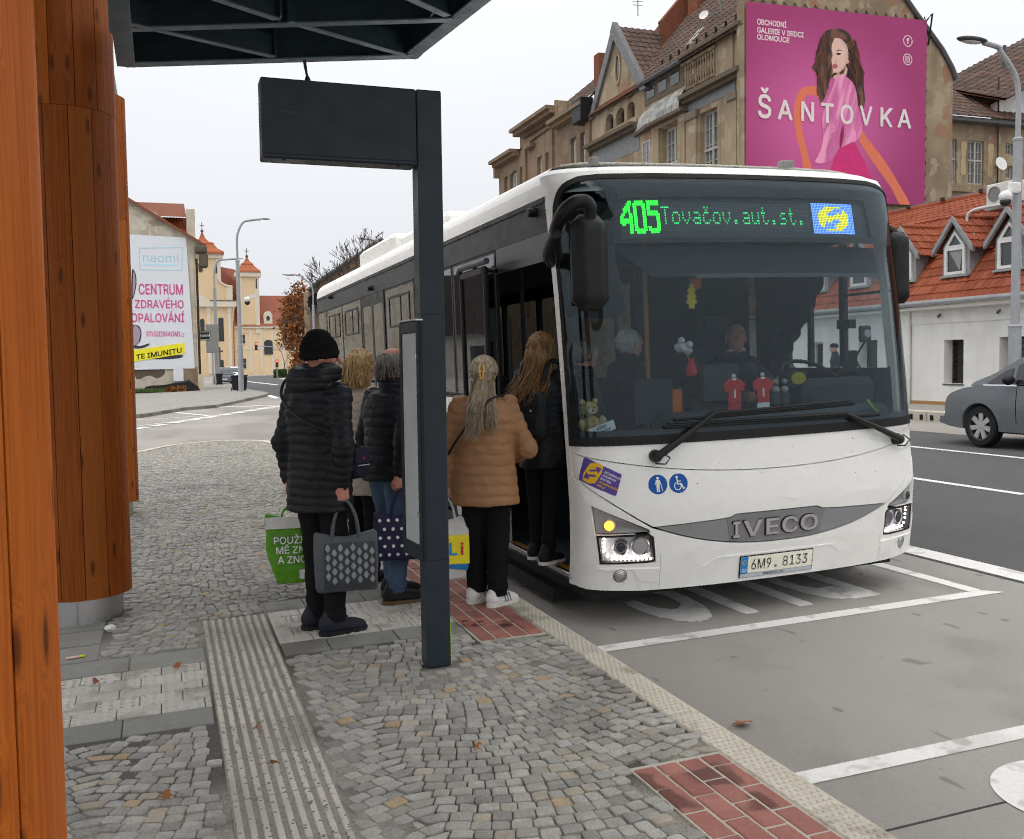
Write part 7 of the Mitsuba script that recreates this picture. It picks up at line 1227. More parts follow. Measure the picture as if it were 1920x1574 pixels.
# roofs: main slope up from the eave, cross roof behind the gable
RY0, RY1 = 26.06, 33.6; dvm = np.array([3.9 / 17, 0, 4.7 / 17]); put('roof', TM([(16.75, 26.0, 11.72), (16.75, 37.7, 11.72), (20.7, 37.7, 16.5), (20.7, 26.0, 16.5)], [(0, 1, 2), (0, 2, 3)]), parent=oh, pal_='brick_dark', tone=-.5); rr = oh + '__roof'
def keepm(c): return c[1] < 33.0 + (c[2] - 11.7) * .75
tiles('roof_tiles', rr, (16.75, RY0, 11.74), (0, .27, 0), dvm, 29, 17, 2, keep=keepm, seed=21)
for s_, y0 in ((-1, 32.75), (1, 37.85)):
    dv = np.array([0, -s_ * 2.45 / 12, 2.85 / 12]); tiles('roof_tiles', rr, (16.98, y0, 11.75), (.27, 0, 0), dv, 15, 12, 2, seed=22 + s_); put('roof_deck', TM([(16.9, y0, 11.72), (16.9, 35.35, 14.56), (20.8, 35.35, 14.56), (20.8, y0, 11.72)], [(0, 1, 2), (0, 2, 3)]), parent=rr, pal_='brick_dark', tone=-.5)
put('valley', tube([(16.95, 32.7, 11.85), (19.45, 35.2, 14.9)], .06, 6), parent=rr, pal_='zinc_dark'); put('fire_wall', TM([(18.6, 34.2, 13.9), (21.2, 34.2, 17.2), (21.2, 34.2, 17.9), (18.4, 34.2, 14.7), (18.6, 34.6, 13.9), (21.2, 34.6, 17.2), (21.2, 34.6, 17.9), (18.4, 34.6, 14.7)], [(0, 1, 2), (0, 2, 3), (4, 6, 5), (4, 7, 6), (3, 2, 6), (3, 6, 7), (0, 3, 7), (0, 7, 4)]), parent=oh, pal_='brick_dark', tone=0)
put('chimney', bx(19.2, 19.9, 33.0, 33.7, 14.3, 16.6), parent=oh, pal_='brick_dark'); put('skylight', TM([(17.35, 30.15, 12.50), (17.35, 30.75, 12.50), (17.85, 30.75, 13.10), (17.85, 30.15, 13.10)], [(0, 1, 2), (0, 2, 3)]), parent=oh, pal_='plastic_white')
for k in range(9): put('snow_guard', bx(17.05, 17.12, 27 + k * .6, 27.05 + k * .6, 12.15, 12.35), parent=rr, pal_='black')
dsh = thing('satellite_dish', 'white satellite dish on the steep brown roof', 'satellite dish'); put('dish', mv(lathe([(0.001, 0), (.08, .012), (.13, .04), (.17, .075), (.167, .078), (.12, .05)], 20), 17.5, 29.6, 13.2, ry=-1.2, rz=.6), parent=dsh, pal_='white', smooth=40); put('mast', tube([(17.9, 29.1, 12.9), (17.75, 29.1, 13.75)], .025, 6), parent=dsh, pal_='grey'); put('arm', tube([(17.75, 29.1, 13.2), (17.55, 29.55, 13.2)], .02, 6), parent=dsh, pal_='grey')
an2 = single('roof_aerial', cat([tube([(17.6, 34.7, 14.9), (17.6, 34.7, 15.6)], .02, 5), tube([(17.4, 34.7, 15.3), (17.8, 34.7, 15.3)], .012, 5), tube([(17.4, 34.75, 15.45), (17.8, 34.65, 15.45)], .012, 5)]), 'thin aerial on the roof ridge behind the tall gable', 'aerial', pal_='grey')
# end wall facing the camera, with the banner
GY = lambda m: YFm(m, 26.0)
gw_ = Polygon([(16.715, 0), (16.715, 12.9), (17.0, 13.1), (20.6, 16.9), (22.31, 13.35), (23.0, 12.62), (23.6, 12.05), (24.1, 11.55), (24.5, 11.0), (24.62, 10.72), (24.62, 0)]); put('end_wall', GY(prism(gw_, -.4, 0)), 'plaster_old', parent=oh, tone=.12)
edge = [(20.4, 17.1), (22.33, 13.4), (23.03, 12.68), (23.63, 12.10), (24.14, 11.60), (24.55, 11.05), (24.72, 10.70)]; put('roof_edge', tube([(x, 25.95, z) for x, z in edge], .085, 6), parent=oh, pal_='zinc_dark'); put('side_roof', TM([(x, y, z) for x, z in edge for y in (25.96, 37)], [f for i in range(6) for f in ((2 * i, 2 * i + 2, 2 * i + 3), (2 * i, 2 * i + 3, 2 * i + 1))]), parent=oh, pal_='brick_dark')
# ---- the advertising banner
ab_ = thing('advertising_banner', 'huge pink advertising banner of a shopping gallery with a dark haired model', 'banner'); AY = lambda m: YFm(m, 25.88); au, av = 16.70, 6.52
bp_ = Polygon([(16.70, 6.52), (23.40, 6.56), (23.43, 12.44), (16.715, 12.32)])
def printed(name, pl, t_, m_='paint', pal_=None, parent=ab_, **k):
    m = AY(refined(manifold_of(prism(pl.buffer(0), t_ - .003, t_)), .18)) if m_ != 'paint' else AY(prism(pl.buffer(0), t_ - .003, t_)); U = np.stack([(m.vertices[:, 0] - au) / 6.7, (m.vertices[:, 2] - av) / 5.9], 1) if m_ != 'paint' else None
    return put(name, m, m_, parent=parent, uv=U, pal_=pal_, **k)
printed('sheet', bp_, .004, 'poster_pink')
A = lambda n_, k=5: blob(D['ad_' + n_], k)
printed('ribbon', A('ribbon_loop').intersection(bp_), .008, pal_='ad_ribbon'); printed('ribbon', A('ribbon_tail').intersection(bp_), .008, pal_='ad_ribbon')
printed('model_hair', A('hair'), .012, 'poster_hair'); printed('skirt', A('skirt').intersection(bp_), .013, pal_='ad_skirt'); printed('neck', A('neck'), .015, pal_='ad_skin', tone=-.15); fc = printed('face', A('face'), .018, pal_='ad_skin'); printed('blouse', A('blouse').intersection(bp_), .021, 'poster_blouse'); printed('hair_front', A('fringe'), .024, 'poster_hair'); printed('blouse_fold', A('sleeve_fold'), .0245, pal_='ad_skirt', tone=-.5)
printed('eye', A('eye1'), .022, pal_='ad_dark', parent=fc); printed('brow', A('brow'), .022, pal_='ad_dark', parent=fc); printed('lips', A('lip'), .022, pal_='ad_lip', parent=fc); printed('ear', A('ear'), .0215, pal_='ad_skin', parent=fc, tone=-.2); printed('nose_shadow', Polygon([(D['ad_face'][0][0] + .14, 11.0), (D['ad_face'][0][0] + .05, 10.62), (D['ad_face'][0][0] + .16, 10.60)]), .0215, pal_='ad_skin', parent=fc, tone=-.25)
g = np.random.default_rng(77); hairp = A('hair').union(A('fringe')); hmin, hmax = np.array(hairp.bounds[:2]), np.array(hairp.bounds[2:]); blp = A('blouse')
for i in range(46):   # printed locks of hair and folds of the blouse
    u = g.uniform(.08, .92); x0 = hmin[0] + (hmax[0] - hmin[0]) * u; z0 = hmax[1] - g.uniform(.1, 1.5); L = g.uniform(.5, 1.3); zz = np.linspace(z0, z0 - L, 12); xx = x0 + .10 * np.sin((z0 - zz) * g.uniform(4, 8) + g.uniform(0, 6)) + (u - .5) * .5 * (z0 - zz); pl = LineString(np.stack([xx, zz], 1)).buffer(g.uniform(.010, .03)).intersection(hairp.buffer(.03)).difference(A('face').buffer(-.02)).difference(blp)
    for gg in getattr(pl, 'geoms', [pl]):
        if gg.area > .004: printed('lock', gg, .0262, pal_='ad_dark' if i % 3 == 0 else 'brick_dark', tone=-.3 if i % 3 else 0)
for i in range(16):
    x0, z0 = g.uniform(blp.bounds[0] + .3, blp.bounds[2] - .2), g.uniform(blp.bounds[1] + .3, blp.bounds[3] - .3); L = g.uniform(.4, 1.0); tt = np.linspace(0, 1, 8); pl = LineString(np.stack([x0 - .22 * L * tt + .03 * np.sin(tt * 6), z0 - L * tt], 1)).buffer(g.uniform(.012, .03)).intersection(blp.buffer(-.02))
    for gg in getattr(pl, 'geoms', [pl]):
        if gg.area > .004: printed('fold', gg, .0235, pal_='ad_blouse', tone=(.35 if i % 2 else -.35))
printed('cheek', affinity.translate(A('face').intersection(affinity.translate(A('face'), .16, -.02)), 0, 0).difference(affinity.translate(A('face'), -.10, 0)), .0205, pal_='ad_skin', parent=fc, tone=-.14)
cap_ = (.64); xs0, z0a, z0b = 17.12, 8.905, 9.0
for ch, xc_ in zip('ŠANTOVKA', (185, 315, 460, 590, 720, 850, 990, 1115)):
    xx = 17.112 + (xc_ - 145) / (1165 - 145) * 5.715; zz = 8.915 + .06 * (xx - 17.1) / 5.7; ww = .47 if ch != 'A' else .54; hh = .80 if ch == 'Š' else .60; put('letter', AY(TM(fit(ch, xx - ww / 2, xx + ww / 2, zz, zz + hh + (.12 if ch == 'Š' else 0), .004, True).vertices + [0, 0, .026], fit(ch, xx - ww / 2, xx + ww / 2, zz, zz + hh + (.12 if ch == 'Š' else 0), .004, True).faces)), parent=ab_, pal_='ad_letter')
for s_, k_ in (('OBCHODNÍ', 't1'), ('GALERIE V SRDCI', 't2'), ('OLOMOUCE', 't3')):
    (x0, za), (x1, zb) = D['ad_' + k_]; zc_ = (za + zb) / 2; h_ = .165; m = fit(s_, x0, x1, zc_ - h_ / 2 - (0), zc_ + h_ / 2 + (.05 if 'Í' in s_ else 0), .004, True); put('small_lettering', AY(TM(m.vertices + [0, 0, .005], m.faces)), parent=ab_, pal_='ad_letter')
for k_, nm in (('logo1', 'f'), ('logo2', 'camera')):
    cx_, cz_ = D['ad_' + k_][0]; rg_ = Point(cx_, cz_).buffer(.18, 24).difference(Point(cx_, cz_).buffer(.155, 24)); k = printed('icon_ring', rg_, .008, pal_='ad_letter')
    if nm == 'f': m = fit('f', cx_ - .05, cx_ + .05, cz_ - .095, cz_ + .095, .004, True); put('icon', AY(TM(m.vertices + [0, 0, .005], m.faces)), parent=k, pal_='ad_letter')
    else: sq = sbox(cx_ - .07, cz_ - .07, cx_ + .07, cz_ + .07).buffer(.02, 4); printed('icon', unary_union([sq.difference(sq.buffer(-.022)), Point(cx_, cz_).buffer(.045, 12).difference(Point(cx_, cz_).buffer(.026, 12)), Point(cx_ + .05, cz_ + .05).buffer(.011, 6)]), .008, pal_='ad_letter', parent=k)
for i in range(18): put('lacing', tube([(16.9 + i * .38, 25.93, 12.33 + .0178 * i * .38), (16.95 + i * .38, 25.97, 12.47 + .0178 * i * .38), (17.05 + i * .38, 25.98, 12.40)], .012, 5), parent=ab_, pal_='black')
for i in range(15): put('lacing', tube([(23.42, 25.93, 6.8 + i * .38), (23.52, 25.97, 6.86 + i * .38), (23.50, 25.98, 6.74 + i * .38)], .012, 5), parent=ab_, pal_='black')
put('frame_post', tube([(23.45, 25.94, 12.44), (23.58, 25.8, 12.65), (23.56, 25.95, 11.7)], .03, 6), parent=ab_, pal_='black')

# ---- brown house farther along
bh = thing('brown_house', 'plain brown town house with stepped parapet, left of the ochre gable house', 'building'); BX = 17.0; BF = lambda m: XF(m, BX)
wn = [(y0 + d_, y0 + d_ + .62, 8.9, 11.35) for y0 in (38.35, 42.4, 45.9, ) for d_ in (0, 1.05)] + [(48.3, 48.85, 8.9, 11.3), (47.4, 47.95, 8.9, 11.3)]
put('wall', BF(prism(unary_union([sbox(37.76, 0, 41.6, 12.25), sbox(41.6, 0, 46.4, 13.0), sbox(46.4, 0, 49.7, 12.1)]).difference(unary_union([sbox(a_, c_, b_, d_) for a_, b_, c_, d_ in wn])), -.4, 0)), 'plaster_brown', parent=bh)
put('inner_dark', bx(BX + .6, BX + .7, 37.8, 49.6, 4, 12), parent=bh, pal_='black_matt')
for w_ in wn: window(bh, w_, BX, BF, 1, 2, .07, .24, 'window_frame', .04, glass='window_old')
for y0, y1, z in ((37.8, 41.55, 12.25), (41.5, 46.5, 13.0), (46.45, 49.8, 12.1)): put('cornice', cat([bx(BX - .55, BX + .2, y0, y1, z, z + .16), bx(BX - .35, BX + .001, y0, y1, z - .16, z)]), 'plaster_brown', parent=bh, tone=-.35)
put('parapet_block', bx(BX - .1, BX + 1.6, 41.5, 41.62, 12.3, 13.4), 'plaster_old', parent=bh); put('parapet_block', bx(BX - .3, BX + .3, 49.55, 49.75, 11.4, 12.3), 'plaster_old', parent=bh); put('dark_hopper', bx(BX - .5, BX + .1, 37.78, 38.7, 11.6, 12.6, .04), parent=bh, pal_='black'); put('relief', BF(bx(44.3, 45.2, 11.9, 12.15, .001, .3, .05)), 'plaster_brown', parent=bh, tone=-.3)
for y0 in (37.8, 41.9, 45.4): put('lesene', BF(bx(y0, y0 + .4, 4, 12.2, .001, .12)), 'plaster_brown', parent=bh, tone=.05)
put('roof', TM([(BX - .1, 37.8, 12.5), (BX - .1, 49.6, 12.1), (BX + 4.2, 49.6, 15.2), (BX + 4.2, 37.8, 16.2)], [(0, 1, 2), (0, 2, 3)]), parent=bh, pal_='brick_dark', tone=-.4); tiles('roof_tiles', bh + '__roof', (BX - .1, 37.9, 12.6), (0, .30, 0), np.array([4.3 / 14, 0, 3.5 / 14]), 26, 14, 2, seed=31)
put('chimney', bx(18.0, 18.5, 39.2, 39.7, 13.2, 14.9), parent=bh, pal_='brick_dark')
# ---- house behind the gable wall, right
rbh = thing('court_house', 'ochre rear house with brown tiled roof right of the advertising banner', 'building'); RBF = lambda m: YFm(m, 29.0)
wr_ = [(27.30, 27.68, 8.03, 9.62), (28.22, 28.95, 8.03, 9.62), (30.0, 30.34, 9.20, 9.62), (30.0, 30.34, 8.32, 8.80)]
put('wall', RBF(prism(sbox(24.7, 3, 38, 10.28).difference(unary_union([sbox(a_, c_, b_, d_) for a_, b_, c_, d_ in wr_])), -.35, 0)), 'plaster_old', parent=rbh, tone=.05)
for k, w_ in enumerate(wr_): window(rbh, w_, 29, RBF, 4 if k < 2 else 2, 4 if k < 2 else 2, .05, .14, 'wood_frame', .025, glass='window_old', cross=.55 if k < 2 else None)
for x0 in (27.75, 29.02): put('yellow_panel', RBF(prism(blob([(x0 + .1, 8.4), (x0 + .35, 8.4), (x0 + .33, 9.0), (x0 + .38, 9.5), (x0 + .12, 9.5), (x0 + .14, 9.0)]), .001, .02)), parent=rbh, pal_='church_yellow', tone=-.35)
put('ledge', RBF(bx(24.7, 38, 7.72, 7.80, .001, .12)), 'plaster_old', parent=rbh); put('eave', RBF(bx(24.7, 31.0, 10.20, 10.34, .001, .45)), parent=rbh, pal_='zinc_dark'); put('roof', TM([(24.6, 28.5, 10.35), (31.2, 28.5, 10.35), (31.2, 31.6, 12.75), (24.6, 31.6, 12.75)], [(0, 1, 2), (0, 2, 3)]), parent=rbh, pal_='brick_dark', tone=-.4); tiles('roof_tiles', rbh + '__roof', (24.7, 28.5, 10.37), (.27, 0, 0), np.array([0, 3.1 / 13, 2.4 / 13]), 24, 13, 2, seed=41)
put('side_gable', RBF(prism(Polygon([(29.5, 10.3), (34, 10.3), (34, 12.0), (31.5, 12.0), (30.2, 11.4), (29.45, 11.05)]), -.2, .02)), 'plaster_white', parent=rbh, tone=-.25); put('side_roof', TM([(29.2, 28.3, 10.95), (31.4, 28.3, 12.05), (35, 28.3, 12.2), (35, 32, 14.2), (31.0, 31.5, 13.3), (28.6, 31.2, 12.1)], [(0, 1, 4), (0, 4, 5), (1, 2, 3), (1, 3, 4)]), parent=rbh, pal_='brick_dark', tone=-.4); tiles('roof_tiles', rbh + '__side_roof', (29.2, 28.25, 11.0), np.array([2.2 / 8, 0, 1.1 / 8]), np.array([-.05, 3.0 / 11, 1.2 / 11]), 24, 11, 2, seed=43)
put('flue', tube([(30.9, 30.0, 12.0), (30.9, 30.0, 13.6)], .07, 8), parent=rbh, pal_='zinc_dark'); put('downpipe', tube([(29.55, 28.93, 5), (29.55, 28.93, 12)], .025, 6), parent=rbh, pal_='shutter'); ds2 = thing('satellite_dish', 'small white satellite dish on the ochre rear house wall', 'satellite dish'); put('dish', mv(lathe([(0.001, 0), (.15, .03), (.26, .10)], 18), 29.45, 28.75, 8.75, rx=1.3), parent=ds2, pal_='white', smooth=40); put('arm', tube([(29.45, 28.75, 8.75), (29.5, 28.99, 8.7)], .02, 6), parent=ds2, pal_='grey')
# ---- white house with the tanning studio banner, far left
lh = thing('banner_house', 'white gabled house with a tanning studio banner on its peeling wall', 'house'); LF = lambda m: YFm(m, 75.0)
put('wall', LF(prism(Polygon([(-16, 0), (2.33, 0), (2.33, 9.9), (2.6, 10.1), (3.0, 10.45), (-.1, 12.65), (-1.85, 13.6), (-4.6, 15.2), (-16, 9)]), -8, 0)), 'plaster_cream', parent=lh)
put('plinth', LF(bx(.9, 2.36, .0, 1.75, .001, .06)), 'plaster_old', parent=lh, tone=-.2); put('peeling_strip', LF(prism(blob([(-1.4, 1.75), (-.2, 1.75), (.1, 1.3), (-.4, .95), (-1.0, 1.15), (-1.8, .9), (-1.9, 1.7)]), .001, .012)), parent=lh, pal_='stone_dark'); put('roof', TM([(-4.7, 74.6, 15.35), (3.2, 74.6, 10.5), (3.2, 84, 10.5), (-4.7, 84, 15.35), (-4.7, 74.6, 15.1), (3.2, 74.6, 10.3)], [(0, 1, 2), (0, 2, 3), (0, 4, 5), (0, 5, 1)]), parent=lh, pal_='brick_dark', tone=.2)
put('rear_roof', TM([(-3, 75.5, 12.55), (1.9, 75.5, 12.55), (1.9, 80, 14.2), (-3, 80, 14.2)], [(0, 1, 2), (0, 2, 3)]), parent=lh, pal_='brick_dark'); m, u = slope_tiles((-1.2, 75.4, 11.0), (.22, 0, 0), np.array([0, 1.6 / 7, 1.7 / 7]), 15, 7, 0, seed=51); put('roof_tiles', m, 'roof_tile', parent=lh + '__roof', uv=u * [1, 1], kind='stuff'); put('chimney', bx(1.92, 2.5, 75.6, 76.3, 10.8, 12.5), 'plaster_cream', parent=lh, tone=-.35); put('chimney_cap', bx(1.90, 2.52, 75.58, 76.32, 12.5, 13.15), 'plaster_cream', parent=lh); put('eave_rubble', cat([bx(2.4, 3.25, 74.5, 75.6, 9.9, 10.45, .12), bx(2.7, 3.3, 74.6, 75.6, 8.9, 9.9, .1)]), parent=lh, pal_='stone_dark'); put('side_wall', bx(2.335, 2.36, 75.0, 83, 0, 9.6), 'plaster_old', parent=lh); put('downpipe', tube([(2.5, 74.9, 0), (2.5, 74.9, 9.5)], .09, 8), parent=lh, pal_='shutter'); put('corner_block', bx(2.35, 2.75, 74.7, 75, 0, 1.2), parent=lh, pal_='cream'); put('notice_panel', LF(bx(D['na_plaq'][0][0], D['na_plaq'][1][0], D['na_plaq'][2][1], D['na_plaq'][0][1], .062, .1)), parent=lh, pal_='poster_white', label='small pale notice panel')
nb = thing('studio_banner', 'white banner with pink lettering of a tanning studio on the gable wall', 'banner'); NF = lambda m: YFm(m, 74.9)
def nprint(name, m, t_, pal_, **k): m = prism(m, 0, .02) if isinstance(m, Polygon) else m; return put(name, NF(TM(m.vertices + [0, 0, t_], m.faces)), parent=nb, pal_=pal_, **k)
nprint('sheet', Polygon([(-4.6, 1.55), (2.16, 1.62), (1.84, 11.0), (-4.6, 11.2)]), 0, 'poster_white')
def nt(s_, k_, pal_, bold=True, t_=.021): (x0, z0), (x1, z1) = D['na_' + k_]; return nprint('lettering', fit(s_, min(x0, x1), max(x0, x1), min(z0, z1), max(z0, z1), .02, bold), t_, pal_)
nt('CENTRUM', 'c1', 'pink'); nt('ZDRAVÉHO', 'c2', 'pink'); nt('OPALOVÁNÍ', 'c3', 'pink'); nt('STUDIONAOMI', 'c4', 'pink'); nt('.CZ', 'cz', 'pink', False); nt('naomi', 'naomi', 'poster_pale', False)
lg = Polygon(D['na_logo']); nprint('logo_frame', lg.difference(lg.buffer(-.05)), .021, 'poster_pale'); (x0, z0), (x1, z1) = D['na_line']; nprint('logo_line', sbox(x0, z0 + .03, x1, z1 - .03), .021, 'poster_pale', tone=.25)
for k_ in ('shade1', 'shade2'): pp = blob(D['na_' + k_], 4); nprint('sunglasses', pp, .022, 'poster_dark'); nprint('lens', blob(list(pp.buffer(-.06).exterior.coords)[:-1:6], 4), .043, 'poster_lilac')
for k_ in ('strap', 'strap2'): nprint('strap', blob(D['na_' + k_], 4), .022, 'poster_dark')
yp = Polygon(D['na_yel']); nprint('yellow_strip', yp, .045, 'bright_yellow', tone=.2); (x0, z0), (x1, z1) = D['na_yt']; m = fit('TE IMUNITU', 0, x1 - x0, 0, .36, .02, True); sl = .155; v = m.vertices.copy(); v[:, 1] += v[:, 0] * sl; nprint('lettering', TM(v + [x0, z0 - .10, .0], m.faces), .066, 'black')
sg = thing('shop_sign', 'small black hanging shop sign with white lettering at the house corner', 'sign'); put('board', bx(2.55, 3.35, 75.4, 75.5, 3.65, 4.35, .03), parent=sg, pal_='black'); m = fit('naomi', 2.62, 3.28, 3.92, 4.12, .02, True); put('lettering', YFm(TM(m.vertices + [0, 0, .01], m.faces), 75.4), parent=sg, pal_='white'); put('border', YFm(prism(sbox(2.59, 3.72, 3.31, 4.28).difference(sbox(2.62, 3.75, 3.28, 4.25)), .002, .012), 75.4), parent=sg, pal_='white')
single('black_tarp', TM(*[(lambda m: (m.vertices + np.c_[0 * m.vertices[:, :2], .25 * meshkit.noise(m.vertices * 1.3)[:, None] * (m.vertices[:, 2:] > .1)], m.faces))(to_tm(refined(manifold_of(mv(prism(Polygon([(-1.4, 0), (2.5, 0), (1.75, .62), (.3, .38), (-1.2, .25)]), 0, .7), 0, 74.8, -.03, rx=math.pi / 2)), .3)))][0]), 'crumpled black tarpaulin lying along the foot of the white house', 'tarpaulin', pal_='tarp')
# ---- baroque church
chh = thing('church', 'yellow baroque church with two red capped towers at the end of the street', 'church'); CY = 190.0; CF = lambda m, y=CY: YFm(m, y)
def cbox(name, x0, x1, z0, z1, y0, y1, pal_, **k): return put(name, bx(x0, x1, y0, y1, z0, z1), parent=chh, pal_=pal_, **k)
for nm, cx_, hw_, ztop, zlow, cap in (('tower', 7.66, 2.95, 22.6, 0, [(3.65, 22.62), (3.6, 23.0), (2.6, 23.65), (1.95, 24.5), (2.0, 24.72), (1.1, 25.1), (.55, 25.7), (.08, 27.0)]), ('tower', 15.5, 1.9, 19.35, 8, [(2.3, 19.36), (2.25, 19.65), (1.65, 20.2), (1.05, 20.85), (1.1, 21.02), (.5, 21.5), (.08, 22.4)])):
    tw = cbox(nm, cx_ - hw_, cx_ + hw_, zlow, ztop, CY + .4, CY + 2 * hw_, 'church_yellow')
    for s_ in (-1, 1): put('corner_pilaster', bx(cx_ + s_ * hw_ - (.75 if s_ > 0 else 0), cx_ + s_ * hw_ + (.05 if s_ > 0 else .75), CY + .28, CY + .6, zlow, ztop - .4), parent=tw, pal_='church_white')
    put('cornice', bx(cx_ - hw_ - .45, cx_ + hw_ + .45, CY - .05, CY + 2 * hw_ + .3, ztop - .75, ztop), parent=tw, pal_='church_white'); m = lathe(np.array(cap) * [math.sqrt(2), 1], 4); put('cap', mv(m, cx_, CY + hw_ + .2, 0, rz=math.pi / 4), parent=tw, pal_='church_cap'); z1 = cap[-1][1]; put('cross', cat([bx(cx_ - .06, cx_ + .06, CY + hw_, CY + hw_ + .12, z1, z1 + 1.7), bx(cx_ - .4, cx_ + .4, CY + hw_, CY + hw_ + .12, z1 + 1.0, z1 + 1.13), ball(cx_, CY + hw_ + .06, z1 + .1, .28, 1)]), parent=tw, pal_='stone_dark')
for a_, b_ in ((D['ch_win1'], 0), (D['ch_win1b'], 0), (D['ch_win2'], 0)): put('tower_window', CF(bx(a_[0][0], a_[1][0], a_[1][1], a_[0][1], -.35, -.2), CY), parent=chh, pal_='window_church')
cbox('front', 4.5, 12.75, 0, 13.5, CY, CY + 6, 'church_yellow'); put('gable', CF(prism(Polygon([(4.5, 13.5), (12.55, 13.5), (12.5, 16.6), (11.6, 16.7), (10.6, 17.6), (10.0, 18.9), (4.5, 18.9)]), -1.5, -.1)), parent=chh, pal_='church_yellow'); put('volute', CF(tube(smooth_curve([(9.95, 19.0, .1), (10.3, 17.7, .1), (11.3, 16.9, .1), (12.3, 16.7, .1)], 5, False), .18, 6)), parent=chh, pal_='church_white'); put('gable_post', bx(11.5, 12.6, CY - .15, CY + .5, 13.9, 16.9), parent=chh, pal_='church_white'); cbox('main_cornice', 4.4, 13.2, 12.9, 13.9, CY - .6, CY + .2, 'church_white'); cbox('dark_ledge', 8.5, 13.3, 13.9, 14.1, CY - .65, CY + .1, 'stone_dark'); put('pediment', CF(prism(Polygon([(4.5, 13.9), (8.8, 13.9), (6.7, 15.3), (5, 16.4), (4.5, 16.2)]), .2, .6)), parent=chh, pal_='church_white')
for k_ in ('ch_pil', 'ch_pil2'): a_ = D[k_]; pk_ = cbox('pilaster', a_[0][0] + .1, a_[1][0], .5, 12.9, CY - .25, CY - .001, 'church_white'); put('capital', bx(a_[0][0], a_[1][0] + .1, CY - .35, CY - .252, 11.8, 12.85), parent=pk_, pal_='church_white', tone=-.12)
for k_ in ('ch_ch_win', 'ch_ch_win2'): a_ = D[k_]; put('tall_window', CF(prism(archw(a_[0][0], a_[1][0], a_[1][1], a_[0][1] + .3), .001, .05)), parent=chh, pal_='window_church')
for k_ in ('ch_door', ): a_ = D[k_]; put('side_door', CF(prism(archw(a_[0][0], a_[1][0], .5, a_[0][1]), .001, .05)), parent=chh, pal_='window_church')
put('nave_roof', TM([(10.5, CY + 3, 20.6), (13.6, CY + 8, 20.6), (17.6, CY + 8, 14.6), (12.8, CY + 2, 13.4), (10.5, CY + 2, 17.9)], [(0, 1, 2), (0, 2, 3), (0, 3, 4)]), parent=chh, pal_='church_roof', tone=-.05)
wg = thing('convent_wing', 'long yellow convent wing with a red hipped roof right of the church', 'building'); put('wall', bx(12.78, 36, CY + .5, CY + 8, 0, 9.3), parent=wg, pal_='church_yellow', tone=.06); put('roof', TM([(12.5, CY, 9.3), (37, CY, 9.35), (37, CY + 7, 15.6), (13.8, CY + 7, 15.5)], [(0, 1, 2), (0, 2, 3)]), parent=wg, pal_='church_roof'); put('eave', bx(12.7, 36, CY + .1, CY + .49, 9.0, 9.3), parent=wg, pal_='church_white'); put('string_course', bx(12.8, 36, CY + .36, CY + .499, 5.0, 5.25), parent=wg, pal_='church_white')
for k in range(10):
    x = 15.45 + k * 1.95
    if not 17.4 < x < 19.5 or True: put('lesene', bx(x, x + .45, CY + .4, CY + .4995, .6, 4.99), parent=wg, pal_='church_white'); put('lesene', bx(x, x + .45, CY + .4, CY + .4995, 5.26, 8.99), parent=wg, pal_='church_white')
for k_ in ('ch_w1', 'ch_w2'):
    a_ = D[k_]; w_ = put('window', bx(a_[0][0] - .1, a_[1][0] + .1, CY + .38, CY + .47, a_[1][1] - .1, a_[0][1] + .1), parent=wg, pal_='church_white'); put('pane', bx(a_[0][0], a_[1][0], CY + .36, CY + .379, a_[1][1], a_[0][1]), parent=w_, pal_='window_church'); put('glazing_bar', cat([bx((a_[0][0] + a_[1][0]) / 2 - .04, (a_[0][0] + a_[1][0]) / 2 + .04, CY + .34, CY + .359, a_[1][1], a_[0][1]), bx(a_[0][0], a_[1][0], CY + .342, CY + .358, (a_[0][1] + a_[1][1]) / 2 - .03, (a_[0][1] + a_[1][1]) / 2 + .03)]), parent=w_, pal_='church_white')
a_ = D['ch_warch']; put('arched_window', YFm(prism(archw(a_[0][0], a_[1][0], a_[1][1], a_[0][1]), 0, .1), CY + .39), parent=wg, pal_='window_church'); put('roof_dormer', YFm(prism(unary_union([sbox(18.2, 9.75, 19.75, 11.5), Point(18.97, 11.5).buffer(.7, 12)]), -1, .0), CY + .6), parent=wg, pal_='church_white'); put('dormer_oval', YFm(prism(affinity.scale(Point(18.97, 10.85).buffer(1, 14), .33, .48), .001, .05), CY + .6), parent=wg, pal_='window_church'); put('downpipe', tube([(12.6, CY - .1, .3), (12.6, CY - .1, 9.0), (12.9, CY - .5, 13)], .09, 6), parent=wg, pal_='brick_dark', tone=.4)
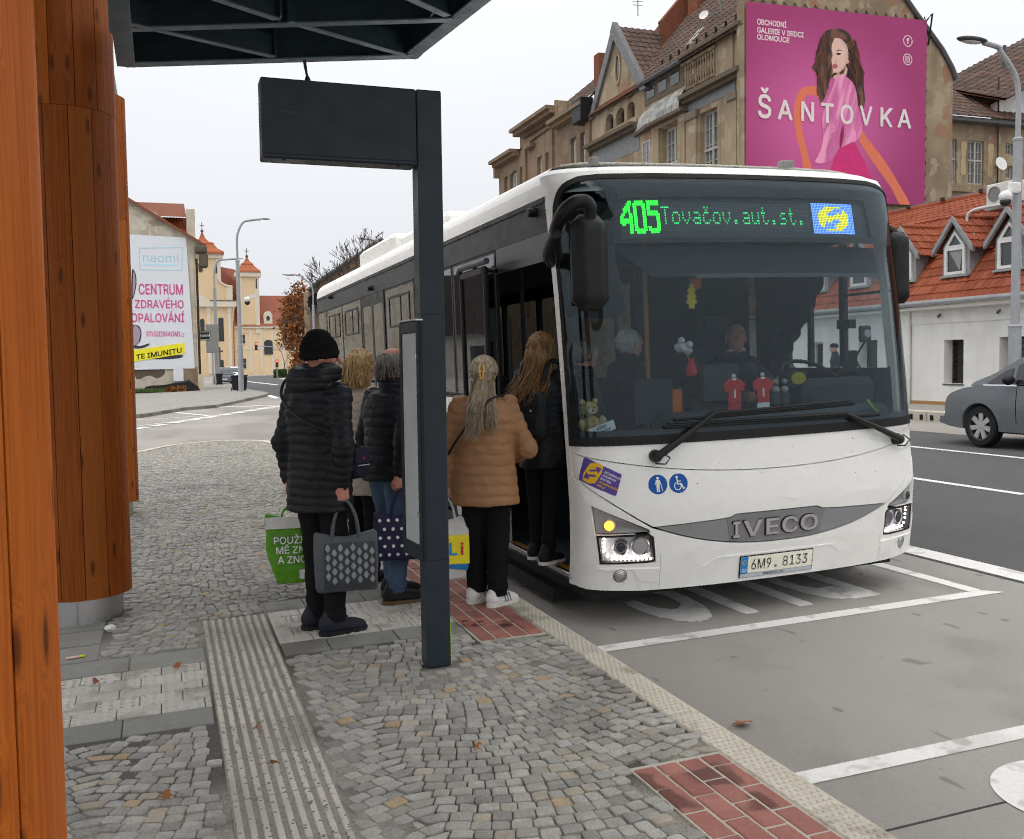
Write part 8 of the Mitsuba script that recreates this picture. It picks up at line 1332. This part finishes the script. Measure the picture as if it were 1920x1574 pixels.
# ---- old house behind the bus, and street side houses
ohb = thing('grey_gable_house', 'old grey brown house with a bare brick gable rising behind the bus roof', 'building'); put('gable_wall', YFm(prism(Polygon([(8.4, 0), (20, 0), (20, 3), (13.9, 8.3), (12.85, 9.3), (12.3, 8.9), (8.9, 6.75), (8.4, 6.2)]), -2.5, 0), 60.0), 'plaster_brown', parent=ohb, tone=.35); put('brick_gable', YFm(prism(Polygon([(12.9, 9.2), (14.0, 8.2), (13.8, 7.5), (13.0, 8.3)]), .001, .03), 60.0), parent=ohb, pal_='brick_dark'); put('roof_edge', tube([(8.3, 59.9, 6.2), (9.0, 59.9, 6.78), (12.85, 59.9, 9.38), (14.2, 59.9, 8.1)], .12, 6), parent=ohb, pal_='zinc_dark'); put('dark_eaves', YFm(prism(Polygon([(8.3, 5.2), (10.2, 5.9), (10.2, 6.7), (8.3, 5.8)]), .001, .4), 60.0), parent=ohb, pal_='black_matt'); put('white_lettering', YFm(TM(fit('104', 10.55, 10.95, 6.55, 6.9, .02, True).vertices + [0, 0, .02], fit('104', 10.55, 10.95, 6.55, 6.9, .02, True).faces), 60.0) if False else YFm(bx(10.55, 10.95, 6.55, 6.75, .001, .03), 60.0), parent=ohb, pal_='white')
# ---- dark roofed house left of the banner house, seen mirrored in the bus windows
lb_ = thing('dark_roofed_house', 'low pale house with a big dark roof, mirrored in the bus windows', 'building'); put('wall', bx(-40, -16.1, 76, 76.3, -.5, 2.9), parent=lb_, pal_='mirror_wall'); put('roof', TM([(-40, 75.4, 2.9), (-16.1, 75.4, 2.9), (-18.5, 82, 8.2), (-40, 82, 8.2)], [(0, 1, 2), (0, 2, 3)]), parent=lb_, pal_='mirror_roof')
for k in range(6): put('window', bx(-20 - k * 3, -18.8 - k * 3, 75.96, 75.99, .7, 2.0), 'window_glass', parent=lb_)

# ================================================================== TREES, LAMPS, CARS, SMALL STREET THINGS
def branches(g, base, d0, L0, r0, depth, spread=.55, up=.12, ratio=.72, kids=(2, 3)):
    segs, tips = [], []
    def grow(p, d, L, r, k):
        n = 3; pts = [p]; q, dd = p, d
        for i in range(n): dd = dd + g.normal(0, .10, 3) + [0, 0, up * .3]; dd /= np.linalg.norm(dd); q = q + dd * L / n; pts.append(q)
        segs.append((np.array(pts), np.linspace(r, r * .62, n + 1)))
        if k == 0: tips.append((q, dd)); return
        for j in range(g.integers(kids[0], kids[1] + 1)):
            ax = g.normal(0, 1, 3); nd = dd + spread * ax / np.linalg.norm(ax) + [0, 0, up]; nd /= np.linalg.norm(nd); grow(pts[g.integers(2, 4)], nd, L * ratio * g.uniform(.8, 1.15), r * .58, k - 1)
    grow(np.asarray(base, float), np.asarray(d0, float), L0, r0, depth); return segs, tips
def tree_bare(name, x, y, z, h, lab, seed, depth=6, spread=.55, group=None, r=.12, kids=(2, 3)):
    g = np.random.default_rng(seed); t = thing(name, lab, 'tree', group); sg, tips = branches(g, (x, y, z), (0, 0, 1), h * .30, r, depth, spread, kids=kids); put('trunk', cat([tube(p, np.maximum(q, .012), 7) for p, q in sg[:1]]), parent=t, pal_='trunk', smooth=True)
    put('crown', cat([tube(p, np.maximum(q, .012), 4, False) for p, q in sg[1:]]), 'leaf', parent=t, uv=(2, .5)); return t
def tree_leafy(name, x, y, z, h, w, lab, seed, kind=0, n=5200, size=.16, trunk_h=.3, group=None):
    g = np.random.default_rng(seed); t = thing(name, lab, 'tree', group); sg, tips = branches(g, (x, y, z), (0, 0, 1), h * trunk_h, .16, 5, .6, kids=(2, 3)); put('trunk', cat([tube(p, np.maximum(q, .015), 5, False) for p, q in sg]), parent=t, pal_='trunk', smooth=True)
    cl = g.normal(0, 1, (46, 3)); cl /= np.linalg.norm(cl, axis=1, keepdims=True); cl *= g.uniform(.35, 1, (46, 1)) ** .6; cl = cl * [w, w, h * (1 - trunk_h) * .52] + [x, y, z + h * trunk_h * .9 + h * (1 - trunk_h) * .5]; ci = g.integers(0, 46, n); c = cl[ci] + g.normal(0, 1, (n, 3)) * [w * .2, w * .2, h * .07]; ct = g.random(46)
    a_, b_ = g.normal(0, 1, (n, 3)), g.normal(0, 1, (n, 3)); a_ /= np.linalg.norm(a_, axis=1, keepdims=True); b_ -= a_ * (a_ * b_).sum(1, keepdims=True); b_ /= np.linalg.norm(b_, axis=1, keepdims=True); s_ = size * g.uniform(.6, 1.3, (n, 1))
    V = np.stack([c - a_ * s_, c - b_ * s_ * .5, c + a_ * s_, c + b_ * s_ * .5], 1).reshape(-1, 3); q = np.arange(n)[:, None] * 4; F = np.vstack([q + [0, 1, 2], q + [0, 2, 3]]); U = np.repeat(np.stack([np.full(n, kind), np.clip(.6 * ct[ci] + .4 * g.random(n), 0, 1)], 1), 4, 0); put('crown', TM(V, F), 'leaf', parent=t, uv=U, kind=None); return t
tree_leafy('autumn_tree', 9.95, 75, .1, 7.4, 1.45, 'rust brown autumn tree beside the rear end of the bus', 3, 0, 6500, .15, .22)
tree_bare('bare_tree', 10.2, 56.5, .2, 9.2, 'bare tree above the bus roof, in front of the grey gable', 4, 7, .60, 'bare street trees', .10); tree_bare('bare_tree', 11.8, 57, .2, 10.3, 'taller bare tree above the bus roof next to the street lamp', 5, 7, .55, 'bare street trees', .11); tree_bare('bare_tree', 8.9, 58, .2, 7.4, 'lowest bare tree at the left above the bus roof', 6, 7, .62, 'bare street trees', .09)
tree_bare('bare_tree', 19.5, 170, .2, 8.5, 'small pale bare tree before the convent wing', 7, 5, .75, 'bare street trees', .10, kids=(2, 3))
tree_bare('young_bare_tree', -9.5, 14, -.3, 5.5, 'young bare tree left of the stop, mirrored in the bus glass', 8, 6, .5, None, .06)
# street lamps
def lamp_post(lab, x, y, z, h, arm, rise, r=.085, head='silver', street=False, ry=0.0):
    t = thing('street_lamp', lab, 'street lamp', 'street lamps along the road'); F = frame(x, y, z, ry, street); put('pole', cat([tube([(0, 0, -.3), (0, 0, h * .28)], r * 1.35, 12), tube([(0, 0, h * .28), (0, 0, h * .285), (0, 0, h * .29)], [r * 1.35, r * 1.5, r * 1.1], 12), tube([(0, 0, h * .29), (0, 0, h * .78)], r * .95, 12), tube([(0, 0, h * .78), (0, 0, h * .785), (0, 0, h * .79)], [r * 1.1, r * 1.15, r * .7], 12)]), fr=F, parent=t, pal_='galvanised', smooth=40)
    s_ = np.sign(arm); pts = smooth_curve([(0, 0, h * .79), (0, 0, h * .90), (s_ * .10, 0, h * .955), (s_ * .42, 0, h + rise * .3), (arm * .6, 0, h + rise * .75), (arm, 0, h + rise)], 6, False); put('arm', tube(pts, r * .55, 8), fr=F, parent=t, pal_='galvanised', smooth=40); m = ball(0, 0, 0, 1, 2, .34, .11, .055); put('lamp_head', TM(m.vertices + [arm + s_ * .26, 0, h + rise + .03], m.faces), fr=F, parent=t, pal_=head, smooth=True); put('lamp_glass', TM(ball(0, 0, 0, 1, 1, .22, .08, .03).vertices + [arm + s_ * .27, 0, h + rise - .01], ball(0, 0, 0, 1, 1).faces), fr=F, parent=t, pal_='plastic_white', smooth=True); return t, F
def dome_camera(lab, x, y, z, s_=1.0):
    t = thing('dome_camera', lab, 'security camera'); put('housing', cat([ball(x, y, z, .13 * s_, 2, 1, 1, .9), tube([(x, y, z + .08 * s_), (x + .22 * s_, y, z + .14 * s_)], .035 * s_, 8), bx(x + .10 * s_, x + .3 * s_, y - .05 * s_, y + .05 * s_, z + .08 * s_, z + .2 * s_)]), parent=t, pal_='white', smooth=40); put('dome', ball(x, y, z - .10 * s_, .105 * s_, 2), 'gloss', parent=t, pal_='black', smooth=True); return t
lamp_post('tall silver street lamp with curved arm at the right edge of the picture', 14.74, 14, .25, 6.78, -.82, .18, .085, 'dark_grey'); dome_camera('white dome camera on the lamp post at the right edge', 14.42, 13.95, 4.52, .9)
put('second_camera', bx(14.5, 14.75, 13.9, 14.0, 4.60, 4.78, .02), parent='dome_camera', pal_='white')
lamp_post('tall silver street lamp standing at the far pavement corner', 4.72, 66, -.05, 10.9, 1.55, .35, .13, 'grey'); dome_camera('white dome camera on the mast of the far pavement lamp', 5.25, 65.9, 6.0, 1.7); lamp_post('street lamp farther back whose arm crosses the corner lamp', 4.70, 95, .0, 11.4, 2.1, .3, .16, 'silver')
lamp_post('street lamp arching over the rear end of the bus', 6.45, 45, -.05, 5.62, -.75, .15, .06, 'plastic_white'); lamp_post('street lamp rising among bare trees above the bus roof', 12.2, 55, .1, 8.1, -1.1, .5, .07, 'plastic_white'); lamp_post('slender street lamp before the convent wing', 22.0, 170, .2, 12.8, -1.6, .6, .14, 'silver')
# cars
def car(lab, x, y, z, rot, pal_, street=True, detail=True):
    t = thing('car', lab, 'car'); F = frame(x, y, z, rot, street); L, Wd = 4.85, 1.88
    low = smooth_curve([(.04, .30), (.0, .50), (.03, .68), (.14, .80), (.42, .90), (.85, .975), (1.6, .985), (3.6, 1.01), (4.6, 1.02), (4.80, .86), (4.84, .55), (4.78, .30), (2.5, .26)], 5); body_pl = Polygon(low).buffer(0).difference(Point(.93, .33).buffer(.375, 24)).difference(Point(3.83, .33).buffer(.375, 24)); cab = Polygon(smooth_curve([(.80, .955), (1.19, 1.20), (1.60, 1.42), (2.05, 1.60), (2.5, 1.69), (3.2, 1.72), (4.1, 1.69), (4.45, 1.58), (4.66, 1.2), (4.7, 1.0), (3, .96)], 5)).buffer(0)
    def warp(m, tum):
        v = m.vertices.copy(); y_, z_, w_ = v.T; s_ = 1 - .5 * np.clip((.75 - y_) / .75, 0, 1) ** 2.2 * .42 - .25 * np.clip((y_ - 4.3) / .6, 0, 1) ** 2 * .4; s_ = s_ * (1 - tum * np.clip((z_ - 1.0) / .75, 0, 1)) * (1 - .05 * np.clip((.55 - z_) / .3, 0, 1)) * (1 - .035 * np.clip((z_ - .75) / .3, 0, 1)); return TM(np.stack([w_ * s_, -y_, z_], 1), m.faces[:, ::-1])
    b_ = put('body', warp(refined(manifold_of(prism(body_pl.simplify(.002), -Wd / 2, Wd / 2)), .16), .18), 'gloss', fr=F, parent=t, smooth=42, pal_=pal_); put('cabin', warp(refined(manifold_of(prism(cab.simplify(.002), -Wd / 2 + .03, Wd / 2 - .03)), .16), .22), 'gloss', fr=F, parent=t, smooth=42, pal_=pal_)
    gl = [Polygon([(1.02, 1.015), (1.50, 1.02), (1.52, 1.27), (1.38, 1.225)]), Polygon([(1.58, 1.02), (2.70, 1.03), (2.70, 1.60), (2.42, 1.585), (2.02, 1.49), (1.60, 1.31)]), Polygon([(2.78, 1.03), (3.68, 1.04), (3.68, 1.61), (2.78, 1.605)]), Polygon([(3.76, 1.05), (4.45, 1.08), (4.25, 1.52), (3.76, 1.58)])]
    for s_ in (-1, 1):
        for pl_ in gl: m = refined(manifold_of(prism(pl_.buffer(-.015).buffer(.015, 3), 0, .02)), .2); m = TM(m.vertices * [1, 1, s_] + [0, 0, s_ * (Wd / 2 - .035)], m.faces if s_ > 0 else m.faces[:, ::-1]); put('side_window', warp(m, .22), 'window_glass', fr=F, parent=t)
        m = refined(manifold_of(bx(.98, 4.5, .985, 1.008, 0, .012)), .2); m = TM(m.vertices * [1, 1, s_] + [0, 0, s_ * (Wd / 2 - .028)], m.faces if s_ > 0 else m.faces[:, ::-1]); put('chrome_strip', warp(m, .2), 'chrome', fr=F, parent=t)
        m = refined(manifold_of(bx(1.35, 3.5, .24, .30, 0, .03)), .3); m = TM(m.vertices * [1, 1, s_] + [0, 0, s_ * (Wd / 2 - .04)], m.faces); put('sill', warp(m, 0), fr=F, parent=t, pal_='black')
        mr = put('wing_mirror', mv(ball(0, 0, 0, .1, 2, 1.1, .8, .75), s_ * (Wd / 2 + .08), -1.60, 1.08), fr=F, parent=t, pal_='black', smooth=True)
        if detail:
            for xd in (1.66, 2.79, 3.74): m = refined(manifold_of(bx(xd, xd + .012, .42, 1.08, 0, .004)), .2); m = TM(m.vertices * [1, 1, s_] + [0, 0, s_ * (Wd / 2 - .0)], m.faces); put('door_gap', warp(m, .2), fr=F, parent=t, pal_='black')
        for yw in (.93, 3.83):
            whl = put('wheel', mv(lathe([(.232, -.10), (.31, -.10), (.335, -.07), (.335, .07), (.31, .10), (.232, .10)], 36, False), s_ * (Wd / 2 - .13), -yw, .33, ry=math.pi / 2), fr=F, parent=t, smooth=40, pal_='rubber'); put('rim', mv(lathe([(.02, .0), (.215, .0), (.225, .055), (.235, .095), (.21, .09), (.205, .02)], 32), s_ * (Wd / 2 - .13 - s_ * 0), -yw, .33, ry=s_ * math.pi / 2), fr=F, parent=whl, smooth=30, pal_='dark_grey')
            if detail and s_ < 0:
                for q in range(7):
                    a_ = q * 2 * math.pi / 7; m = prism(Polygon([(.03, -.028), (.21, -.05), (.21, .03), (.12, .012), (.21, .045) if False else (.20, .038), (.03, .028)]).buffer(0), .06, .085); m = mv(m, rz=a_); put('spoke', mv(m, -(Wd / 2 - .13), -yw, .33, ry=-math.pi / 2), fr=F, parent=whl, pal_='silver')
                put('hub', mv(lathe([(.045, .06), (.04, .092)], 14), -(Wd / 2 - .13), -yw, .33, ry=-math.pi / 2), fr=F, parent=whl, pal_='silver', smooth=40)
    put('windscreen', warp(refined(manifold_of(prism(Polygon([(.84, .99), (1.19, 1.21), (1.60, 1.43), (2.0, 1.595), (1.98, 1.61), (1.58, 1.445), (1.17, 1.225), (.82, 1.0)]), -.72, .72)), .2), .1), 'window_glass', fr=F, parent=t)
    for s_ in (-1, 1): put('headlight', warp(TM(prism(Polygon([(.06, .66), (.10, .78), (.42, .93), (.40, .86), (.2, .70)]), 0, .22).vertices * [1, 1, s_] + [0, 0, s_ * .62], prism(Polygon([(.06, .66), (.10, .78), (.42, .93), (.40, .86), (.2, .70)]), 0, .22).faces), 0), fr=F, parent=t, pal_='silver')
    put('bumper_grille', warp(bx(-.012, .02, .36, .50, -.55, .55), 0), fr=F, parent=t, pal_='black'); put('number_plate', bx(-.26, .26, .012, .03, .50, .61), fr=F, parent=t, pal_='plate'); return t
car('grey people carrier driving on the asphalt lane at the right edge', 13.28, 13.36, ROAD - .004, 0.0, 'car_grey'); car('dark blue car parked before the church, left of the white one', 5.6, 99, ROAD + .0, math.pi, 'car_navy', True, False); car('white car parked before the church, partly behind the lamp mast', 7.0, 107, ROAD, math.pi, 'white', True, False)
# litter bins, signs, traffic lights, hedge
def wheelie(lab, x, y, pal_, rot=0.0):
    t = thing('wheelie_bin', lab, 'bin', 'wheelie bins on the far pavement'); F = frame(x, y, ROAD + .12, rot); m = bx(-.28, .28, -.30, .30, .06, .95, .02); v = m.vertices.copy(); v[:, :2] *= (.78 + .22 * (v[:, 2:] - .06) / .9); put('bin_body', TM(v, m.faces), fr=F, parent=t, pal_=pal_); put('lid', mv(bx(-.31, .31, -.34, .33, .955, 1.04, .02), rx=-.04), fr=F, parent=t, pal_=pal_, tone=.3)
    for s_ in (-1, 1): put('wheel', mv(lathe([(.1, -.025), (.1, .025)], 14), s_ * .27, .26, .1, ry=math.pi / 2), fr=F, parent=t, pal_='rubber')
wheelie('black wheelie bin beside the far corner lamp', 4.55, 68.5, 'bin_black'); wheelie('blue wheelie bin half hidden behind the black one by the lamp', 5.0, 69.6, 'bin_blue'); wheelie('black wheelie bin beside the farther lamp mast', 4.72, 92, 'bin_black')
wheelie('second black wheelie bin close to the far corner lamp', 4.95, 68.2, 'bin_black', .2)
sb_ = thing('street_board', 'grey back of a street information board on the far pavement', 'sign'); put('panel', bx(3.75, 4.85, 93.8, 93.9, 3.0, 5.6, .02), parent=sb_, pal_='grey', tone=.3); put('post', tube([(4.3, 93.95, 0), (4.3, 93.95, 5.6)], .06, 8), parent=sb_, pal_='galvanised')
def signal(lab, x, y, z, mast):
    t = thing('traffic_light', lab, 'traffic light'); put('case', bx(x - .17, x + .17, y, y + .2, z - .5, z + .5, .03), parent=t, pal_='black'); put('red_lamp', mv(lathe([(.12, 0), (.10, .03), (.02, .05)], 14), x, y - .001, z + .30, rx=math.pi / 2), parent=t, pal_='red', smooth=40, emitter=emitter((3.2, .10, .06)), label='lit red lamp'); put('dark_lamp', cat([mv(lathe([(.11, 0), (.09, .02)], 12), x, y - .001, z + d_, rx=math.pi / 2) for d_ in (0, -.3)]), parent=t, pal_='dark_grey'); put('mast', tube(mast, .06, 8), parent=t, pal_='galvanised')
s0 = wpx = None
signal('red traffic light hanging on a long mast arm before the convent wing', 11.35, 130, 4.35, [(11.4, 130.15, 4.4), (15.2, 130.2, 4.15), (15.2, 130.2, 0)]); signal('red traffic light on a low post by the hedge before the convent', 13.9, 130, 2.1, [(13.9, 130.2, 1.6), (13.9, 130.2, 0)])
hd = []
g = np.random.default_rng(5); n = 2600; c = g.uniform([14.0, 134.5, .1], [19, 136, 1.35], (n, 3)); a_ = g.normal(0, 1, (n, 3)); a_ /= np.linalg.norm(a_, axis=1, keepdims=True); b_ = np.cross(a_, g.normal(0, 1, (n, 3))); b_ /= np.linalg.norm(b_, axis=1, keepdims=True); V = np.stack([c - a_ * .14, c - b_ * .09, c + a_ * .14, c + b_ * .09], 1).reshape(-1, 3); q = np.arange(n)[:, None] * 4
hk = single('hedge', TM(V, np.vstack([q + [0, 1, 2], q + [0, 2, 3]])), 'clipped dark green hedge before the convent wing', 'hedge', 'leaf', uv=np.repeat(np.stack([np.full(n, 1.0), .5 * g.random(n)], 1), 4, 0)); put('hedge_core', bx(14.1, 18.9, 134.7, 135.8, 0, 1.2), parent=hk, pal_='hedge')
n = 1500; c = np.stack([g.uniform(-6, .1, n), g.uniform(73.2, 74.6, n), np.full(n, .0)], 1); L_ = g.uniform(.15, .38, (n, 1)); dx = g.normal(0, .1, (n, 3)) * [1, 1, 0]; V = np.stack([c + [-.02, 0, 0], c + [.02, 0, 0], c + dx + np.c_[np.zeros((n, 2)), L_]], 1).reshape(-1, 3); put('grass', TM(V, np.arange(3 * n).reshape(-1, 3)), 'leaf', uv=np.repeat(np.stack([np.full(n, 1.0), g.uniform(.4, 1, n)], 1), 3, 0)); labels['grass'] = {'label': 'strip of green grass at the foot of the white house', 'kind': 'stuff', 'category': 'grass'}
n = 500; c = np.stack([g.uniform(.2, 1.4, n), g.uniform(73.4, 74.3, n), g.uniform(.02, .22, n)], 1); a_ = g.normal(0, .12, (n, 3)); b_ = g.normal(0, .08, (n, 3)); V = np.stack([c - a_, c - b_, c + a_, c + b_], 1).reshape(-1, 3); q = np.arange(n)[:, None] * 4; put('leaf_litter', TM(V, np.vstack([q + [0, 1, 2], q + [0, 2, 3]])), 'leaf', uv=(0, .3)); labels['leaf_litter'] = {'label': 'heap of fallen red leaves beside the grass strip', 'kind': 'stuff', 'category': 'leaves'}
ws_ = thing('wayside_cross', 'weathered stone wayside cross before the church door', 'monument'); put('pedestal', bx(7.35, 8.35, 149.5, 150.3, 0, 1.7, .05), parent=ws_, pal_='stone_dark', tone=.5); put('shaft', cat([bx(7.7, 8.0, 149.8, 150.0, 1.7, 4.7, .03), bx(7.35, 8.35, 149.8, 150.0, 3.9, 4.2, .03)]), parent=ws_, pal_='stone_dark')
